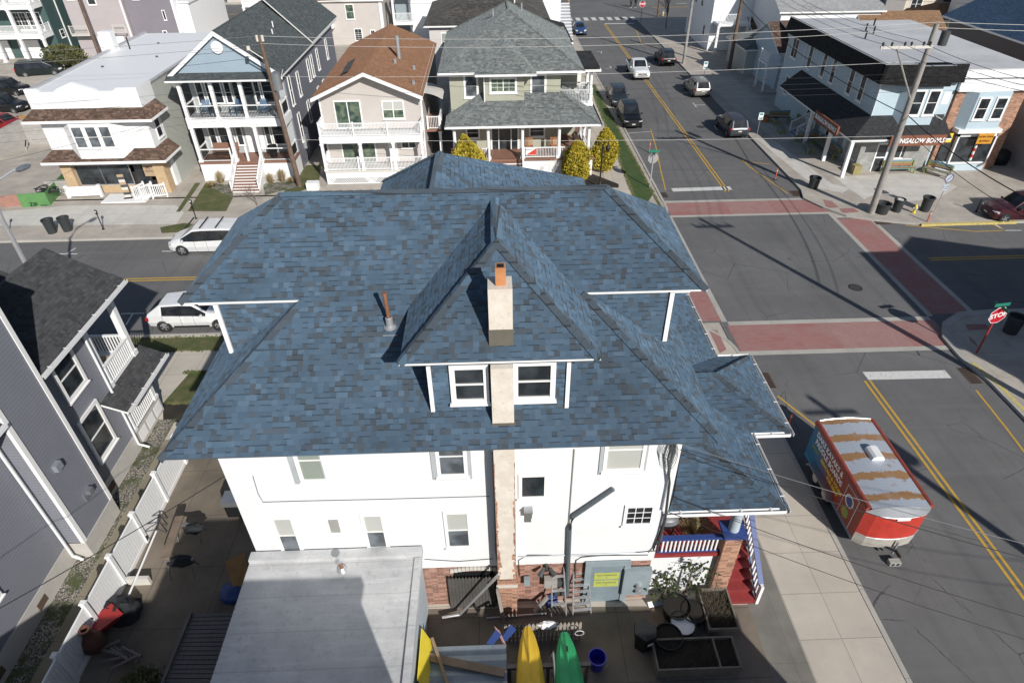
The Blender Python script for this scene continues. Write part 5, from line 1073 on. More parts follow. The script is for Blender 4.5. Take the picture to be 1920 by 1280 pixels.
# pent roof over the pavement
r=MB(); xe=27.25; ye=46.95; ze=3.15; zt=4.55
r.prism([(xe,ye,ze),(xe,61.8,ze),(x0,61.8,zt),(x0,y0,zt)],(0,0,-.1),0,1); r.prism([(xe,ye,ze),(35.0,ye,ze),(34.6,y0,zt),(x0,y0,zt)],(0,0,-.1),0,1)
r.prism([(33.9,y0,zt),(34.7,y0,zt),(34.3,y0-.5,4.35)],(0,0,-.1),0,1)
r.build('pent_roof',[M['dark_sh'],M['trim']],E_); MB().box(xe+.1,34.8,ye+.1,y0,2.95,3.04).build('porch_ceiling',M['white'],E_); MB().box(xe+.1,x0,y0,61.6,2.95,3.04).build('porch_ceiling',M['white'],E_)
sb=MB().box(30.15,34.4,ye-.25,ye-.1,2.72,3.5).build('name_board',M['signbrown'],E_); text(sb,'BUNGALOW BOWLS',(32.3,ye-.27,3.1),.5,'white',(R(90),0,0),.015,sx=.84,sh=.12,bold=.014)
sb=MB().box(xe-.25,xe-.1,48.9,53.1,2.75,3.55).build('name_board',M['signbrown'],E_); text(sb,'BUNGALOW BOWLS',(xe-.27,51.0,3.15),.48,'white',(R(90),0,R(-90)),.015,sx=.84,sh=.12,bold=.014)
for y in (47.2,50.7,54.6): MB().box(xe+.15,xe+.4,y-.12,y+.12,.1,3.05).build('column',M['white'],E_)
MB().box(x0-.05,x0+1.3,y0-.06,y0,.1,2.9).build('stone_facing',M['stone'],E_); MB().box(x0-.07,x0-.01,y0,y0+2.2,.1,2.9).build('stone_facing',M['stone'],E_); MB().box(32.6,34.6,y0-.06,y0,.1,2.9).build('stone_facing',M['stone'],E_)
d=MB().box(30.35,31.1,y0-.04,y0,.12,2.3).build('door',M['glass'],E_); f=MB(); f.box(30.25,30.35,y0-.1,y0,.1,2.4);f.box(31.1,31.2,y0-.1,y0,.1,2.4);f.box(30.35,31.1,y0-.1,y0,2.3,2.4);f.box(30.35,31.1,y0-.08,y0-.04,1.2,1.3);f.build('frame',M['white'],d)
win(E_,FR(31.4,y0,0),0,1.9,1.1,2.6,cols=2,rows=1,trim=.1,glass='glass')
win(E_,FR(x0,0,270),-50.0,-48.6,.9,2.5,cols=2,rows=1,trim=.1)
win(E_,FR(x0,0,270),-54.3,-53.3,1.0,2.7,trim=.1); win(E_,FR(x0,0,270),-58.6,-57.6,1.2,2.8,trim=.1)
for yy in (55.6,51.2): MB().box(x0-.05,x0,yy,yy+.8,.12,2.3).build('door',M['door'],E_)
stairs(E_,56.2,57.6,x0-.1,x0-1.7,.95,.12,5,'bluestep','white',axis='x'); MB().box(x0-1.0,x0,56.2,57.6,.1,.95).build('landing',M['white'],E_) if 0 else None
for yy in (56.15,57.65): rail(E_,(x0-.2,yy,.9),(x0-1.7,yy,.1),.05,1.0,gap=.14)
for k in range(2): 
    for x,y,z in ((33.0,60,8.15),(31.5,57,8.15)): MB().cyl((x+k*1.7,y+k*2,8.1),(x+k*1.7,y+k*2,8.75),.07,n=8).build('vent_pipe',M['black'],E_)
# neighbour with brick piers
N=thing('brick_and_white_shop','brick shop with white cornice and large display window beside the pale blue shop','shop')
x0,x1=34.95,40.3
walls(N,x0,x1,y0-.05,66,-.1,6.3,'orangebrick'); MB().box(x0-.1,x1+.1,y0-.25,66,6.3,7.75).build('cornice',M['white'],N); MB().box(x0-.1,x1+.1,y0-.2,66,7.75,7.85).build('roof',M['flatroof2'],N)
c=MB(); c.box(x0-.15,x1+.15,y0-.4,y0-.25,6.3,6.5); c.box(x0-.15,x1+.15,y0-.5,y0-.25,7.3,7.6); c.build('moulding',M['white'],N)
b=MB(); b.prism([(35.6,y0,6.3),(36.2,y0-.75,6.3),(38.7,y0-.75,6.3),(39.2,y0,6.3)],(0,0,-2.7)); b.build('bay',M['bluesiding'],N); MB().box(35.7,39.1,y0-.85,y0,3.3,3.6).build('bay_base',M['white'],N)
for u in (36.35,37.65): win(N,FR(u,y0-.76,0),0,.95,4.3,6.0,trim=.12)
MB().box(35.4,39.3,y0-.3,y0-.05,.1,.85).build('shop_base',M['bluesiding'],N)
o=MB().box(36.3,39.2,y0-.32,y0-.2,.85,2.9).build('display_window',M['glass'],N); f=MB()
for u in (36.2,39.2): f.box(u,u+.12,y0-.4,y0-.1,.8,3.1)
f.box(36.2,39.3,y0-.4,y0-.1,2.9,3.1); f.box(36.2,39.3,y0-.42,y0-.1,.72,.85); f.build('frame',M['white'],o)
MB().box(35.3,36.0,y0-.15,y0-.05,.1,2.6).build('door',M['glass'],N)
s=thing('hanging_orange_sign','orange hanging board reading NOW OPEN in front of the display window of the brick shop','sign'); MB().box(37.4,38.6,47.4,47.45,2.5,3.3).build('panel',M['orange'],s); text(s,'NOW OPEN',(38.0,47.38,3.05),.2,'darkred',(R(90),0,0)); text(s,'BOWLS',(38.0,47.38,2.72),.24,'darkred',(R(90),0,0)); MB().cyl((38,47.42,3.3),(38,48.3,3.35),.03,n=6).build('bracket',M['black'],s)
s=thing('small_yellow_sign','small yellow board at the right end of the brown name board','sign'); MB().box(34.9,35.5,47.6,47.65,2.6,3.3).build('panel',M['yellow'],s); text(s,'12',(35.2,47.58,2.95),.4,'black',(R(90),0,0))
s=thing('striped_pole','small white striped pole inside the display window of the brick shop','pole'); l=MB(); 
for i in range(6): l.cyl((37.9,47.9,1.0+i*.25),(37.9,47.9,1.25+i*.25),.1,n=10,mi=i%2)
l.build('cylinder',[M['white'],M['signred']],s)
# ------- benches in painted stripes
def bench(x,y,rz,label,L=2.0,back=True):
    t=thing('striped_bench',label,'bench',(x,y,.12),rz,'striped benches outside the corner shop')
    st=[M['stg'],M['sto'],M['sty'],M['stb']]
    s=MB()
    for i in range(4): s.box(-L/2,L/2,-.25+i*.13,-.14+i*.13,.42,.46,i)
    s.build('seat',st,t)
    if back:
        b=MB()
        for i in range(3): b.box(-L/2,L/2,.30,.33,.52+i*.16,.66+i*.16,(i+1)%4)
        b.build('backrest',st,t)
    for sx in (-L/2+.1,L/2-.1):
        l=MB(); l.box(sx-.04,sx+.04,-.22,.3,.36,.42); l.box(sx-.04,sx+.04,-.22,-.14,0,.36); l.box(sx-.04,sx+.04,.22,.30,0,.95 if back else .36); l.build('leg',M['stlime'],t)
    return t
bs=[(32.3,47.75,0,'long striped bench under the shop window with pastel boards',2.6,True),(35.0,47.1,R(-52),'striped bench with lime green frame turned towards the brick shop',1.9,True),
(28.6,58.2,R(90+180),'striped bench against the pale blue wall beyond the white steps',3.6,True),(27.5,60.6,R(0),'striped bench standing across the end of the pale blue wall',2.0,True),
(28.5,52.6,R(270),'long striped bench against the wall under the side name board',3.8,True),(27.9,55.3,R(180),'striped bench with its back to the camera beside the white steps',1.9,True),(27.2,53.0,R(80),'backless striped bench standing near the kerb',1.8,False),(26.6,57.6,R(90),'short striped table bench between the white steps and the kerb',1.0,False),(27.0,60.2,R(80),'small backless striped bench by the planter pot',1.4,False)]
for b in bs: bench(*b)
def wbox(nm,cat,lb,x,y,z,sx,sy,sz,m,grp=None,rz=0): 
    t=MB().box(-sx/2,sx/2,-sy/2,sy/2,0,sz).build(nm,M[m]); t.location=(x,y,z); t.rotation_euler=(0,0,rz); return tag(t,lb,cat,grp)
def pot(nm,lb,cat,x,y,r,h,m,n=16,fill='soil',grp=None,z=.12,taper=.85):
    t=thing(nm,lb,cat,(x,y,z),0,grp); b=MB(); b.lathe([(0,.01),(r*taper,.0),(r,h),(r*.93,h),(r*.9,h-.08),(0,h-.08)],n=n); b.build('shell',M[m],t,smooth=True)
    f=MB(); f.lathe([(0,h-.07),(r*.9,h-.075)],n=n); f.build('filling',M[fill],t); return t
pot('terracotta_planter','reddish planter tub at the far end of the striped benches','planter',26.2,60.8,.33,.55,'terra')
a=U(1540,292); c=thing('block_planter','small painted block planter at the foot of the stone corner of the pale blue shop','planter',(28.9,47.9,.12)); MB().box(-.3,.3,-.3,.3,0,.7).build('shell',M['sty'],c)
# ============================================================ dark grey house with the navy roof at the right edge
D_=thing('navy_roof_house','dark grey house with a navy blue roof at the top right corner','house')
walls(D_,45,60,38,67,-.1,7.8,'dgsiding'); gable_y(D_,44.4,61,52.5,37,67.6,7.9,11.8,'navy_sh'); win(D_,FR(45,0,270),-61,-60,4.4,6.3,trim=.12); win(D_,FR(45,0,270),-52,-51,4.4,6.3,trim=.12)
r=MB(); r.prism([(43.2,52,3.2),(43.2,58,3.2),(45,58,5),(45,52,5)],(0,0,-.12),0,1); r.build('lean_to_roof',[M['slate_sh'],M['trim']],D_); walls(D_,43.4,45,52.2,57.8,-.1,3.1,'dgsiding')
MB().box(43.9,44.7,59.3,60.1,3,6.0).build('chimney',M['stucco'],D_)
R3=thing('pale_side_building','plain pale rendered building whose shaded wall stands at the right edge','building'); walls(R3,42.6,50,42.5,51.5,-.1,6.2,'palewall2'); MB().box(42.4,50.2,40.3,51.7,6.2,6.4).build('roof',M['flatroof'],R3) if 0 else MB().box(42.5,50.1,42.4,51.6,6.2,6.4).build('roof',M['flatroof'],R3)
R3.location=(0,0,0)
g=thing('covered_grill','black covered grill in the gap beside the brick shop','grill',(41.5,49.3,.12)); MB().lathe([(.55,0),(.6,.5),(.5,1.0),(.25,1.15),(0,1.2)],n=10,sx=1.2).build('cover',M['black'],g)
# ============================================================ houses further away
def fhouse(name,label,x0,x1,y0,y1,ze,zr,sid,roof,kind='gy',ov=.4,wins=(),z0=-.1,cat='house',xr=None):
    h=thing(name,label,cat); walls(h,x0,x1,y0,y1,z0,ze-.1,sid)
    if kind=='gy':
        xr=xr or (x0+x1)/2; gabwall(h,FR(0,y0-.004,0),x0,x1,xr,ze-.3,ze-.1,zr-.1,sid); gable_y(h,x0-ov,x1+ov,xr,y0-ov,y1+ov,ze,zr,roof)
    elif kind=='gx':
        ym=(y0+y1)/2; gabwall(h,FR(x0-.004,0,270),-y1,-y0,-ym,ze-.3,ze-.1,zr-.1,sid); gabwall(h,FR(x1+.004,0,90),y0,y1,ym,ze-.3,ze-.1,zr-.1,sid); gable_x(h,x0-ov,x1+ov,y0-ov,y1+ov,ym,ze,zr,roof)
    elif kind=='hip': hip(h,x0-ov,x1+ov,y0-ov,y1+ov,ze,zr,roof)
    else: MB().box(x0-ov*.3,x1+ov*.3,y0-ov*.3,y1+ov*.3,ze-.1,ze+.1).build('roof',M[roof],h)
    for w_ in wins:
        f,a,b,c,d=w_[:5]; k=w_[5] if len(w_)>5 else {}
        F=FR(x0,y0,0) if f=='s' else FR(x1,y0,90) if f=='e' else FR(x0,y1,270)
        win(h,F,a,b,c,d,**k)
    return h
# top left: green house with three stacked balconies
g=fhouse('dark_green_balcony_house','dark green house with white stacked balconies over garages at the top left corner',-76,-56.6,92.2,108,11,13,'greensiding','slate_sh','gy',wins=[('e',2,3.8,7.0,8.1,{'cols':3,'rows':1}),('e',1.2,2.2,2.2,3.2)])
MB().box(-76,-56.7,89.8,92.15,2.85,3.4).build('balcony_deck',M['white'],g); MB().box(-76,-56.7,89.8,92.15,6.2,6.75).build('balcony_deck',M['white'],g)
for z in (3.4,6.75): rail(g,(-76,89.9),(-56.8,89.9),z,z+1.0,gap=.16,bal=.05); rail(g,(-56.75,90),(-56.75,92.1),z,z+1.0,gap=.16)
for x in (-70,-66.3,-62.8,-59.8,-56.9):
    for z0,z1 in ((.1,2.85),(3.4,6.2),(6.75,9.7)): column(g,x,89.95,z0,z1,.32)
for x in (-69,-65,-61,-59.2):
    for z in (3.45,6.8): win(g,FR(x,92.19,0),0,1.7,z,z+2.1,cols=2,rows=1,munt=(4,4),trim=.1)
for x in (-65.9,-61.6): MB().box(x,x+3.0 if x<-62 else x+2.6,91.9,92.1,.1,2.3).build('garage_door',M['white'],g)
MB().box(-76,-56.7,89.8,92.15,9.7,10.1).build('balcony_ceiling',M['white'],g)
for y in (94.7,): MB().box(-56.6,-56.5,y,y+.15,0,10.9).build('corner_board',M['white'],g)
# mauve-grey house and darker purple-grey neighbour
m=fhouse('mauve_house','tall mauve grey house with a white garage door behind the white shop',-54.0,-46.9,92.3,106,11,13,'mauvesiding','slate_sh','gy',wins=[('s',3.0,4.1,6.2,7.8),('s',.0+.6,1.6,6.8,7.9,{'glass':'glassg'})])
MB().box(-51.4,-48.0,92.2,92.29,.1,2.5).build('garage_door',M['white'],m); MB().box(-47.0,-46.8,92.2,92.4,0,10.9).build('corner_board',M['white'],m); rail(m,(-54,91.3),(-51.6,91.3),3.0,4.0,gap=.16,m='offwhite'); MB().box(-54,-51.6,91.3,92.3,2.8,3.0).build('balcony_deck',M['offwhite'],m)
rail(m,(-48.6,91.6),(-47,91.6),3.0,4.0,gap=.16,m='offwhite')
p=fhouse('purple_grey_house','purple grey clapboard house with small scattered windows beside the mauve one',-46.8,-40.6,93,107,11,13,'slatesiding2','slate_sh','gy',wins=[('s',1.2,2.1,6.6,7.5,{'cols':2,'rows':1}),('s',3.2,3.7,7.2,8.2,{'rows':1}),('s',4.4,4.8,4.2,5.4,{'rows':1}),('s',4.9,5.4,7.4,9.4,{'rows':1}),('s',3.7,4.3,2.3,3.0,{'rows':1})])
MB().box(-40.9,-40.55,92.9,94.5,0,10.9).build('corner_board',M['white'],p); MB().box(-40.55,-39.2,94,107,-.1,6).build('side_bay',M['white'],p); MB().box(-40.6,-39,93.8,107,6,6.2).build('side_roof',M['white'],p)
# white balcony house peeping over the slate roof
w=fhouse('white_balcony_house','white house with a balcony peeping over the slate grey roof',-33.5,-25.5,101,112,8.5,10,'mauvesiding','slate_sh','gy',wins=[('s',2,3.6,5.6,7.6,{'cols':2}),('s',4,5.2,5.6,7.6)])
MB().box(-34,-26,99,101,4.6,5.3).build('balcony_deck',M['white'],w); rail(w,(-34,99.1),(-26,99.1),5.3,6.4,gap=.2,bal=.06)
for x in (-33.9,-30,-26.2): column(w,x,99.2,.1,4.6,.3)
b=fhouse('beige_orange_roof_house','beige house with a low orange roof behind the orange brown roof',-24.5,-14.6,96.5,110,5.7,7.6,'tansiding','orange_sh','gx',wins=[('s',5.0,6.2,3.3,5.2,{'glass':'glassg'}),('s',5.8,6.9,.6,2.2,{'munt':(2,3)}),('s',8.0,8.7,.8,2.0,{'munt':(2,2)})])
rail(b,(-24.3,95.4),(-21.2,95.4),2.7,3.6,gap=.16); MB().box(-24.3,-21.2,95.4,96.5,2.4,2.7).build('balcony_deck',M['white'],b); MB().box(-14.9,-14.5,96.4,96.9,0,5.6).build('corner_board',M['white'],b)
rl_=MB(); rl_.build if 0 else None
w2=fhouse('white_upper_porch_house','white house with a small upper porch left of the dark hip roof',-11.2,-4.5,99,112,7.8,9.5,'wsiding','slate_sh','gx',wins=[('s',4.2,5.0,6.0,6.8,{'munt':(3,2)})])
MB().box(-13.3,-10.4,97.6,99.5,2.3,2.7).build('porch_deck',M['white'],w2); MB().box(-13.3,-10.3,97.5,99.5,5.9,6.3).build('porch_roof',M['white'],w2); rail(w2,(-13.2,97.7),(-10.5,97.7),2.7,3.8,gap=.16,bal=.05)
for x in (-13.2,-10.5): column(w2,x,97.8,.1,5.9,.3)
MB().box(-13.1,-10.5,99.4,99.5,2.7,5.9).build('screen',M['greyblue2'],w2)
d=fhouse('weathered_hip_roof_house','pale pink walled house with a weathered dark grey hip roof',-7.0,6.6,80.5,95,5.4,8.3,'pinkwall','olddark_sh','hip',ov=.6,wins=[('s',1.3,2.4,2.6,4.6,{'upper':'curtain'})])
MB().cyl((3.0,84,6.6),(3.0,84,8.6),.09,n=8).build('vent_pipe',M['white'],d); MB().lathe([(.25,0),(.2,.3),(.05,.4)],(-.6,83.2,6.2),10).build('roof_vent',M['black'],d)
# dark low roof behind the grey hip roof
k=fhouse('black_roof_annex','low house with a plain near-black roof right behind the olive house',-3.2,7.8,67,76,6.2,7.6,'wsiding','black_sh','gy',ov=.3)
MB().box(7.9,10.1,74.5,75.2,-.1,2.2).build('side_wall',M['offwhite'],k)
st=thing('outdoor_stairs','white building end with a long flight of outdoor steps beside the wooden pole','stairs'); stairs(st,9.9,11.6,103,96,4.2,.12,12,'white','grey'); walls(st,5.5,9.8,97,110,-.1,7,'wsiding')
# ------- east side of the street
h=fhouse('white_corner_balcony_house','white house with a small balcony behind the pale grey pole',28.6,38.5,89.5,101,7.6,9.2,'wsiding','grey_sh','gx',wins=[('s',5.6,6.5,4.4,6.0),('s',3.2,3.8,5.0,6.2),('s',8.2,8.9,5.8,6.8),('w',3,4,4.5,6),('w',6,7,4.5,6),('w',8.5,9.4,1.4,2.8)])
MB().box(28.9,33.0,87.3,89.5,3.4,3.7).build('balcony_deck',M['white'],h); rail(h,(29.0,87.4),(32.9,87.4),3.7,4.8,gap=.17,bal=.05)
for x in (29,32.8): column(h,x,87.5,.1,3.4,.28)
r=MB(); r.prism([(33,86.2,3.0),(39,86.2,3.0),(39,89.5,4.1),(33,89.5,4.1)],(0,0,-.12),0,1); r.build('lean_to_roof',[M['brown_sh'],M['trim']],h); walls(h,33.2,38.8,86.5,89.4,-.1,2.9,'wsiding')
h=fhouse('light_grey_roof_house','white house with a broad light grey roof behind the dark wooden pole',33.8,45.5,80.5,92,6.2,9.0,'wsiding','lgrey_sh','gx',wins=[])
wsh=MB().box(46.0,48.3,81,95,-.1,8.6); tag(wsh.build('grey_tower_wall',M['palewall3']),'plain grey end wall of a taller building beyond the light grey roof','building')
h=fhouse('small_blue_gambrel_house','small pale blue house with steep dark roof and white dormer beside the bowl shop',30.6,38.5,70.6,79.5,3.9,6.2,'bluesiding','brown_sh','gx',wins=[('s',.6,1.2,1.2,2.6),('s',2.0,2.6,.3,2.3)])
MB().box(31.8,37.5,70.3,73,3.9,5.5).build('dormer',M['white'],h); win(h,FR(33.2,70.3,0),0,1.0,4.1,5.2,trim=.1); r=MB(); r.prism([(31.5,69.9,5.45),(37.8,69.9,5.45),(37.8,75,6.3),(31.5,75,6.3)],(0,0,-.1),0,1); r.build('dormer_roof',[M['brown_sh'],M['trim']],h)
MB().box(29.0,31.0,69.9,72.5,2.9,3.1).build('balcony_deck',M['white'],h); rail(h,(29.1,70.0),(30.9,70.0),3.1,4.1,gap=.15,bal=.05); rail(h,(29.1,70.1),(29.1,72.4),3.1,4.1,gap=.15,bal=.05)
for x,y in ((29.15,70.05),(29.15,72.3),(30.8,70.05)): column(h,x,y,.1,2.9,.2)
MB().box(28.9,31.2,69.6,73,.1,.3).build('porch_step',M['kerb'],h)
h=fhouse('low_grey_shed_house','low grey roofed outbuilding between the poles on the right',29.5,34.5,77.5,84,2.9,4.2,'palesiding','grey_sh','hip')
h=fhouse('cream_house','cream clapboard house with paired windows at the top right',46.5,58.5,90,100,7.2,9.2,'creamsiding','brown_sh','gx',wins=[('s',3.0,4.6,4.3,6.0,{'cols':2}),('s',7.8,9.4,4.3,6.0,{'cols':2})])
h=fhouse('small_tan_roof_shed','small cream shed with a tan gable roof in front of the cream house',43.2,52.2,77.5,84.5,3.8,6.0,'creamsiding','tan_sh','gx')
h=fhouse('cream_porch_shed','small cream extension with a tan hip roof right of the cream house',54.0,59.5,84.5,90,4.3,5.9,'creamsiding','tan_sh','hip')
h=fhouse('grey_shuttered_house','blue grey house with black shutters beyond the tan roofs',59.9,66,86,96,8,9.5,'slatesiding','navy_sh','gx',wins=[])
for x in (61,62.8): 
    MB().box(x,x+.3,85.9,85.99,3.6,5.2).build('shutter',M['black'],h); MB().box(x+1.0,x+1.3,85.9,85.99,3.6,5.2).build('shutter',M['black'],h)
h=fhouse('white_shuttered_house','white house with dark shutters beside the navy roof',56.6,64,76,85.5,7.5,9,'wsiding','grey_sh','gx',wins=[('s',2.6,3.6,4.4,6.2)])
for x in (58.6,60.5): MB().box(x,x+.4,75.9,75.99,4.3,6.3).build('shutter',M['black'],h)
d=thing('satellite_dish','white satellite dish on the edge of the white shuttered house roof','dish',(60.5,76,7.6)); q=MB(); q.lathe([(0,0),(.3,.06),(.5,.2),(.52,.2),(.3,.03)],n=16); q.build('reflector',M['offwhite'],d,M=Matrix.Rotation(R(60),4,'X')); MB().cyl((0,0,-.6),(0,0,0),.04,n=6).build('mast',M['darkgrey'],d)
h=fhouse('far_corner_house','grey house at the very top edge right of the junction',25.5,33,131.8,142,7,9,'slatesiding','grey_sh','gy',wins=[('s',1,2,1,2.5),('s',4,5,1,2.5)])
h=fhouse('far_left_house','beige house at the top edge beyond the far street',-48,-36,132.5,142,7,9,'tansiding','brown_sh','gx',wins=[('s',2,3,1,2.5),('s',7,8,1,2.5)])
h=fhouse('far_white_house','white house beyond the far street left of the junction',-4,8,132.5,142,7,9,'wsiding','grey_sh','gx',wins=[('s',2,3,1,2.5),('s',7,8,1,2.5)])
# block wall yard beside the white shop
w=thing('block_wall','L shaped wall of grey concrete blocks around the yard left of the white shop','wall')
a=U(42,282);b=U(110,268);c=U(0,318)
MB().box(-34.3,-32.6,47.2,47.5,.1,1.2).build('low_run',M['cblock'],w)
q=MB(); q.box(-42.4,-32.6,58.6,58.9,.1,2.3); q.build('back_run',M['cblock'],w); q=MB(); q.prism([(-42.4,58.75,2.3),(-42.4,58.75,.1),(-44.5,50,.1),(-44.5,50,1.6)],(.3,0,0)); q.build('side_run',M['cblock'],w)
g=thing('green_board_box','open bin of green sheathing boards full of black cable on the pavement','box'); 
P=[U(44,392),U(96,388),U(128,352)]
q=MB(); q.prism([(P[0].x,P[0].y,.12),(P[1].x,P[1].y,.12),(P[1].x,P[1].y,1.15),(P[0].x,P[0].y,1.15)],(0,.03,0)); q.build('front_board',M['zipgreen'],g); q=MB(); q.prism([(P[1].x,P[1].y,.12),(P[2].x,P[2].y,.12),(P[2].x,P[2].y,1.15),(P[1].x,P[1].y,1.15)],(-.03,0,0)); q.build('side_board',M['zipgreen'],g)
text(g,'ZIP',(P[0].x+.9,P[0].y-.02,.35),.42,'darkgreen',(R(90),0,R(2)),.003); text(g,'system',(P[0].x+1.65,P[0].y-.02,.3),.2,'darkgreen',(R(90),0,R(2)),.003)
text(g,'ZIP',(P[1].x+.75,P[1].y+1.2,.8),.3,'darkgreen',(R(90),0,R(58)),.003)
cb=MB(); random.seed(11)
for i in range(7):
    cx,cy=P[0].x+.9+random.random()*1.6,P[0].y+.8+random.random()*.7; rr=.35+.2*random.random(); cb.tube([(cx+rr*math.cos(t*.6),cy+rr*.7*math.sin(t*.6),1.0+.1*math.sin(t*1.3+i)) for t in range(11)],.035,5)
cb.build('cable_coil',M['black'],g)
q=MB(); a=U(5,392); b=U(47,388); q.prism([(a.x,a.y,.12),(b.x,b.y,.12),(b.x,b.y,1.0),(a.x,a.y,1.0)],(0,.03,0)); tag(q.build('red_board',M['redboard']),'faded red sheathing board standing left of the green one','board')
bd=thing('plywood_sheet','brown plywood sheet leaning against the block wall','board'); q=MB(); a=U(52,270,.12); q.prism([(a.x-.2,a.y,.15),(a.x+.7,a.y-.1,.15),(a.x+.4,a.y+1.2,2.3),(a.x-.5,a.y+1.3,2.3)],(0,.04,0)); q.build('sheet',M['tanply'],bd)
ty=thing('discarded_car_tyre','black tyre lying on the concrete at the left edge of the yard','old tyre',(U(8,292).x,U(8,292).y,.2)); q=MB()
for i in range(20):
    a0=2*math.pi*i/20;a1=2*math.pi*(i+1)/20; q.tube([(.42*math.cos(a0),.42*math.sin(a0),0),(.42*math.cos(a1),.42*math.sin(a1),0)],.1,8)
q.build('ring',M['rubber'],ty,M=Matrix.Rotation(R(35),4,'Y'))
jk=thing('trailer_jack','small metal trailer jack and coupling on the concrete','jack',(U(51,284).x,U(51,284).y,.12)); MB().cyl((0,0,0),(0,0,.3),.08,n=8).build('foot',M['alu'],jk); MB().tube([(0,0,.25),(-.1,.6,.7)],.05,6).build('arm',M['black'],jk)
# ============================================================ vehicles
def carpaint(c,rough=.28,metal=.2): 
    t=NT('car_paint'); n=t.noise(t.obj(),3,3,.5); t.base(t.mix(t.maprange(n,.4,.7),sc_(c,.93),c)); return t.done(rough+.1,metal,coat=.35)
CP=dict(white=carpaint((.86,.87,.88,1)),black=carpaint((.008,.009,.011,1)),grey=carpaint((.075,.085,.10,1),metal=.5),silver=carpaint((.42,.40,.37,1),metal=.6),navy=carpaint((.02,.045,.13,1)),blue=carpaint((.03,.08,.22,1)),maroon=carpaint((.06,.012,.02,1)),red=carpaint((.36,.02,.02,1)),dgrey=carpaint((.05,.06,.075,1),metal=.5),dgreen=carpaint((.012,.02,.022,1)))
M['cglass']=glassm('car_glass',(.012,.014,.017,1),.04); M['hlamp']=glassm('lamp_glass',(.55,.57,.58,1),.12,(.7,.7,.7,1)); M['tlamp']=glassm('tail_lamp',(.35,.015,.012,1),.15); M['plate']=paint((.6,.58,.5,1),.5); M['rim']=paint((.5,.51,.53,1),.3,.7)
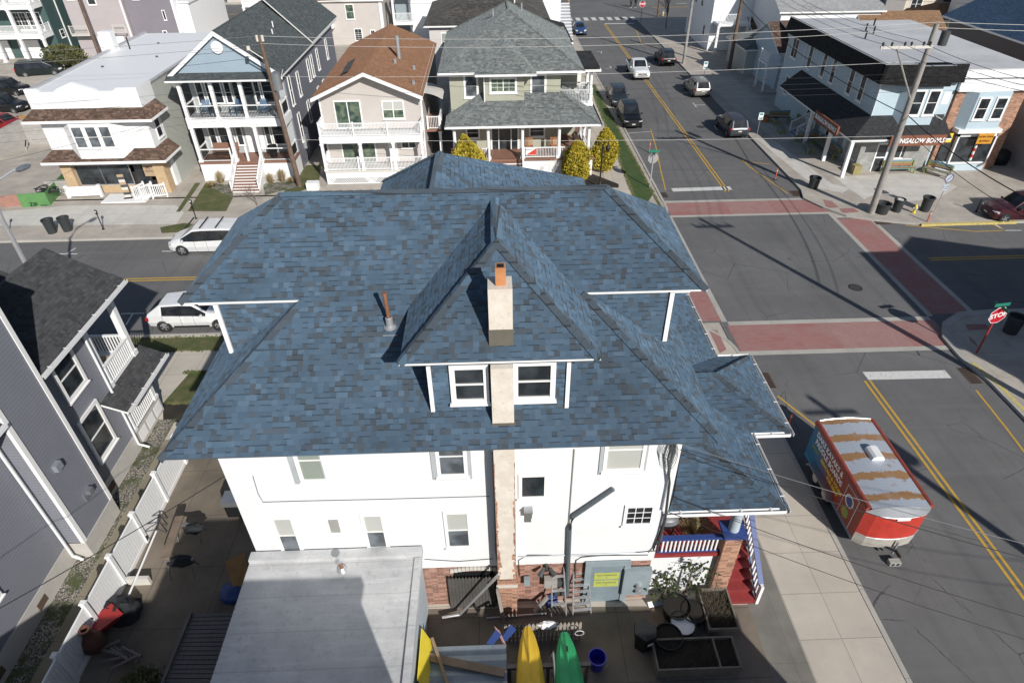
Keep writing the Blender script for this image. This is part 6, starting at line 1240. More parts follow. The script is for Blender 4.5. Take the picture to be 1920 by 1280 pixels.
# station: (t from rear, zb, zm, zs(belt), zt, w(mid), w2(belt), w3(top), flag for interval after it)
ST={
'suv':[(0,.42,.62,.86,.92,.80,.78,.72,''),(.012,.36,.62,.98,1.04,.93,.90,.80,'r'),(.085,.30,.62,1.02,1.60,.985,.94,.70,''),(.12,.28,.62,1.03,1.655,.99,.95,.715,'g'),(.245,.26,.62,1.02,1.69,1,.955,.73,'p'),(.262,.26,.62,1.02,1.69,1,.955,.73,'g'),(.43,.26,.6,1.0,1.69,1,.955,.735,'p'),(.45,.26,.6,1.0,1.69,1,.955,.735,'g'),(.575,.26,.6,.98,1.65,1,.955,.72,'wg'),(.70,.26,.6,.97,1.10,1,.95,.80,''),(.73,.26,.6,.96,1.06,.995,.94,.80,''),(.90,.28,.6,.88,.97,.96,.9,.74,''),(.965,.32,.56,.78,.86,.88,.82,.66,''),(1.0,.40,.52,.66,.70,.66,.62,.5,'')],
'coupe':[(0,.45,.62,.80,.86,.76,.74,.66,''),(.02,.36,.62,.96,1.02,.93,.88,.74,'r'),(.17,.30,.62,1.04,1.50,.99,.94,.66,''),(.20,.28,.62,1.03,1.53,1,.95,.67,'g'),(.40,.26,.6,1.0,1.60,1,.955,.70,'p'),(.42,.26,.6,1.0,1.60,1,.955,.70,'g'),(.55,.26,.6,.98,1.56,1,.955,.69,'wg'),(.69,.26,.6,.95,1.08,1,.95,.80,''),(.72,.26,.6,.94,1.03,.995,.94,.80,''),(.90,.28,.58,.86,.93,.95,.88,.72,''),(.965,.32,.54,.74,.80,.86,.8,.62,''),(1.0,.40,.5,.60,.64,.62,.58,.45,'')],
'van':[(0,.40,.62,.9,.96,.82,.80,.74,''),(.012,.34,.62,1.0,1.06,.95,.93,.85,'r'),(.06,.28,.62,1.04,1.66,.99,.96,.78,''),(.08,.26,.62,1.04,1.72,1,.97,.79,'g'),(.27,.24,.62,1.03,1.76,1,.97,.80,'p'),(.29,.24,.62,1.03,1.76,1,.97,.80,'g'),(.48,.24,.6,1.0,1.76,1,.97,.80,'p'),(.50,.24,.6,1.0,1.76,1,.97,.80,'g'),(.63,.24,.6,.98,1.70,1,.97,.78,'wg'),(.80,.24,.6,.98,1.14,.99,.95,.80,''),(.83,.26,.6,.96,1.08,.98,.94,.8,''),(.93,.28,.58,.84,.93,.93,.87,.70,''),(.975,.32,.54,.72,.78,.84,.78,.6,''),(1.0,.40,.5,.6,.63,.62,.58,.46,'')],
'sedan':[(0,.42,.58,.84,.88,.76,.74,.66,''),(.015,.36,.58,.93,.99,.9,.86,.74,''),(.12,.28,.58,.94,1.03,.98,.92,.78,'r'),(.27,.26,.58,.95,1.38,1,.94,.64,''),(.29,.26,.58,.95,1.40,1,.94,.645,'g'),(.45,.25,.56,.94,1.45,1,.945,.66,'p'),(.465,.25,.56,.94,1.45,1,.945,.66,'g'),(.58,.25,.56,.92,1.40,1,.945,.65,'wg'),(.72,.25,.56,.90,.98,1,.94,.78,''),(.75,.26,.56,.88,.95,.99,.93,.78,''),(.91,.28,.54,.78,.85,.95,.87,.7,''),(.97,.32,.5,.68,.73,.86,.8,.6,''),(1.0,.38,.48,.56,.6,.64,.6,.46,'')],
'pickup':[(0,.55,.72,1.02,1.06,.90,.89,.86,''),(.01,.5,.72,1.10,1.14,.97,.955,.92,''),(.385,.42,.72,1.10,1.14,1,.96,.93,''),(.392,.42,.72,1.12,1.20,1,.96,.90,'r'),(.405,.42,.72,1.14,1.78,1,.96,.74,''),(.42,.40,.7,1.14,1.82,1,.96,.745,'g'),(.51,.40,.7,1.13,1.84,1,.96,.75,'p'),(.525,.40,.7,1.13,1.84,1,.96,.75,'g'),(.615,.40,.7,1.12,1.80,1,.96,.74,'wg'),(.72,.40,.7,1.10,1.24,1,.95,.84,''),(.75,.40,.7,1.08,1.2,.99,.94,.84,''),(.93,.42,.68,1.0,1.12,.96,.90,.76,''),(.98,.46,.64,.9,.96,.88,.84,.7,''),(1.0,.5,.6,.78,.82,.7,.68,.6,'')]}
DIM={'suv':(4.65,1.86,1.0),'coupe':(4.7,1.92,1.0),'van':(5.1,1.98,.98),'sedan':(4.55,1.78,1.0),'pickup':(5.75,2.0,1.0)}
def car(name,label,kind,col_,x,y,heading,cat,scale=1,z=0,racks=False,frontplate=True,L=None,hs=1,sunroof=False,cladding=False):
    t=thing(name,label,cat,(x,y,z),R(heading)); l,wd,_=DIM[kind]; l=(L or l)*scale; hw=wd/2*scale; ss=ST[kind]
    rings=[]
    for (tt,zb,zm,zs,zt,w,w2,w3,fl) in ss:
        X=(tt-.5)*l; k=hs*scale; zb,zm,zs,zt=[q*k for q in (zb,zm,zs,zt)]; w,w2,w3=w*hw,w2*hw,w3*hw
        cr=.045 if zt>1.3*k else .03
        p3=Vector((X,w2,zs));p5=Vector((X,w3,zt)); p4=p3.lerp(p5,.86)
        rings.append([Vector((X,0,zb)),Vector((X,w*.92,zb)),Vector((X,w,zm)),p3,p4,p5,Vector((X,w3*.86,zt+cr*.45)),Vector((X,0,zt+cr))])
    body=MB(); G_={'windscreen':MB(),'rear_window':MB(),'side_window':MB(),'side_windowR':MB()}
    for i in range(len(ss)-1):
        fl=ss[i][8]
        for s in (1,-1):
            a=[Vector((p.x,p.y*s,p.z)) for p in rings[i]]; b=[Vector((p.x,p.y*s,p.z)) for p in rings[i+1]]
            for j in range(7):
                q=[a[j],b[j],b[j+1],a[j+1]] if s==1 else [a[j+1],b[j+1],b[j],a[j]]
                tgt=body
                if j==3 and ('g' in fl or (fl=='p' and kind in('coupe','van','suv'))) and 'w' not in fl: tgt=G_['side_window' if s==1 else 'side_windowR']
                if j==3 and 'wg'==fl: # quarter triangle
                    q1=[a[3],b[3],b[4]] if s==1 else [b[4],b[3],a[3]]; 
                    tgt=G_['side_window' if s==1 else 'side_windowR']
                if j==6 and 'w' in fl: tgt=G_['windscreen']
                if j==6 and 'r' in fl: tgt=G_['rear_window']
                tgt.add(q,[(0,1,2,3)])
    for ri,rev in ((0,False),(-1,True)):
        a=rings[ri]; full=[p for p in a]+[Vector((p.x,-p.y,p.z)) for p in reversed(a[1:-1])]; body.add(full,[list(range(len(full)))[::-1] if not rev else list(range(len(full)))])
    bo=body.build('body',CP[col_],t,smooth=True,fixn=False)
    for k,g in G_.items():
        if g.v: g.build(k.replace('R',''),M['cglass'],t,smooth=True)
    for i,s0_ in enumerate(ss):
        if s0_[8] in('p','wg') or (s0_[8]=='g' and i>0 and 'p' not in ss[i-1][8] and i<10):
            for sg in (1,-1):
                q=MB(); P_=[Vector((p.x,p.y*sg*1.004,p.z)) for p in rings[i][1:4]]; q.tube(P_,.008*scale,4); q.build('door_seam',M['black'],t)
    for hx in (.40,.55) if kind!='pickup' else (.5,):
        for sg in (1,-1): MB().box((hx-.5)*l,(hx-.5)*l+.17,sg*hw*.985-.02,sg*hw*.985+.02,.86*scale,.89*scale).build('door_handle',CP[col_],t)
    wr=(.345 if kind!='pickup' else .39)*scale; wxs=((.19,.815) if kind!='pickup' else (.215,.81)); 
    if kind=='van': wxs=(.2,.815)
    for wx_ in wxs:
        for s in (1,-1):
            X=(wx_-.5)*l; Y=s*(hw*.99)
            w=MB(); prof=[(0,-.2),(wr*.6,-.2),(wr*.97,-.19),(wr,-.15),(wr,-.02),(wr*.94,.01),(wr*.66,.012)]
            w.lathe(prof,n=22); w.lathe([(wr*1.14,-.06),(wr*1.14,.004),(wr*1.0,.006)],n=22) 
            Mx=Matrix.Translation((X,Y,wr))@Matrix.Rotation(R(-90*s),4,'X')
            wo=w.build('wheel',M['rubber'],t,smooth=True,M=Mx)
            r_=MB(); r_.lathe([(wr*.67,.0),(wr*.62,.005)],n=20)
            for k in range(5):
                an=2*math.pi*k/5; c_,s_=math.cos(an),math.sin(an); q=[(c_*wr*.12-s_*.05,s_*wr*.12+c_*.05),(c_*wr*.12+s_*.05,s_*wr*.12-c_*.05),(c_*wr*.64+s_*.035,s_*wr*.64-c_*.035),(c_*wr*.64-s_*.035,s_*wr*.64+c_*.035)]
                r_.prism([(u,v,.018) for u,v in q],(0,0,-.03))
            r_.lathe([(0,.02),(wr*.18,.02),(wr*.18,-.01)],n=10); r_.lathe([(wr*.6,-.03),(0,-.03)],n=16,mi=1)
            r_.build('rim',[M['rim'],M['black']],wo,M=Mx)
    # lamps, plate, grille, mirrors
    fz=.72*hs*scale if kind!='pickup' else .92*scale; F=l/2; fx_=F-.14*scale
    for s in (1,-1):
        h=MB(); h.prism([(fx_-.22,s*hw*.93,fz+.09),(fx_+.02,s*hw*.78,fz+.09),(fx_+.075,s*hw*.52,fz+.07),(fx_+.02,s*hw*.5,fz+.10),(fx_-.2,s*hw*.8,fz+.13)],(0,0,-.12)); h.build('headlight',M['hlamp'],t)
        rz_=(1.0 if kind in('suv','van') else .86)*scale*hs; rz_=1.0 if kind=='pickup' else rz_
        q=MB(); q.box(-l/2-.005,-l/2+.16,s*hw*.90-.09*(1 if s>0 else 1),s*hw*.90+.05*s if s>0 else s*hw*.90+.09,rz_-.14,rz_+.06) if s>0 else q.box(-l/2-.005,-l/2+.16,-hw*.90-.05,-hw*.90+.09,rz_-.14,rz_+.06); q.build('taillight',M['tlamp'],t)
        mi_=[i for i,s_ in enumerate(ss) if 'w' in s_[8]][0]; mx=(ss[mi_+1][0]-.5)*l-.18; mz=(ss[mi_+1][3]+.1)*scale*hs
        q=MB(); q.lathe([(0,-.07),(.07,-.06),(.09,0),(.07,.06),(0,.07)],(mx,s*(hw+.06),mz),10,0,.75,1.25); q.build('mirror',CP[col_],t,smooth=True)
    q=MB(); q.box(F-.07*scale,F+.005,-hw*.5,hw*.5,fz-.16,fz-.02); q.box(F-.05,F+.01,-hw*.6,hw*.6,fz-.34,fz-.24); q.build('grille',M['black'],t)
    if frontplate: q=MB().box(F,F+.02,-.16,.16,fz-.22,fz-.12).build('number_plate',M['plate'],t)
    q=MB().box(-F-.015,-F+.01,-.16,.16,.72*scale,.83*scale).build('number_plate',M['plate'],t)
    q=MB(); q.box(-F+.0,-F+.12,-hw*.8,hw*.8,.42*scale,.56*scale); q.build('bumper_strip',M['darkgrey'] if kind!='pickup' else M['alu'],t)
    if cladding: q=MB(); q.box(-l*.2,l*.2,-hw*1.0-.006,hw*1.0+.006,.3,.38); q.build('sill_trim',M['black'],t)
    if sunroof: q=MB().box(-.55,.55,-.42,.42,1.555*scale,1.655*scale); q.build('sunroof',M['cglass'],t)
    if racks:
        zt=max(s_[4] for s_ in ss)*scale*hs
        for k in (-.9,.1,1.0) if kind=='van' else (-.7,.5):
            MB().box(k-.04,k+.04,-hw*.8,hw*.8,zt+.07,zt+.11).build('roof_bar',M['black'],t)
    else:
        if kind=='suv':
            zt=max(s_[4] for s_ in ss)*scale*hs
            for s in (1,-1): MB().tube([(-l*.36,s*hw*.7,zt-.03),(-l*.33,s*hw*.7,zt+.06),(l*.02,s*hw*.7,zt+.06),(l*.06,s*hw*.7,zt-.01)],.02,6).build('roof_rail',M['darkgrey'],t)
    if kind=='pickup':
        b=MB(); b.box(-l/2+.12,-l*.115,-hw*.84,hw*.84,1.13,1.19); b.build('load_bed',M['black'],t)
    return t
a=U(331,452); car('white_minivan','white minivan with black roof bars parked half behind the blue roof','van','white',a.x+2.85,38.2,180,'minivan',racks=True)
car('white_hatchback_suv','white coupe styled car with glass sunroof parked beyond the grey house','coupe','white',-16.6,29.6,0,'car',sunroof=True,cladding=True)
a=U(1187,245); car('black_parked_suv','black boxy suv facing the camera, nearest on the left kerb of the street','suv','black',a.x,a.y+2.3,-90,'suv',hs=1.04)
a=U(1166,207); car('grey_parked_suv','dark grey car facing the camera just behind the black boxy suv','suv','dgrey',a.x-.05,a.y+2.6,-90,'suv',hs=.93)
a=U(1206,154); car('white_pickup','white pickup truck driving towards the camera on the centre line','pickup','white',a.x-.15,a.y+2.9,-90,'pickup truck')
a=U(1089,69); car('blue_sedan','small dark blue car facing the camera at the far end of the street','sedan','blue',a.x,a.y+2.3,-90,'car')
a=U(1256,127); car('black_rear_suv','black suv seen from behind beside the tall grey pole','suv','black',a.x-.2,a.y+2.3,90,'suv')
a=U(1318,186); car('silver_crossover','silver crossover seen from behind on the right kerb of the street','suv','silver',a.x-.15,a.y+2.35,92,'suv',hs=.97)
a=U(1387,263); car('dark_grey_crossover','dark grey crossover seen from behind, nearest on the right kerb of the street','suv','grey',a.x-.15,a.y+2.35,91,'suv',hs=1.0,racks=False)
a=U(1868,425); car('maroon_suv','dark maroon suv cut by the right edge facing the crossing','suv','maroon',a.x+2.2,a.y+1.35,180,'suv')
a=U(66,146); car('black_minivan','black minivan parked by the white garage doors at the top left','van','dgreen',a.x+.3,a.y+1.2,14,'minivan')
a=U(14,212); car('black_hatch_car','black car cut by the left edge between the red car and another black car','suv','black',a.x-.2,a.y+.5,-8,'car')
a=U(12,182); car('navy_black_car','black car cut by the left edge, farthest of the three in its row','suv','black',a.x,a.y+1.0,-10,'car')
a=U(30,252); car('red_car','red car with bright headlamp behind the block wall at the left edge','sedan','red',a.x-1.7,a.y+1.5,-20,'car')
a=U(2,262); car('white_corner_car','white car of which only the nose shows at the left edge','sedan','white',a.x-2.2,a.y-.2,-15,'car')
a=U(372,44); car('teal_dark_car','dark car half hidden behind the purple grey house at the far street','suv','dgreen',a.x-1.6,a.y,0,'car')
# ---------------------------------------------------- painted cargo trailer
T=thing('cargo_trailer','red and blue painted cargo trailer with a rusty striped roof parked at the kerb','trailer',(0,0,0))
tx0,tx1,ty0,ty1,tz0,tz1=12.64,14.93,13.42,18.0,.45,2.36
def _tside():
    t=NT('trailer_paint'); o=t.obj(); x,y,z=t.sep(o); n=t.noise(o,1.6,4,.6)
    f=t.maprange(t.math('ADD',y,t.math('MULTIPLY',n,1.6)),16.9,18.0,0,1); c=t.mix(f,(.26,.035,.02,1),(.02,.13,.26,1)); lo=t.math('LESS_THAN',z,.62); c=t.mix(t.math('MULTIPLY',lo,.7),c,(.05,.22,.33,1)); t.base(c); return t.done(.5)
def _troof():
    t=NT('trailer_roof'); o=t.obj(); x,y,z=t.sep(o); n=t.noise(o,3,5,.7); n2=t.noise(o,.9,3,.6)
    f=t.math('FRACT',t.math('DIVIDE',t.math('ADD',y,t.math('MULTIPLY',n,.55)),.95)); band=t.math('LESS_THAN',f,.34)
    c=t.mix(t.math('MULTIPLY',band,t.maprange(n2,.2,.5,.55,1)),(.42,.46,.52,1),(.36,.2,.09,1)); spot=t.maprange(n,.6,.68,0,.8); c=t.mix(spot,c,(.3,.14,.05,1)); st=t.math('FRACT',t.math('DIVIDE',y,.12)); t.base(t.mix(t.math('MULTIPLY',t.math('LESS_THAN',st,.12),.2),c,G(.2))); return t.done(.5,.2)
M['tside']=_tside(); M['troof']=_troof(); M['tred']=paint((.50,.045,.03,1),.5,var=.25); M['tedge']=paint((.30,.06,.04,1),.55,var=.3); M['tbot']=paint((.42,.40,.36,1),.6,var=.2)
b=MB(); b.box(tx0,tx1,ty0+.35,ty1,tz0,tz1-.1,0)
b.build('body',M['tside'],T)
# bowed front
f=MB(); n=8; P=[]
for i in range(n+1):
    u=i/n; x=tx0+(tx1-tx0)*u; P.append((x,ty0+.35-.35*math.sin(math.pi*min(1,max(0,u)))**.5 if 0<u<1 else ty0+.35))
def fr(z0,z1,mi):
    for i in range(n): f.add([(P[i][0],P[i][1],z0),(P[i+1][0],P[i+1][1],z0),(P[i+1][0],P[i+1][1],z1),(P[i][0],P[i][1],z1)],[(0,1,2,3)],mi)
fr(.95,2.12,0); fr(tz0,.95,1); f.add([(x,y,tz0) for x,y in P],[list(range(n+1))],1)
f.build('front_panel',[M['tred'],M['tbot']],T,smooth=True)
r=MB()
for i in range(6):
    a,b_=i/6,(i+1)/6; g=lambda u:(tx0+.12+(tx1-tx0-.24)*u,tz1-.02+.11*math.sin(math.pi*u))
    p,q=g(a),g(b_); r.add([(p[0],ty0+.22,p[1]),(q[0],ty0+.22,q[1]),(q[0],ty1,q[1]),(p[0],ty1,p[1])],[(0,1,2,3)],0)
r.build('roof',[M['troof']],T,smooth=True)
e=MB(); 
for x in (tx0+.05,tx1-.05): MB().cyl((x,ty0+.3,tz1-.09),(x,ty1,tz1-.09),.11,n=12).build('edge_rail',M['tedge'],T,smooth=True)
f2=MB(); f2.add([(x,y-.01,2.12) for x,y in P]+[(tx0+.12+(tx1-tx0-.24)*i/n,ty0+.22,tz1+.09*math.sin(math.pi*i/n)) for i in range(n+1)],[(i,i+1,n+2+i,n+1+i) for i in range(n)],0); f2.build('front_visor',M['grey'],T,smooth=True)
for pts_,r_ in (([(x,y-.015,.95) for x,y in P],.018),([(x,y-.02,2.12) for x,y in P],.02),([(tx0+.12+(tx1-tx0-.24)*i/6,ty1+.01,tz1+.1*math.sin(math.pi*i/6)) for i in range(7)],.03)): MB().tube(pts_,r_,5).build('trim',M['alu'],T)
MB().box(13.6,14.05,ty0-.04,ty0-.0,2.0,2.1).build('number_plate',M['white'],T)
v=MB(); cx,cy=13.95,16.05; v.prism([(cx-.24,cy-.3,2.42),(cx-.2,cy-.3,2.58),(cx-.1,cy-.3,2.64),(cx+.12,cy-.3,2.64),(cx+.22,cy-.3,2.56),(cx+.25,cy-.3,2.42)],(0,.58,0)); v.build('roof_hatch',M['white'],T)
for y in (15.95,16.8):
    w=MB(); w.lathe([(0,-.2),(.2,-.2),(.33,-.18),(.35,-.14),(.35,-.02),(.3,.0),(.2,.0)],n=20); Mx=Matrix.Translation((tx0-.02,y,.36))@Matrix.Rotation(R(90),4,'X')@Matrix.Rotation(0,4,'Z'); Mx=Matrix.Translation((tx0-.03,y,.36))@Matrix.Rotation(R(-90),4,'Y'); wo=w.build('wheel',M['rubber'],T,smooth=True,M=Mx)
    q=MB(); q.lathe([(.2,0),(.12,-.03),(.07,.01),(0,.01)],n=12)
    q.build('rim',M['offwhite'],wo,M=Mx)
fd=MB(); fd.prism([(tx0-.24,15.4,.6),(tx0-.24,15.62,.82),(tx0-.24,17.15,.82),(tx0-.24,17.35,.6),(tx0-.24,17.27,.6),(tx0-.24,17.1,.75),(tx0-.24,15.67,.75),(tx0-.24,15.48,.6)],(.24,0,0)); fd.build('mudguard',M['steel'],T)
for (body_,y,z,s,m,k) in (("DAKS KAYAKS &",16.55,1.98,.34,'white',.88),("PADDLE BOARDS",16.45,1.64,.34,'white',.86),("SALES",17.45,1.32,.2,'stlime',1),("RENTALS & TOURS",16.0,1.3,.22,'yellow',.95),("732-555-KAYAK",15.75,1.06,.2,'yellow',1)):
    if body_.startswith('732'): body_='FOR RENT'
    text(T,body_,(tx0-.008,y,z),s,m,(R(90),0,R(-90)),.004,sx=k,bold=.006)
d=MB(); d.box(tx0-.02,tx0-.001,14.15,14.18,.6,2.1); d.box(tx0-.02,tx0-.001,14.97,15.0,.6,2.1); d.box(tx0-.02,tx0-.001,14.18,14.97,2.07,2.1); d.build('side_door_frame',M['alu'],T)
c=MB(); c.cyl((tx0-.002,14.62,1.58),(tx0-.014,14.62,1.58),.27,n=22); c.build('round_badge',M['white'],T); c=MB(); c.cyl((tx0-.012,14.62,1.58),(tx0-.018,14.62,1.58),.21,n=22); c.build('round_badge',M['bluep'],T)
c=MB(); pts=[]
for i in range(24): rr=.3 if i%2==0 else .17; an=2*math.pi*i/24; pts.append((tx0-.004,14.62+rr*math.cos(an),.98+rr*math.sin(an)))
c.prism(pts,(-.008,0,0)); c.build('starburst',M['stlime'],T)
h=U(1684,1068); hb=MB(); hb.tube([(13.35,ty0+.3,.5),(h.x,h.y+.45,.45)],.05,6); hb.tube([(14.2,ty0+.3,.5),(h.x,h.y+.45,.45)],.05,6); hb.tube([(h.x,h.y+.5,.45),(h.x,h.y+.2,.47)],.06,6); hb.build('tow_bar',M['black'],T); MB().cyl((h.x,h.y+.55,.2),(h.x,h.y+.55,.85),.04,n=8).build('jack',M['alu'],T)
cb=thing('concrete_block','pale hollow concrete block under the trailer tow bar','block',(h.x-.05,h.y+.25,0)); q=MB(); q.box(-.2,.2,-.1,.1,0,.19); q.build('block_body',M['cblock'],cb); q=MB(); q.box(-.15,-.03,-.104,-.1,.04,.15); q.box(.03,.15,-.104,-.1,.04,.15); q.build('cell',M['black'],cb)
# ============================================================ poles, wires and street furniture
def pole(name,label,x,y,h,r,m,cat='utility pole',z=.1,lean=(0,0)):
    t=thing(name,label,cat,(x,y,z)); b=MB(); b.tube([(0,0,0),(lean[0]*.5,lean[1]*.5,h*.5),(lean[0],lean[1],h)],r,12,radii=[r*1.15,r,r*.72]); b.build('shaft',M[m],t,smooth=True); return t
a=U(563,352); LPt=UY(486,68,a.y); LP=Vector((a.x,a.y,LPt.z)); lx=LPt.x-a.x
t=pole('wooden_utility_pole','brown wooden pole with a transformer in front of the blue gabled house',a.x,a.y,LP.z-.1,.17,'polewood',lean=(lx,0))
q=MB(); q.cyl((lx+.55,-.1,LP.z-3.6),(lx+.55,-.1,LP.z-2.5),.32,.32,16); q.lathe([(.32,0),(.1,.14),(0,.15)],(lx+.55,-.1,LP.z-2.5),16); q.build('transformer',M['steel'],t,smooth=True)
q=MB(); 
for s in (-.18,.18): q.lathe([(.0,0),(.1,.02),(.1,.4),(0,.42)],(lx+s,0,LP.z-.45),10)
q.build('insulator',M['offwhite'],t,smooth=True); q=MB(); q.tube([(lx,0,LP.z-1.6),(lx-.9,-.1,LP.z-.9)],.04,6); q.lathe([(0,0),(.14,.05),(.12,.3),(0,.32)],(lx-.9,-.1,LP.z-1.0),10); q.build('bracket_arm',M['offwhite'],t)
RPx,RPy=26.75,40.8; RT=UY(1757,45,RPy); rlx=RT.x-RPx
t=pole('grey_corner_pole','tall weathered grey pole with a wide cross arm at the corner of the bowl shop',RPx,RPy,RT.z-.1,.2,'polegrey',lean=(rlx,0))
ca0=UY(1652,88,RPy);ca1=UY(1745,82,RPy); q=MB(); q.box(ca0.x-RPx-.1,ca1.x-RPx+.1,-.2,-.08,ca0.z-.2,ca0.z-.04); q.build('cross_arm',M['offwhite'],t)
q=MB(); q.tube([(ca0.x-RPx+.9,-.15,ca0.z-.15),(rlx*.6-.1,-.1,ca0.z-3.2)],.05,6); q.build('brace',M['polegrey'],t)
q=MB(); 
for k in (0,.55,1.35,1.75,2.5,2.9): q.lathe([(0,0),(.07,.0),(.05,.1),(.08,.14),(.05,.22),(0,.24)],(ca0.x-RPx+k,-.14,ca0.z-.05),8)
q.build('insulator',M['black'],t,smooth=True); q=MB(); q.cyl((rlx+.75,0,RT.z-1.3),(rlx+.75,0,RT.z-.5),.25,n=14); q.build('transformer',M['darkgrey'],t,smooth=True)
st=thing('street_pole','','pole') if 0 else None
p2=pole('dark_wooden_pole','dark brown wooden pole carrying many cables beside the small blue house',28.65,80,11.5,.2,'polewood')
p3=pole('pale_far_pole','pale grey pole at the kerb behind the black suv',23.85,82.9,11.5,.17,'polegrey')
p4=pole('orange_brown_far_pole','short seen stub of orange brown pole beside the outdoor stairs',12.4,111,9,.2,'tanpole')
p5=pole('leaning_grey_pole','thin grey brown pole standing in front of the mauve house',UY(187,105,86).x,86,12,.17,'polewood')
p6=pole('off_corner_pole','wooden pole at the right edge whose shadow crosses the junction',25.45,19.6,14.2,.19,'polewood')
q=MB(); q.box(-1.3,1.3,-.06,.06,13.3,13.45); 
for k in (-1.2,-.5,.5,1.2): q.lathe([(0,0),(.08,.0),(.08,.25),(0,.27)],(k,0,13.45),8)
q.build('cross_arm',M['polewood'],p6)
p7=pole('transformer_pole','wooden pole with transformers beside the road south of the parked trailer',24.6,2.6,13,.2,'polewood')
q=MB()
for k in (-.55,.55): q.cyl((k,0,10.2),(k,0,11.4),.33,n=12)
q.box(-1.2,1.2,-.06,.06,12.2,12.35); q.build('transformer',M['steel'],p7)
p8=pole('stub_pole_far','grey brown pole at the far junction behind the red stop sign',U(1233,32).x,U(1233,32).y,9,.16,'polewood')
def wire(label,p,q,sag=.5,r=.012,m='wiregrey',grp='overhead wires'):
    p=Vector(p);q=Vector(q); pts=[p.lerp(q,i/16)-Vector((0,0,4*sag*(i/16)*(1-i/16))) for i in range(17)]
    o=MB().tube(pts,r,5).build('overhead_wire',M[m]); return tag(o,label,'wire',grp)
LT=Vector((LPt.x,a.y,LP.z)); 
ends=lambda z:Vector((-75,a.y-2.0,z))
wire('upper wire from the top of the wooden pole to the left edge',LT+Vector((-.2,0,0)),(-75,a.y-1.5,LT.z+.5),1.0,.012)
wire('second wire from the wooden pole to the left edge',LT+Vector((0,-.1,-.5)),(-75,a.y-2.5,LT.z-.2),1.1,.012)
R1=UY(1757,42,RPy); R2=UY(1750,52,RPy); 
wire('pale upper wire from the wooden pole to the grey corner pole',LT,R1,.5,.013,'wirepale'); wire('pale second wire from the wooden pole to the grey corner pole',LT+Vector((0,-.1,-.45)),R2,.6,.013,'wirepale')
wire('pale upper wire leaving the grey corner pole to the right',R1,(90,39,R1.z+.5),.8,.013,'wirepale'); wire('pale second wire leaving the grey corner pole to the right',R2,(90,38,R2.z+.3),.8,.013,'wirepale')
c0=UY(532,144,a.y-.2); c1=UY(1712,116,RPy); wire('pale third wire below the transformer across the roofs to the grey corner pole',c0,c1,.3,.012,'wirepale')
c0=UY(548,262,a.y-.2); c1=UY(1690,255,RPy); wire('lowest thin wire from the wooden pole across to the grey corner pole',c0,c1,.2,.012,'wirepale')
for i,(z0,z1) in enumerate(((152,138),(160,150),(168,160),(177,172))):
    c0=UY(600,z0+8,a.y+9); c1=UY(1700,z1,RPy+.1); wire('dark telephone line over the olive house, %s of its set of four'%('uppermost','second from top','third from top','lowest')[i],c0,c1,.35,.008,'wiredark')
for i in range(5):
    c0=Vector((LPt.x+.1,a.y-.15,LP.z-3.2-i*.5)); wire(('uppermost','second','middle','fourth','lowest')[i]+' dark line left of the wooden pole over the white shop',c0,(-75,a.y-3-i*.4,c0.z-.3*i),.9,.008,'wiredark')
for i,px in enumerate(((1657,84),(1690,80),(1722,76))):
    c=UY(px[0],px[1],RPy); nm=('left','middle','right')[i]; wire(nm+' cross arm wire running away from the corner pole up the street',c,(27.6+i*.8,80,11.0),.9,.014,'wiredark'); wire(nm+' cross arm wire running from the corner pole towards the camera side',c,(24.6+i*.8,19.6,13.6),.8,.014,'wiredark')
wire('thick black cable crossing over the benches towards the right edge',(28.6,80,7.5),(26.8,40.6,7.0),.9,.03,'wireblack'); wire('thick black cable from the corner pole to the lower right',(26.8,40.6,7.0),(25.5,19.6,8.2),.8,.03,'wireblack'); wire('thinner black cable below the thick one at the corner pole',(26.8,40.6,6.3),(25.5,19.6,7.4),.9,.018,'wireblack')
for i in range(3): wire(('upper','middle','lower')[i]+' cable from the dark pole over the light grey roof to the right',(28.7,80,10.6-i*.8),(70,66-i*2,10.2-i*.3),1.0,.016,'wiredark')
for i in range(3): wire(('upper','middle','lower')[i]+' cable crossing the street between the far poles',(28.6,80,9.6-i*.6),(-30,83+i,9.4-i*.7),1.0,.014,'wiredark')
hc=Vector((4.85,11.85,7.75)); wire('bright twisted service cable from the white wall corner over the trailer',hc,(24.6,2.8,9.6),.9,.009,'wiregrey'); wire('dark service cable beside the bright one over the porch roof',hc-Vector((0,0,.2)),(24.6,2.8,9.2),1.1,.012,'wireblack'); wire('lower thin cable from the wall corner over the porch gutter to the road',(4.9,11.85,5.6),(24.6,2.6,7.0),1.0,.010,'wireblack'); wire('lowest thin cable over the pavement and tow bar',(4.9,11.85,4.9),(24.6,2.6,6.2),1.1,.009,'wireblack')
wire('black cable slanting above the white vinyl fence',(-7.5,12.6,6.6),(-19,2.0,7.4),.5,.012,'wireblack')
wire('thin dark line over the block yard to the left edge',(-33.5,47.2,6.2),(-60,33,6.0),.6,.012,'wiredark'); wire('dark line from the white shop across the far pavement to the lamp',(-24.8,47,5.4),(-45,25,7),.5,.012,'wiredark')
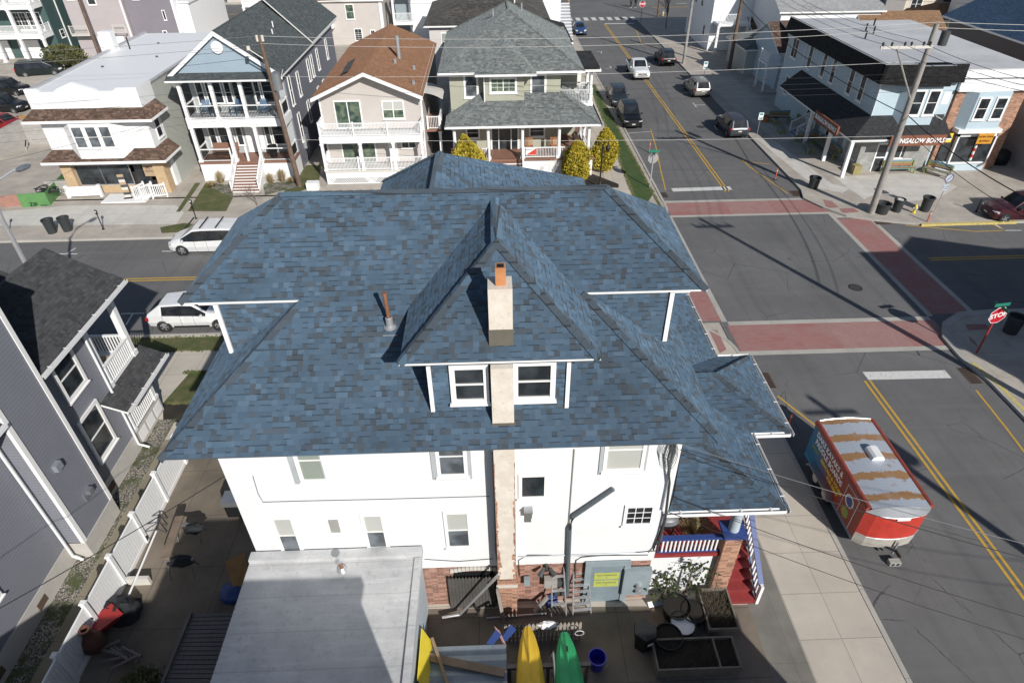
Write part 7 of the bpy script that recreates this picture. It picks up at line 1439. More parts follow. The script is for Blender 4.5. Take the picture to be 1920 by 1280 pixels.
# street lamp
lt=pole('curved_street_lamp','pale grey street lamp with curved arm rising behind the charcoal roof','x' and -20.9,27.4,8.6,.1,'alu','street lamp') if 0 else None
lb=U(131,648); lt=thing('curved_street_lamp','pale grey street lamp with curved arm rising behind the charcoal roof','street lamp',(lb.x,lb.y,.1)); 
q=MB(); q.tube([(0,0,0),(0,0,7.2),(.05,.1,8.2),(.3,.6,8.9),(.7,1.3,9.1)],.08,8,radii=[.13,.1,.08,.06,.05]); q.build('shaft',M['alu'],lt,smooth=True); q=MB(); q.lathe([(0,-.12),(.16,-.1),(.2,0),(.12,.08),(0,.1)],(0,0,0),12,0,1,2.2); q.build('lamp_head',M['steel'],lt,smooth=True,M=Matrix.Translation((.85,1.65,9.05))@Matrix.Rotation(R(-15),4,'Z'))
# parking meters
def meter(px,py,label):
    p=U(px,py,.12); t=thing('parking_meter',label,'parking meter',(p.x,p.y,.12),0,'parking meters on the far pavement'); MB().cyl((0,0,0),(0,0,1.15),.035,n=8).build('post',M['black'],t); MB().cyl((0,0,0),(0,0,.05),.09,n=10).build('base',M['black'],t)
    h=MB(); h.lathe([(0,0),(.08,.02),(.1,.18),(.1,.26),(.06,.33),(0,.35)],(0,0,1.13),12,0,1,.7); h.build('head',M['black'],t,smooth=True); MB().box(-.05,.05,-.09,-.065,1.3,1.4).build('display',M['offwhite'],t)
meter(194,430,'black parking meter on the pavement right of the two bins'); meter(368,410,'black parking meter behind the white minivan'); meter(17,436,'black parking meter beside the street lamp at the left edge')
def post(px,py,h,r,m,nm,lb,cat):
    p=U(px,py,.12); t=thing(nm,lb,cat,(p.x,p.y,.12)); MB().cyl((0,0,0),(0,0,h),r,n=8).build('stem',M[m],t); MB().cyl((0,0,0),(0,0,.04),r*2,n=8).build('foot',M[m],t); return t
post(1830,397,.95,.05,'black','black_bollard','slim black bollard left of the maroon suv','bollard')
# delineator posts
def delin(px,py,label):
    p=U(px,py); t=thing('orange_delineator',label,'post',(p.x,p.y,0),0,'orange lane posts'); MB().cyl((0,0,0),(0,0,.04),.13,n=12).build('base',M['black'],t); MB().cyl((0,0,.04),(0,0,.95),.05,.045,10).build('tube',M['dorange'],t,smooth=True); MB().cyl((0,0,.7),(0,0,.8),.054,n=10).build('reflective_band',M['offwhite'],t)
delin(1477,803,'orange post beside the porch gutter near the trailer'); delin(1217,286,'orange post by the left kerb in front of the black suv'); delin(1737,419,'orange post beside the yellow kerb near the bins'); delin(1453,337,'orange post by the right kerb near the round planter')
# bins
def bin_(px,py,label,r=.3,h=.85,m='bin',bag=False,grp='round bins on the pavements'):
    p=U(px,py,.12); t=thing('round_bin',label,'bin',(p.x,p.y,.12),0,grp); b=MB(); b.lathe([(0,.01),(r*.8,0),(r*.95,h*.9),(r*1.08,h*.9),(r*1.08,h),(r*.9,h),(r*.85,h-.2),(0,h-.25)],n=22); b.build('shell',M[m],t,smooth=True)
    f=MB(); f.lathe([(r*.86,h-.12),(r*.5,h-.02),(0,h-.06)] if bag else [(r*.84,h-.24),(0,h-.23)],n=14); f.build('liner',M['offwhite'] if bag else M['black'],t,smooth=True)
    if bag is False:
        pass
bin_(99,436,'dark round bin on the far pavement, left of the pair',.36,1.0); bin_(128,432,'dark round bin on the far pavement, right of the pair',.36,1.0)
bin_(1524,352,'black round planter tub standing alone near the right kerb',.42,.85); bin_(1652,399,'wide dark planter tub at the foot of the grey corner pole',.5,.75)
bin_(1680,396,'black bin with a white liner bag between the planter tub and the hydrant',.36,.95,bag=True); bin_(1733,395,'black bin with wide rim right of the yellow hydrant',.38,1.05)
def hydrant(px,py,label):
    p=U(px,py,.12); t=thing('fire_hydrant',label,'hydrant',(p.x,p.y,.12)); b=MB(); b.lathe([(.14,0),(.14,.04),(.09,.05),(.09,.42),(.12,.44),(.11,.52),(.05,.6),(.03,.66),(0,.67)],n=14); b.build('barrel',M['yellow'],t,smooth=True); c=MB(); c.cyl((-.17,0,.36),(.17,0,.36),.05,n=10); c.cyl((0,-.16,.36),(0,0,.36),.06,n=10); c.build('outlet',M['offwhite'],t,smooth=True)
hydrant(1713,399,'yellow fire hydrant with pale caps between two black bins'); hydrant(1243,30,'small yellow hydrant on the far corner beyond the stop sign')
# signs
def octo(par,c,r,u,n,m,name,th=.01):
    mb=MB(); pts=[c+u*(r*math.cos(R(22.5+45*i)))+Vector((0,0,r*math.sin(R(22.5+45*i)))) for i in range(8)]; mb.prism(pts,-n*th); return mb.build(name,m,par)
def stop(px,py,ang,label,roll=0,h=2.35,post_m='red',front='stopred',txt=True,green=True,r=.38):
    p=U(px,py,.12); t=thing('stop_sign',label,'sign',(p.x,p.y,.12)); u=Vector((math.cos(R(ang)),math.sin(R(ang)),0)); n=Vector((math.sin(R(ang)),-math.cos(R(ang)),0)); MB().box(-.035,.035,-.035,.035,0,h+.45).build('post',M[post_m],t)
    c=n*.06+Vector((0,0,h)); octo(t,c,r*1.07,u,n,M['white'],'border'); octo(t,c+n*.004,r,u,n,M[front],'face',.004); octo(t,c-n*.012,r*1.06,u,n,M['alu'],'back',.004)
    if txt: text(t,'STOP',c+n*.012,r*.8,'white',(Matrix.Rotation(R(ang),3,'Z')@Matrix.Rotation(R(90),3,'X')@Matrix.Rotation(R(roll),3,'Z')).to_euler(),.004,bold=.012)
    if green:
        for k,(aa,zz) in enumerate(((ang,.58),(ang+90,.44))):
            uu=Vector((math.cos(R(aa)),math.sin(R(aa)),0)); nn=Vector((math.sin(R(aa)),-math.cos(R(aa)),0)); q=MB(); cc=Vector((0,0,h+zz)); q.prism([cc-uu*.42-Vector((0,0,.09)),cc+uu*.42-Vector((0,0,.09)),cc+uu*.42+Vector((0,0,.09)),cc-uu*.42+Vector((0,0,.09))],nn*.012); q.build('street_name_plate',M['sgreen'],t)
    return t
stop(1831,661,8,'red stop sign on a red post at the near right corner of the junction',roll=12,h=2.35,r=.46)
stop(1218,352,180,'grey back of a stop sign with green street plates on the left corner',post_m='alu',h=2.3); stop(1201,43,-5,'red stop sign at the far end of the street',post_m='polewood',green=True,h=2.6,r=.45)
def plate_sign(px,py,h,w,hh,label,m='white',m2='sgreen2',post_m='alu',ang=0,name='parking_sign'):
    p=U(px,py,.12); t=thing(name,label,'sign',(p.x,p.y,.12),R(ang)); MB().cyl((0,0,0),(0,0,h),.025,n=8).build('post',M[post_m],t); MB().box(-w/2,w/2,-.04,-.027,h-hh,h).build('plate',M[m],t)
    if m2: q=MB(); q.box(-w*.35,w*.35,-.046,-.04,h-hh*.35,h-hh*.1); q.box(-w*.35,w*.35,-.046,-.04,h-hh*.85,h-hh*.7); q.build('print',M[m2],t)
    return t
plate_sign(1317,160,2.5,.42,.75,'white and green parking sign behind the silver crossover',h if False else 'white') if 0 else plate_sign(1317,160,2.5,.45,.8,'white and green parking sign behind the silver crossover')
plate_sign(1417,262,2.4,.42,.62,'white and green parking sign beside the dark grey crossover')
p=U(1752,398,.12); t=thing('no_turn_sign','round no turn sign above a small plate on a post near the maroon suv','sign',(p.x,p.y,.12),R(8)); MB().cyl((0,0,0),(0,0,2.9),.03,n=8).build('post',M['alu'],t)
q=MB(); q.cyl((0,-.03,2.55),(0,-.045,2.55),.33,n=24); q.build('disc',M['palewall'],t); q=MB(); n=24
for i in range(n):
    a0=2*math.pi*i/n;a1=2*math.pi*(i+1)/n; q.add([(.33*math.cos(a0),-.05,2.55+.33*math.sin(a0)),(.33*math.cos(a1),-.05,2.55+.33*math.sin(a1)),(.27*math.cos(a1),-.05,2.55+.27*math.sin(a1)),(.27*math.cos(a0),-.05,2.55+.27*math.sin(a0))],[(0,1,2,3)])
q.prism([(-.2,-.05,2.38),(-.16,-.05,2.34),(.2,-.05,2.72),(.16,-.05,2.76)],(0,-.003,0)); q.build('ring',M['purple'],t); MB().box(-.22,.22,-.045,-.03,1.65,2.1).build('plate',M['palewall'],t); text(t,'NO TURN',(0,-.05,1.95),.1,'purple',(R(90),0,0),.002); text(t,'ON RED',(0,-.05,1.8),.1,'purple',(R(90),0,0),.002)
# ornate black lamp
p=U(1124,352,.12); t=thing('ornate_black_lamp','black ornate street lamp with hanging lantern among the yellow shrubs','street lamp',(p.x,p.y,.12)); MB().cyl((0,0,0),(0,0,3.4),.06,n=10).build('shaft',M['black'],t); MB().lathe([(.16,0),(.14,.3),(.07,.5)],n=12).build('base',M['black'],t); MB().tube([(0,0,3.3),(-.35,0,3.7),(-.6,0,3.4)],.03,6).build('scroll_arm',M['black'],t); MB().tube([(0,0,3.3),(.25,0,3.6),(.4,0,3.4)],.03,6).build('scroll_arm',M['black'],t); MB().lathe([(0,0),(.12,.02),(.2,.25),(.08,.42),(0,.5)],(.4,0,2.9),12).build('lantern',M['black'],t)
# ============================================================ vegetation
def leaf_mat(name,c1,c2):
    t=NT(name); g=t.n('ShaderNodeObjectInfo'); n=t.noise(t.obj(),2.5,4,.7); n2=t.noise(t.obj(),16,2,.6); c=t.mix(t.maprange(n,.35,.65),c1,c2); t.base(t.mix(t.maprange(n2,.4,.7,0,.5),c,sc_(c1,.6))); return t.done(.7)
M['leafy']=leaf_mat('yellow_conifer_leaves',(.34,.28,.02,1),(.62,.50,.06,1)); M['leafg']=leaf_mat('dark_leaves',(.035,.055,.012,1),(.06,.08,.02,1)); M['leafo']=leaf_mat('olive_leaves',(.08,.09,.03,1),(.13,.13,.05,1)); M['straw']=leaf_mat('straw',(.33,.25,.13,1),(.45,.36,.2,1)); M['twig']=paint((.16,.12,.10,1),.9,var=.3)
def shrub(name,label,x,y,z,rx,ry,h,m,n,ls,seed,shape='cone',cat='shrub',grp=None,trunk=True,inner=True,leans=0):
    rnd=random.Random(seed); t=thing(name,label,cat,(x,y,z),0,grp)
    if trunk: MB().tube([(0,0,0),(0,0,h*.5),(.02,0,h*.85)],.05,6,radii=[.06,.04,.015]).build('trunk',M['twig'],t)
    L=MB()
    bumps=[(Vector((rnd.gauss(0,1),rnd.gauss(0,1),rnd.gauss(0,1))).normalized(),rnd.uniform(.06,.22)) for _ in range(34)]
    for i in range(n):
        hh=rnd.random()**(.8 if shape=='cone' else 1); 
        if shape=='cone': prof=math.sin(math.pi*min(1,(hh*.86+.13)))**.75*(1-.42*hh)
        else: prof=math.sqrt(max(.02,1-(2*hh-1)**2))
        an=rnd.random()*6.283; d=Vector((math.cos(an),math.sin(an),hh*1.6-.8)); k=1+sum(b*max(0,d.normalized().dot(v))**9*2.2 for v,b in bumps)-.18
        rad=(rnd.random()**.22)*k*prof*(1.0 if rnd.random()>.05 else rnd.uniform(1.05,1.22))
        p=Vector((rx*rad*math.cos(an),ry*rad*math.sin(an),h*(.04+.94*hh)*(1+.03*k)))
        up=Vector((math.cos(an)*.5+rnd.gauss(0,.45),math.sin(an)*.5+rnd.gauss(0,.45),.7+rnd.gauss(0,.4))).normalized(); s=up.cross(Vector((rnd.gauss(0,1),rnd.gauss(0,1),rnd.gauss(0,1)))).normalized(); w=ls*rnd.uniform(.6,1.3)
        L.add([p-s*w*.5,p+s*w*.5,p+s*w*.3+up*w*1.3,p-s*w*.3+up*w*1.3],[(0,1,2,3)])
    L.build('foliage',M[m],t); return t
p=U(1078,341,.12); shrub('yellow_conifer','rounded yellow conifer in front of the olive house porch',p.x,p.y+.4,.12,1.1,1.1,3.0,'leafy',9000,.10,1,'cone')
p=U(1131,322,.12); shrub('yellow_conifer','tall narrow yellow conifer at the corner of the olive house',p.x,p.y+.2,.12,.95,.95,3.3,'leafy',8000,.10,2,'cone')
p=UY(870,300,46.6); shrub('yellow_conifer','loose yellow green tree rising behind the blue ridge',p.x+.1,46.6,.12,1.55,1.4,4.0,'leafy',8000,.11,3,'cone')
p=U(290,1258,.12); shrub('round_bush','dark round clipped bush in the shaded yard, the larger one',-10.9,8.55,.12,.75,.75,1.25,'leafo',7000,.055,4,'ball'); shrub('round_bush','small dark bush cut by the bottom edge left of the round one',-12.3,7.75,.12,.6,.5,.9,'leafo',3500,.055,5,'ball')
def tuft(x,y,z,r,h,n,m,label,seed,name='grass_tuft',cat='plant',grp='dry plants by the blue gabled house'):
    rnd=random.Random(seed); t=MB()
    for i in range(n):
        an=rnd.random()*6.283; k=rnd.random(); p=Vector((math.cos(an)*r*.25*k,math.sin(an)*r*.25*k,0)); q=p+Vector((math.cos(an)*r*k,math.sin(an)*r*k,h*(1-.45*k*k)*rnd.uniform(.7,1))); s=Vector((-math.sin(an),math.cos(an),0))*.012; t.add([p-s,p+s,q+s*.3,q-s*.3],[(0,1,2,3)])
    o=t.build(name,M[m]); o.location=(x,y,z); return tag(o,label,cat,grp)
for i,(px,py,m,lb,hh) in enumerate(((415,343,'straw','dry upright plant in the pebbles left of the front steps',1.1),(508,343,'straw','dry plant just right of the front steps by the porch skirt',.9),(530,340,'straw','tallest dry plant between the steps and the wooden pole',1.1),(398,350,'terrabush','rusty rounded bush at the left corner of the porch skirt',.5),(549,342,'terrabush','rusty rounded bush beside the foot of the wooden pole',.5))):
    p=U(px,py,.13); tuft(p.x,p.y,.13,.5,hh,260 if m=='straw' else 420,'straw' if m=='straw' else 'straw',lb,20+i)
tuft(6.35,12.9,2.35,.55,.9,420,'straw','straw coloured ornamental grass in the porch corner behind the blue railing',31,grp=None)
def baretree(name,label,x,y,z,h,spread,seed,depth=5,r=.09,m='twig',cat='tree',grp=None,nb=3):
    rnd=random.Random(seed); t=thing(name,label,cat,(x,y,z),0,grp); tr=MB(); br=MB()
    def grow(p,d,L,rr,k):
        q=p+d*L; (tr if k==depth else br).tube([p,p.lerp(q,.5)+Vector((rnd.gauss(0,.03),rnd.gauss(0,.03),0))*L,q],rr,5 if k>2 else 3,radii=[rr,rr*.85,rr*.65])
        if k==0: return
        for i in range(nb if k<depth else nb+2):
            dd=(d+Vector((rnd.gauss(0,spread),rnd.gauss(0,spread),rnd.uniform(0,.35)))).normalized(); grow(q if rnd.random()<.6 else p.lerp(q,.75),dd,L*rnd.uniform(.6,.85),rr*.6,k-1)
    grow(Vector((0,0,0)),Vector((0,0,1)),h*.3,r,depth); tr.build('trunk',M[m],t); br.build('crown',M[m],t); return t
p=U(398,56,.12); baretree('small_bare_tree','small bare yellowish tree by the far street left of the white balcony',p.x,p.y,.12,4.5,.5,5,4,.08,'straw')
p=U(470,392,.12); baretree('bare_bush','leafless twiggy bush beside the blue ridge in front of the steps',p.x+.3,p.y+.6,.1,2.2,.75,6,4,.03,'twig','bush')
p=U(1035,350,.12); baretree('bare_sapling','thin pale leafless sapling in the bed before the olive house',p.x,p.y+.3,.12,2.6,.4,7,3,.03,'offwhite','tree')
p=U(128,125,.12); shrub('scrubby_bush','scrubby brown olive bush beside the dark green house',p.x,p.y,.12,1.8,1.4,2.4,'leafo',2500,.16,8,'ball')
baretree('street_tree','leafless tree past the planter boxes at the bottom edge',9.4,.6,.12,5.2,.5,9,5,.1)
p=U(1240,45,.12); baretree('far_street_tree','thin leafless tree on the far right corner',26.5,104,.12,6,.4,12,4,.09)
# ============================================================ buildings behind the camera that shade the yard
s=thing('southern_neighbour','two storey neighbour just south of the yard whose shadow falls on the annex roof','building'); walls(s,-5.2,-.2,-12,2.6,-.1,8.8,'palewall2'); walls(s,-.2,12.0,-12,2.4,-.1,6.0,'palewall2'); walls(s,-13,-5.2,-12,1.6,-.1,7.2,'palewall2')
r=MB(); r.box(-5.4,0,-12.2,2.8,8.8,9.0); r.box(0.0,12.2,-12.2,2.6,6.0,6.2); r.box(-13.2,-5.4,-12.2,1.8,7.2,7.4); r.build('roof',M['dark_sh'],s)
s=thing('southeast_corner_building','tall building off the right edge whose shadow covers the side street','building'); walls(s,30.6,60,12,21.7,-.1,9.0,'palewall2'); walls(s,31.6,60,-8,11.98,-.1,8.2,'palewall2'); MB().box(30.4,60.2,11.9,21.9,9.0,9.2).build('roof',M['dark_sh'],s); MB().box(31.4,60.2,-8.2,11.88,8.2,8.4).build('roof',M['dark_sh'],s); gable_y(s,32.6,40.5,36,14,21.6,9.2,10.7,'dark_sh'); walls(s,33,40,14.2,21.4,9.0,9.3,'palewall2','attic_wall')
bin_(1893,622,'square looking black bin behind the red stop sign',.42,1.0)
# people at the far junction
# ============================================================ things in the yard
def at(px,py,z=.13): return U(px,py,z)
# slatted wooden deck beside the annex
t=thing('slatted_deck','raised weathered slatted deck along the west wall of the annex','deck'); 
A0,A1,A2,A3=[U(a,b,.75) for a,b in ((357,1150),(438,1148),(405,1290),(300,1290))]
s=MB(); n=17
for i in range(n):
    f0,f1=i/n,(i+.78)/n; s.prism([A0.lerp(A3,f0),A1.lerp(A2,f0),A1.lerp(A2,f1),A0.lerp(A3,f1)],(0,0,-.04))
s.build('slats',M['greywood'],t); MB().prism([A0,A0+Vector((.09,0,0)),A3+Vector((.09,0,0)),A3],(0,0,.12)).build('edge_board',M['greywood'],t)
for p in (A0,A3,A1): MB().box(p.x-.05,p.x+.05,p.y-.15,p.y-.05,.1,.7).build('leg',M['greywood'],t)
# sawhorses with a beam
def sawhorse(x,y,rz,label):
    t=thing('sawhorse',label,'sawhorse',(x,y,.13),rz,'sawhorses in the yard'); MB().box(-.5,.5,-.05,.05,.68,.76).build('top_rail',M['steel'],t)
    for sx in (-.4,.4):
        for sy in (-1,1): MB().tube([(sx,sy*.03,.7),(sx,sy*.28,0)],.025,5).build('leg',M['steel'],t)
    return t
c=U(335,985,.8); d=U(312,1052,.8); sawhorse(c.x+.3,c.y,0,'pale sawhorse under the far end of the wide weathered plank'); sawhorse(d.x+.45,d.y,0,'pale sawhorse under the near end of the wide weathered plank')
q=MB(); dv=(d-c).normalized(); sv=Vector((-dv.y,dv.x,0))*.15; q.prism([c-sv-dv*.3,c+sv-dv*.3,d+sv,d-sv],(0,0,.09)); tag(q.build('timber_plank',M['beam']),'wide weathered plank laid across two sawhorses','plank'); bpy.data.objects['timber_plank'].location.z=.1
def heap(name,cat,label,x,y,z,sx,sy,sz,m,seed=0,n=14):
    rnd=random.Random(seed); b=MB(); prof=[]
    for i in range(7):
        for j in range(n): pass
    o=[]
    for i in range(7):
        f=i/6; 
        for j in range(n):
            an=6.283*j/n; r=math.cos(f*1.45)**.7*(1+rnd.uniform(-.22,.22)); o.append((sx*r*math.cos(an),sy*r*math.sin(an),sz*math.sin(f*1.57)*(1+rnd.uniform(-.12,.12))))
    b.add(o,[(i*n+j,i*n+(j+1)%n,(i+1)*n+(j+1)%n,(i+1)*n+j) for i in range(6) for j in range(n)]+[[6*n+j for j in range(n)]])
    ob=b.build(name,M[m],smooth=True); ob.location=(x,y,z); return tag(ob,label,cat)
heap('black_jacket','jacket','black jacket thrown over the far sawhorse',c.x+.65,c.y-.15,.75,.38,.22,.22,'blackcloth',1); heap('dark_bag','bag','dark grey tool bag hanging on the near sawhorse',d.x+.5,d.y,.72,.42,.24,.26,'blackcloth',2)
t=thing('reel_mower','tangled dark metal mower frame by the white fence','mower',(U(290,1000).x,U(290,1000).y,.13),R(20)); q=MB()
for k in (-.35,0,.35): q.tube([(-.5,k,.15),(-.3,k,.5),(.3,k,.45),(.5,k,.1)],.025,5)
q.tube([(-.3,-.35,.5),(-.3,.35,.5)],.03,5); q.tube([(.3,-.35,.45),(.3,.35,.45)],.03,5); q.build('frame',M['darkgrey'],t)
for s_ in (-.4,.4): 
    q=MB(); q.cyl((-.3,s_-.04,.2),(-.3,s_+.04,.2),.2,n=14); q.build('wheel',M['rubber'],t)
a=U(293,995,.7); b=U(232,1137,.5); tag(MB().tube([a,b],.035,8).build('white_pipe',M['white']),'long white plastic pipe lying slanted along the fence','pipe'); a=U(257,1082,.5); tag(MB().box(a.x-.38,a.x+.38,a.y-.06,a.y+.06,.12,.5).build('pipe_rest',M['offwhite']),'short pale rest under the long white pipe','block')
t=thing('plywood_board','orange brown plywood board leaning against the annex corner','board'); q=MB(); P=[U(422,1052,.9),U(458,1035,1.1),U(470,1100,.3),U(440,1116,.2)]; q.prism(P,(0,0,-.03)); q.build('sheet',M['tanply'],t)
p=at(432,1112); heap('blue_tarp','tarp','crumpled blue tarp at the foot of the plywood board',p.x+.1,p.y,.12,.45,.4,.28,'bluep',3)
p=at(440,962); t=thing('side_grill','grey covered grill against the west wall of the white house','grill',(p.x+.25,p.y,.12)); MB().box(-.45,.45,-.3,.3,.75,1.0).build('lid',M['steel'],t); MB().box(-.4,.4,-.25,.25,.1,.74).build('cabinet',M['black'],t)
p=at(205,1180); t=thing('wheelbarrow','red wheelbarrow with a black tarp beside the fence','wheelbarrow',(p.x,p.y,.12),R(55)); q=MB(); q.prism([(-.5,-.3,.65),(.5,-.35,.6),(.5,.35,.6),(-.5,.3,.65)],(0,0,-.03)); q.prism([(-.5,-.3,.65),(.5,-.35,.6),(.3,-.2,.3),(-.35,-.2,.35)],(0,.02,0)); q.prism([(-.5,.3,.65),(.5,.35,.6),(.3,.2,.3),(-.35,.2,.35)],(0,-.02,0)); q.build('tray',M['redtray'],t); MB().cyl((.6,-.04,.2),(.6,.04,.2),.2,n=14).build('wheel',M['rubber'],t)
for s_ in (-.25,.25): MB().tube([(.6,s_*.3,.2),(-.9,s_,.55)],.02,5).build('handle',M['tanwood'],t)
p=at(215,1165); heap('black_tarp','tarp','black tarp heaped behind the red wheelbarrow',p.x+.1,p.y+.3,.12,.7,.5,.6,'blackcloth',4)
p=at(165,1245); t=thing('clay_chiminea','rust brown clay chiminea by the white fence','chiminea',(p.x+.1,p.y+.5,.12)); q=MB(); q.lathe([(.15,0),(.3,.2),(.36,.45),(.27,.7),(.14,.85),(.12,1.1),(.17,1.2),(.1,1.19)],n=18); q.build('pot',M['clay'],t,smooth=True); q=MB(); q.cyl((0,-.25,.42),(0,-.36,.42),.12,n=12); q.build('opening',M['black'],t)
random.seed(21)
for i in range(9):
    p=at(205+i*6,1225+random.uniform(-14,22)); a=random.uniform(-.6,.9); dv=Vector((math.cos(a),math.sin(a),0))*.42; z=.2+random.random()*.18
    o=MB().tube([Vector((p.x,p.y,z))-dv,Vector((p.x,p.y,z+.04))+dv],.055,6).build('firewood_log',M['greywood']); tag(o,'grey split log in the loose pile between the chiminea and the round bush','log','split logs in the shaded yard')
p=at(125,1262); t=thing('teal_kayak','teal sit-on boat with its end standing out of the bottom edge beside the fence','kayak',(0,0,0)); 
def kayak(par,x,y0,y1,z,w,m,tip=True,yc=None,keel=True):
    q=MB(); n=14; st=12; L=y1-y0
    rings=[]
    for i in range(st+1):
        f=i/st; y=y0+L*f; g=min(1,(math.sin(math.pi*(f*.94+.03)))**.55); ww=w/2*g+.015; hh=.34*g**.6
        r=[]
        for j in range(n+1):
            a=math.pi*j/n; xx=ww*math.cos(a); zz=hh*math.sin(a)**.8; 
            rr=1+ (.07 if j in (4,7,10) else (-.05 if j in (5,6,8,9) else 0))
            r.append((x+xx,y,z+zz*rr+.10*(2*f-1)**2*-1+.1))
        rings.append(r)
    vs=[p for r in rings for p in r]; q.add(vs,[(i*(n+1)+j,i*(n+1)+j+1,(i+1)*(n+1)+j+1,(i+1)*(n+1)+j) for i in range(st) for j in range(n)]); q.add(rings[0],[list(range(n+1))]); q.add(rings[-1],[list(reversed(range(n+1)))])
    return q.build('hull',M[m],par,smooth=True)
kayak(t,-12.75,4.6,8.9,.5,.8,'teal')
kz=1.35
t=thing('yellow_kayak','upturned bright yellow kayak on the rack, left of the green one','kayak'); tip=U(1001,1178,kz); wx_=U(996,1290,kz+.3).x; kayak(t,wx_-.0,tip.y-4.3,tip.y,kz,.82,'kyellow'); q=MB()
for s_ in (0,): q.tube([(wx_+s_*.2,tip.y-4,kz+.47),(wx_+s_*.2,tip.y-.5,kz+.42)],.02,5)
q.build('keel',M['kyellow'],t)
t=thing('green_kayak','upturned bright green kayak on the rack, right of the yellow one','kayak'); tip=U(1068,1188,kz); wx2=U(1070,1290,kz+.3).x; kayak(t,wx2,tip.y-4.3,tip.y,kz,.86,'kgreen'); MB().tube([(wx2,tip.y-4,kz+.48),(wx2,tip.y-.6,kz+.42)],.02,5).build('keel',M['kgreen'],t); MB().box(wx2-.015,wx2+.03,tip.y-.75,tip.y-.6,kz+.36,kz+.475).build('scupper',M['black'],t)
t=thing('kayak_rack','low timber rack carrying the two kayaks','rack')
for yy in (tip.y-.9,tip.y-3.2):
    MB().box(wx_-.7,wx2+.7,yy-.06,yy+.06,kz-.14,kz-.02).build('cross_bar',M['greywood'],t)
    for xx in (wx_-.6,wx2+.6,(wx_+wx2)/2): MB().box(xx-.05,xx+.05,yy-.05,yy+.05,.1,kz-.14).build('leg',M['greywood'],t)
p=U(1037,1215,1.5); t=thing('boat_trailer_arm','galvanised winch arm standing between the two kayaks','winch',(p.x,p.y-.1,.1)); MB().tube([(0,0,0),(0,0,1.2)],.04,6).build('post',M['alu'],t); MB().tube([(0,-2.0,1.35),(0,0,1.35)],.04,6).build('arm',M['alu'],t); MB().tube([(-.14,-.1,1.1),(0,0,1.4),(.14,-.1,1.1)],.03,6).build('fork',M['alu'],t)
# picket fence run in front of the kayaks
t=thing('leaning_picket_fence','pale old picket fence run with pointed tops behind the kayaks','fence'); a=U(945,1172,1.15); b=U(1092,1172,1.15); q=MB(); x=a.x; yy=a.y
while x<b.x: q.prism([(x,yy,.12),(x+.085,yy,.12),(x+.085,yy,1.1),(x+.042,yy,1.2),(x,yy,1.1)],(0,.02,0)); x+=.125
q.build('pickets',M['palewood'],t); q=MB(); q.box(a.x,b.x,yy+.02,yy+.06,.9,.98); q.build('rail',M['palewood'],t); q=MB(); q.box(a.x,b.x,yy+.02,yy+.06,.3,.38); q.build('rail',M['palewood'],t)
heap('white_cloth','cloth','white cloth thrown over the middle of the pale picket fence',(a.x+b.x)/2+.15,yy,1.05,.3,.12,.16,'white',6)
c_=U(1086,1182,1.1); q=MB()
for k in range(4): q.tube([(c_.x+.14*math.cos(t_*.5),c_.y-.04-k*.01,1.05+.14*math.sin(t_*.5)+k*.015) for t_ in range(13)],.014,5)
tag(q.build('hose_coil',M['offwhite']),'pale coil of hose hanging on the right end of the picket fence','hose')
# corrugated shelter with boards
t=thing('corrugated_shed_roof','low shed with a blue grey corrugated roof right of the annex','shed'); a=U(788,1213,1.3); b=U(949,1213,1.3); q=MB(); n=14; y1_=a.y; y0_=a.y-3.5
for i in range(36):
    f0=i/36; z0_=1.3+.022*math.sin(i*1.57); z1_=1.3+.022*math.sin((i+1)*1.57); yy0=y1_-(y1_-y0_)*i/36; yy1=y1_-(y1_-y0_)*(i+1)/36; q.add([(a.x,yy0,z0_),(b.x,yy0,z0_),(b.x,yy1,z1_),(a.x,yy1,z1_)],[(0,1,2,3)])
q.build('roof',M['corr'],t,smooth=True); MB().box(a.x+.05,b.x-.05,y0_+.05,y1_-.1,.1,1.24).build('wall',M['darkgrey'],t)
def plank(p,q_,w,h,m,label,nm='loose_plank',z=0):
    p=Vector(p);q_=Vector(q_); d=(q_-p).normalized(); s=Vector((-d.y,d.x,0)).normalized()*w/2; mb=MB(); mb.prism([p-s,p+s,q_+s,q_-s],(0,0,h)); return tag(mb.build(nm,M[m]),label,'plank')
plank(U(793,1230,1.36),U(946,1262,1.36),.24,.06,'beam','wide grey brown plank lying across the corrugated roof'); plank(U(810,1196,1.45),U(842,1290,1.42),.09,.05,'tanply2','narrow tan plank lying crosswise under the wide one on the corrugated roof')
q=MB(); P=[U(790,1108,1.9),U(797,1100,2.0),U(830,1200,.3),U(828,1215,.2)]; P=[(-2.5,10.1,2.1),(-2.5,8.6,2.1),(-1.95,8.6,.15),(-1.95,10.1,.15)]; q.prism(P,(-.03,0,0)); yb_=tag(q.build('yellow_sheet',M['yellow']),'bright yellow printed sheet leaning against the east wall of the annex','sign'); 
text(None,'NO',(-2.33,9.35,1.45),.5,'darkgrey',(R(74),0,R(90)),.002) if 0 else None
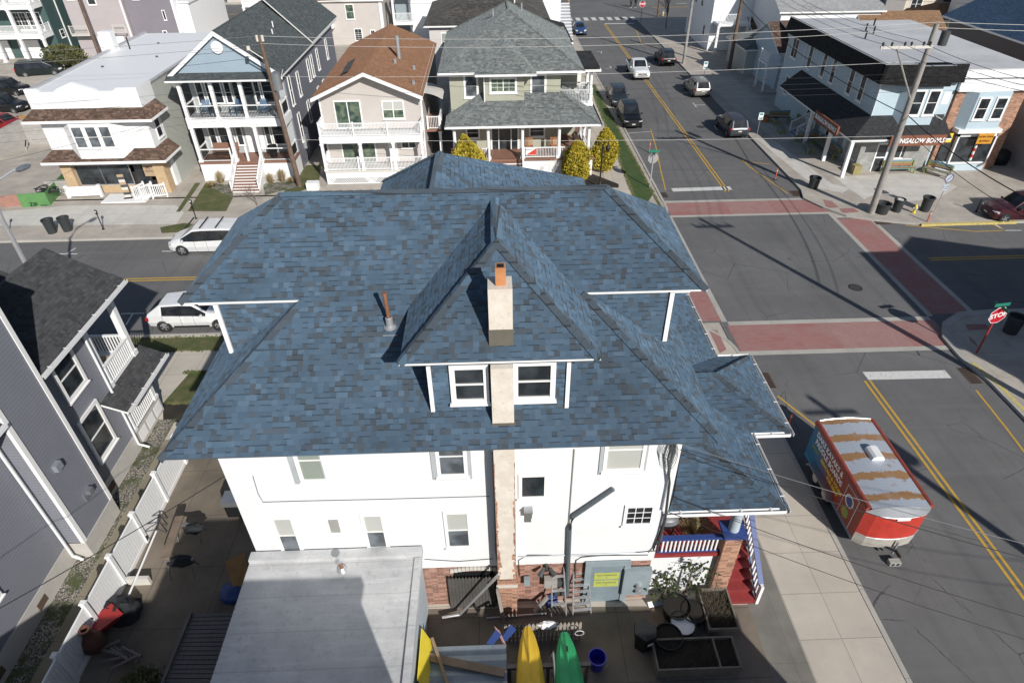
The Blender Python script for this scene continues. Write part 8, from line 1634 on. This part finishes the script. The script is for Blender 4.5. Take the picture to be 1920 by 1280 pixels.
# gutters, posts and ladders against the wall
tag(MB().tube([U(829,1157,.3),U(862,1151,.35),UY(936,1076,11.4)],.05,6).build('loose_downspout',M['alu']),'bent pale downspout leaning against the brick chimney','pipe'); tag(MB().tube([U(912,1158,.2),U(1025,1149,.2)],.03,6).build('loose_pipe',M['alu']),'thin pale pipe lying on the ground before the brick wall','pipe'); tag(MB().box(-.05,.05,-.05,.05,0,1.9).build('leaning_post',M['palewood']),'old wooden post standing at the left of the chimney foot','post'); o=bpy.data.objects['leaning_post']; p=at(945,1172); o.location=(p.x,p.y+.15,.1); o.rotation_euler=(0,R(-5),0)
def ladder(px,py,w,h,n,label,y1=.55,wm='alu',rung=.09):
    p=at(px,py); t=thing('step_ladder',label,'ladder',(p.x,p.y,.12),R(4),'aluminium ladders against the brick wall')
    for s_ in (-1,1): 
        MB().tube([(s_*w/2,0,0),(s_*w*.38,y1,h)],.028,6).build('side_rail',M[wm],t)
    q=MB()
    for i in range(n):
        f=(i+1)/(n+.6); q.box(-w/2+w*.12*f,w/2-w*.12*f,y1*f-.045,y1*f+rung-.045,h*f-.02,h*f+.015)
    q.build('steps',M[wm],t); return t
ladder(1091,1153,.62,1.9,8,'wide aluminium step ladder with eight treads leaning right of the downspout',.75); ladder(1048,1157,.5,1.95,3,'aluminium ladder with a crowded shelf leaning left of the downspout',.6)
p=at(1050,1135); q=MB(); q.box(-.2,.2,-.12,.12,1.0,1.35); q.box(-.2,.2,-.12,.12,.5,.7); o=q.build('tool_crate',M['darkgrey']); o.location=(p.x,p.y+.2,.1); tag(o,'dark crates of tools stacked in the left ladder','crate')
p=at(1032,1120); heap('blue_bag','bag','blue and black bag on the ground by the left ladder',p.x+.0,p.y-.2,.12,.25,.2,.45,'bluebag',8)
tag(MB().tube([U(1003,1145,.2),U(1027,1118,.8)],.08,8).build('grey_tube',M['alu']),'short grey duct leaning by the blue bag','pipe')
p=at(1120,1262); t=thing('blue_bucket','bright blue plastic bucket standing alone on the concrete','bucket',(p.x,p.y+.25,.12)); q=MB(); q.lathe([(0,.01),(.21,0),(.27,.52),(.285,.52),(.285,.56),(.25,.56),(.2,.05),(0,.05)],n=24); q.build('shell',M['bucket'],t,smooth=True); MB().tube([(.27,0,.5),(.32,-.1,.3),(.27,-.2,.25)],.01,4).build('handle',M['alu'],t)
p=at(1207,1218); t=thing('black_composter','black plastic bin with a white label beside the planter','bin',(p.x,p.y+.2,.12),R(20)); q=MB(); q.lathe([(.3,0),(.36,.8),(.4,.8),(.38,.88),(.1,.92),(0,.92)],n=6); q.build('shell',M['black'],t); MB().box(-.1,.1,-.35,-.34,.5,.62).build('label',M['offwhite'],t)
for (px,py,r,h,lb,f) in ((1268,1160,.48,.5,'large black pot nearest the white skirt of the porch','darksoil'),(1300,1168,.42,.45,'black pot between the large pot and the wooden planter','darksoil'),(1280,1192,.42,.45,'black pot holding a crumpled white bag','white'),(1252,1218,.46,.5,'black pot just behind the long wooden planter','darksoil')):
    p=at(px,py); pot('black_plant_pot',lb,'pot',p.x,p.y+.2,r,h,'black',18,f,'black pots by the wooden planter')
def planter(x0,x1,y0,y1,h,label,mid=None):
    t=thing('wooden_planter',label,'planter'); f=MB(); w=.05
    f.box(x0,x1,y0,y0+w,.1,h);f.box(x0,x1,y1-w,y1,.1,h);f.box(x0,x0+w,y0+w,y1-w,.1,h);f.box(x1-w,x1,y0+w,y1-w,.1,h)
    if mid: f.box(mid-w/2,mid+w/2,y0+w,y1-w,.1,h)
    f.build('boards',M['planterwood'],t); MB().box(x0+w,x1-w,y0+w,y1-w,.1,h-.12).build('soil',M['soil'],t)
    rnd=random.Random(int(x0*100)); g=MB()
    for i in range(900):
        x,y=rnd.uniform(x0+.08,x1-.08),rnd.uniform(y0+.08,y1-.08); hh=rnd.uniform(.05,.25); dx,dy=rnd.gauss(0,.05),rnd.gauss(0,.05); g.add([(x-.006,y,h-.12),(x+.006,y,h-.12),(x+dx,y+dy,h-.12+hh)],[(0,1,2)])
    g.build('dry_stems',M['strawd'],t); return t
p=U(1228,1262,.12); p2_=U(1385,1262,.12); planter(p.x+.0,p2_.x,p.y-.15,p.y+.85,.62,'long wooden planter full of dry stems at the bottom of the yard',p.x+(p2_.x-p.x)*.75); p=U(1322,1210,.12); planter(p.x+.15,p.x+1.15,p.y+.3,p.y+1.75,.55,'narrow wooden planter between the porch skirt and the long planter')
shrub('leafy_stem_plant','dark leafy shrub with upright stems in front of the white porch skirt',6.1,11.9,.12,.5,.12,2.1,'leafg',170,.09,33,'ball'); 
shrub('leafy_stem_plant','smaller dark leafy shrub low against the left of the porch skirt',5.35,11.85,.12,.35,.12,1.4,'leafg',110,.09,34,'ball')
baretree('climbing_bush','pale twiggy leafless bush against the right of the white porch skirt',6.75,11.5,.12,2.0,.6,35,5,.02,'strawd','bush')
t=tag(MB().prism([U(1214,1128,.3),U(1262,1120,.3),U(1262,1130,.15),U(1217,1138,.15)],(0,0,-.03)).build('fallen_board',M['white']),'white lettered board lying at the foot of the porch skirt','board')
p=[(1222,1140),(1250,1140),(1240,1190),(1208,1188)]; q=MB(); q.prism([U(a,b,.15) for a,b in p],(0,0,-.02)); tag(q.build('tan_mat',M['tanply2']),'tan board lying flat beside the black pots','board')
q=MB(); rnd=random.Random(9)
for k in range(3):
    c=U(925+k*14,1198-k*5,1.35); d=Vector((.35,.3,.25)).normalized() if k!=1 else Vector((-.3,.5,.3)).normalized(); s=Vector((.06,-.06,0)); q.prism([c-s-d*.25,c+s-d*.25,c+s*1.4+d*.25,c-s*1.4+d*.25],(0,0,.03),k%2)
tag(q.build('folded_beach_umbrella',[M['bluep'],M['pinkc']]),'folded blue and pink beach umbrella at the corner of the corrugated roof','umbrella')
# rough stains and cracks drawn as thin dark patches of old repair on the yard floor
def person(name,label,x,y,rz,top,bottom,seed=0):
    t=thing(name,label,'person',(x,y,.0),rz); me=bpy.data.meshes.new('body'); V=[(0,0,.93),(0,0,1.15),(0,0,1.42),(0,0,1.52),(0,.01,1.66),(0,.01,1.74),(-.18,0,1.42),(-.25,.02,1.14),(-.24,-.1,.9),(-.24,-.14,.82),(.18,0,1.42),(.25,.02,1.14),(.24,-.1,.9),(.24,-.14,.82),(-.09,0,.88),(-.11,-.03,.48),(-.12,.03,.1),(-.12,-.12,.05),(.09,0,.88),(.11,.02,.48),(.12,.08,.1),(.12,-.07,.05)]
    E=[(0,1),(1,2),(2,3),(3,4),(4,5),(2,6),(6,7),(7,8),(8,9),(2,10),(10,11),(11,12),(12,13),(0,14),(14,15),(15,16),(16,17),(0,18),(18,19),(19,20),(20,21)]
    rad=[.15,.14,.15,.06,.105,.08,.07,.05,.035,.035,.07,.05,.035,.035,.1,.065,.045,.04,.1,.065,.045,.04]
    me.from_pydata(V,E,[]); o=bpy.data.objects.new('body',me); col.objects.link(o); o.parent=t; o.modifiers.new('s','SKIN'); 
    for i,v in enumerate(me.skin_vertices[0].data): v.radius=(rad[i],rad[i]); v.use_root=(i==0)
    m=o.modifiers.new('d','SUBSURF'); m.levels=1; m.render_levels=1; me.materials.append(M[bottom])
    MB().lathe([(.17,.95),(.19,1.2),(.2,1.42),(.1,1.5)],n=14,sx=1.1,sy=.75).build('jacket',M[top],t,smooth=True); MB().lathe([(.1,1.68),(.11,1.76),(.07,1.84),(0,1.85)],(0,.02,0),12).build('hair',M['black'],t,smooth=True)
    for s,yy in ((-.12,-.06),(.12,0)): MB().lathe([(0,0),(.06,.01),(.06,.07),(0,.1)],(s,yy,.0),10,0,1,2).build('shoe',M['white'],t,smooth=True)
p=U(1191,15); person('person','person in black clothes and white shoes standing right at the far junction',p.x,p.y,0,'black','black'); person('person','second person in dark clothes just left of the other at the far junction',p.x-.75,p.y+.2,R(20),'darkgrey','black')
# ============================================================ light, sky, camera
w=bpy.data.worlds.new('World'); sc.world=w; w.use_nodes=True; nt=w.node_tree; bg=nt.nodes['Background']
sky=nt.nodes.new('ShaderNodeTexSky'); sky.sky_type='NISHITA'; sky.sun_disc=False; sky.sun_elevation=R(31); AZ=math.atan2(.46,-.89)  # towards the sun
sky.sun_rotation=AZ; sky.altitude=10; sky.air_density=1; sky.dust_density=.6
nt.links.new(sky.outputs[0],bg.inputs[0]); bg.inputs[1].default_value=.075
L=bpy.data.lights.new('sun','SUN'); L.energy=5.0; L.angle=R(.55); L.color=(1,.955,.89); lo=bpy.data.objects.new('sun',L); col.objects.link(lo)
dirv=Vector((-.46,.89,-math.tan(R(31))*1.0018)).normalized(); lo.rotation_euler=dirv.to_track_quat('-Z','Y').to_euler()
cam=bpy.data.cameras.new('camera'); co=bpy.data.objects.new('camera',cam); col.objects.link(co); sc.camera=co
cam.sensor_width=36; cam.lens=FOC/1920*36; cam.clip_end=3000; cam.clip_start=.1
Mx=Matrix(((CR.x,-CD.x,-CF.x,0),(CR.y,-CD.y,-CF.y,0),(CR.z,-CD.z,-CF.z,CH),(0,0,0,1))); co.matrix_world=Mx
sc.view_settings.view_transform='Standard'; sc.view_settings.look='None'; sc.view_settings.exposure=0; sc.view_settings.gamma=1
sc.cycles.max_bounces=5; sc.cycles.diffuse_bounces=3
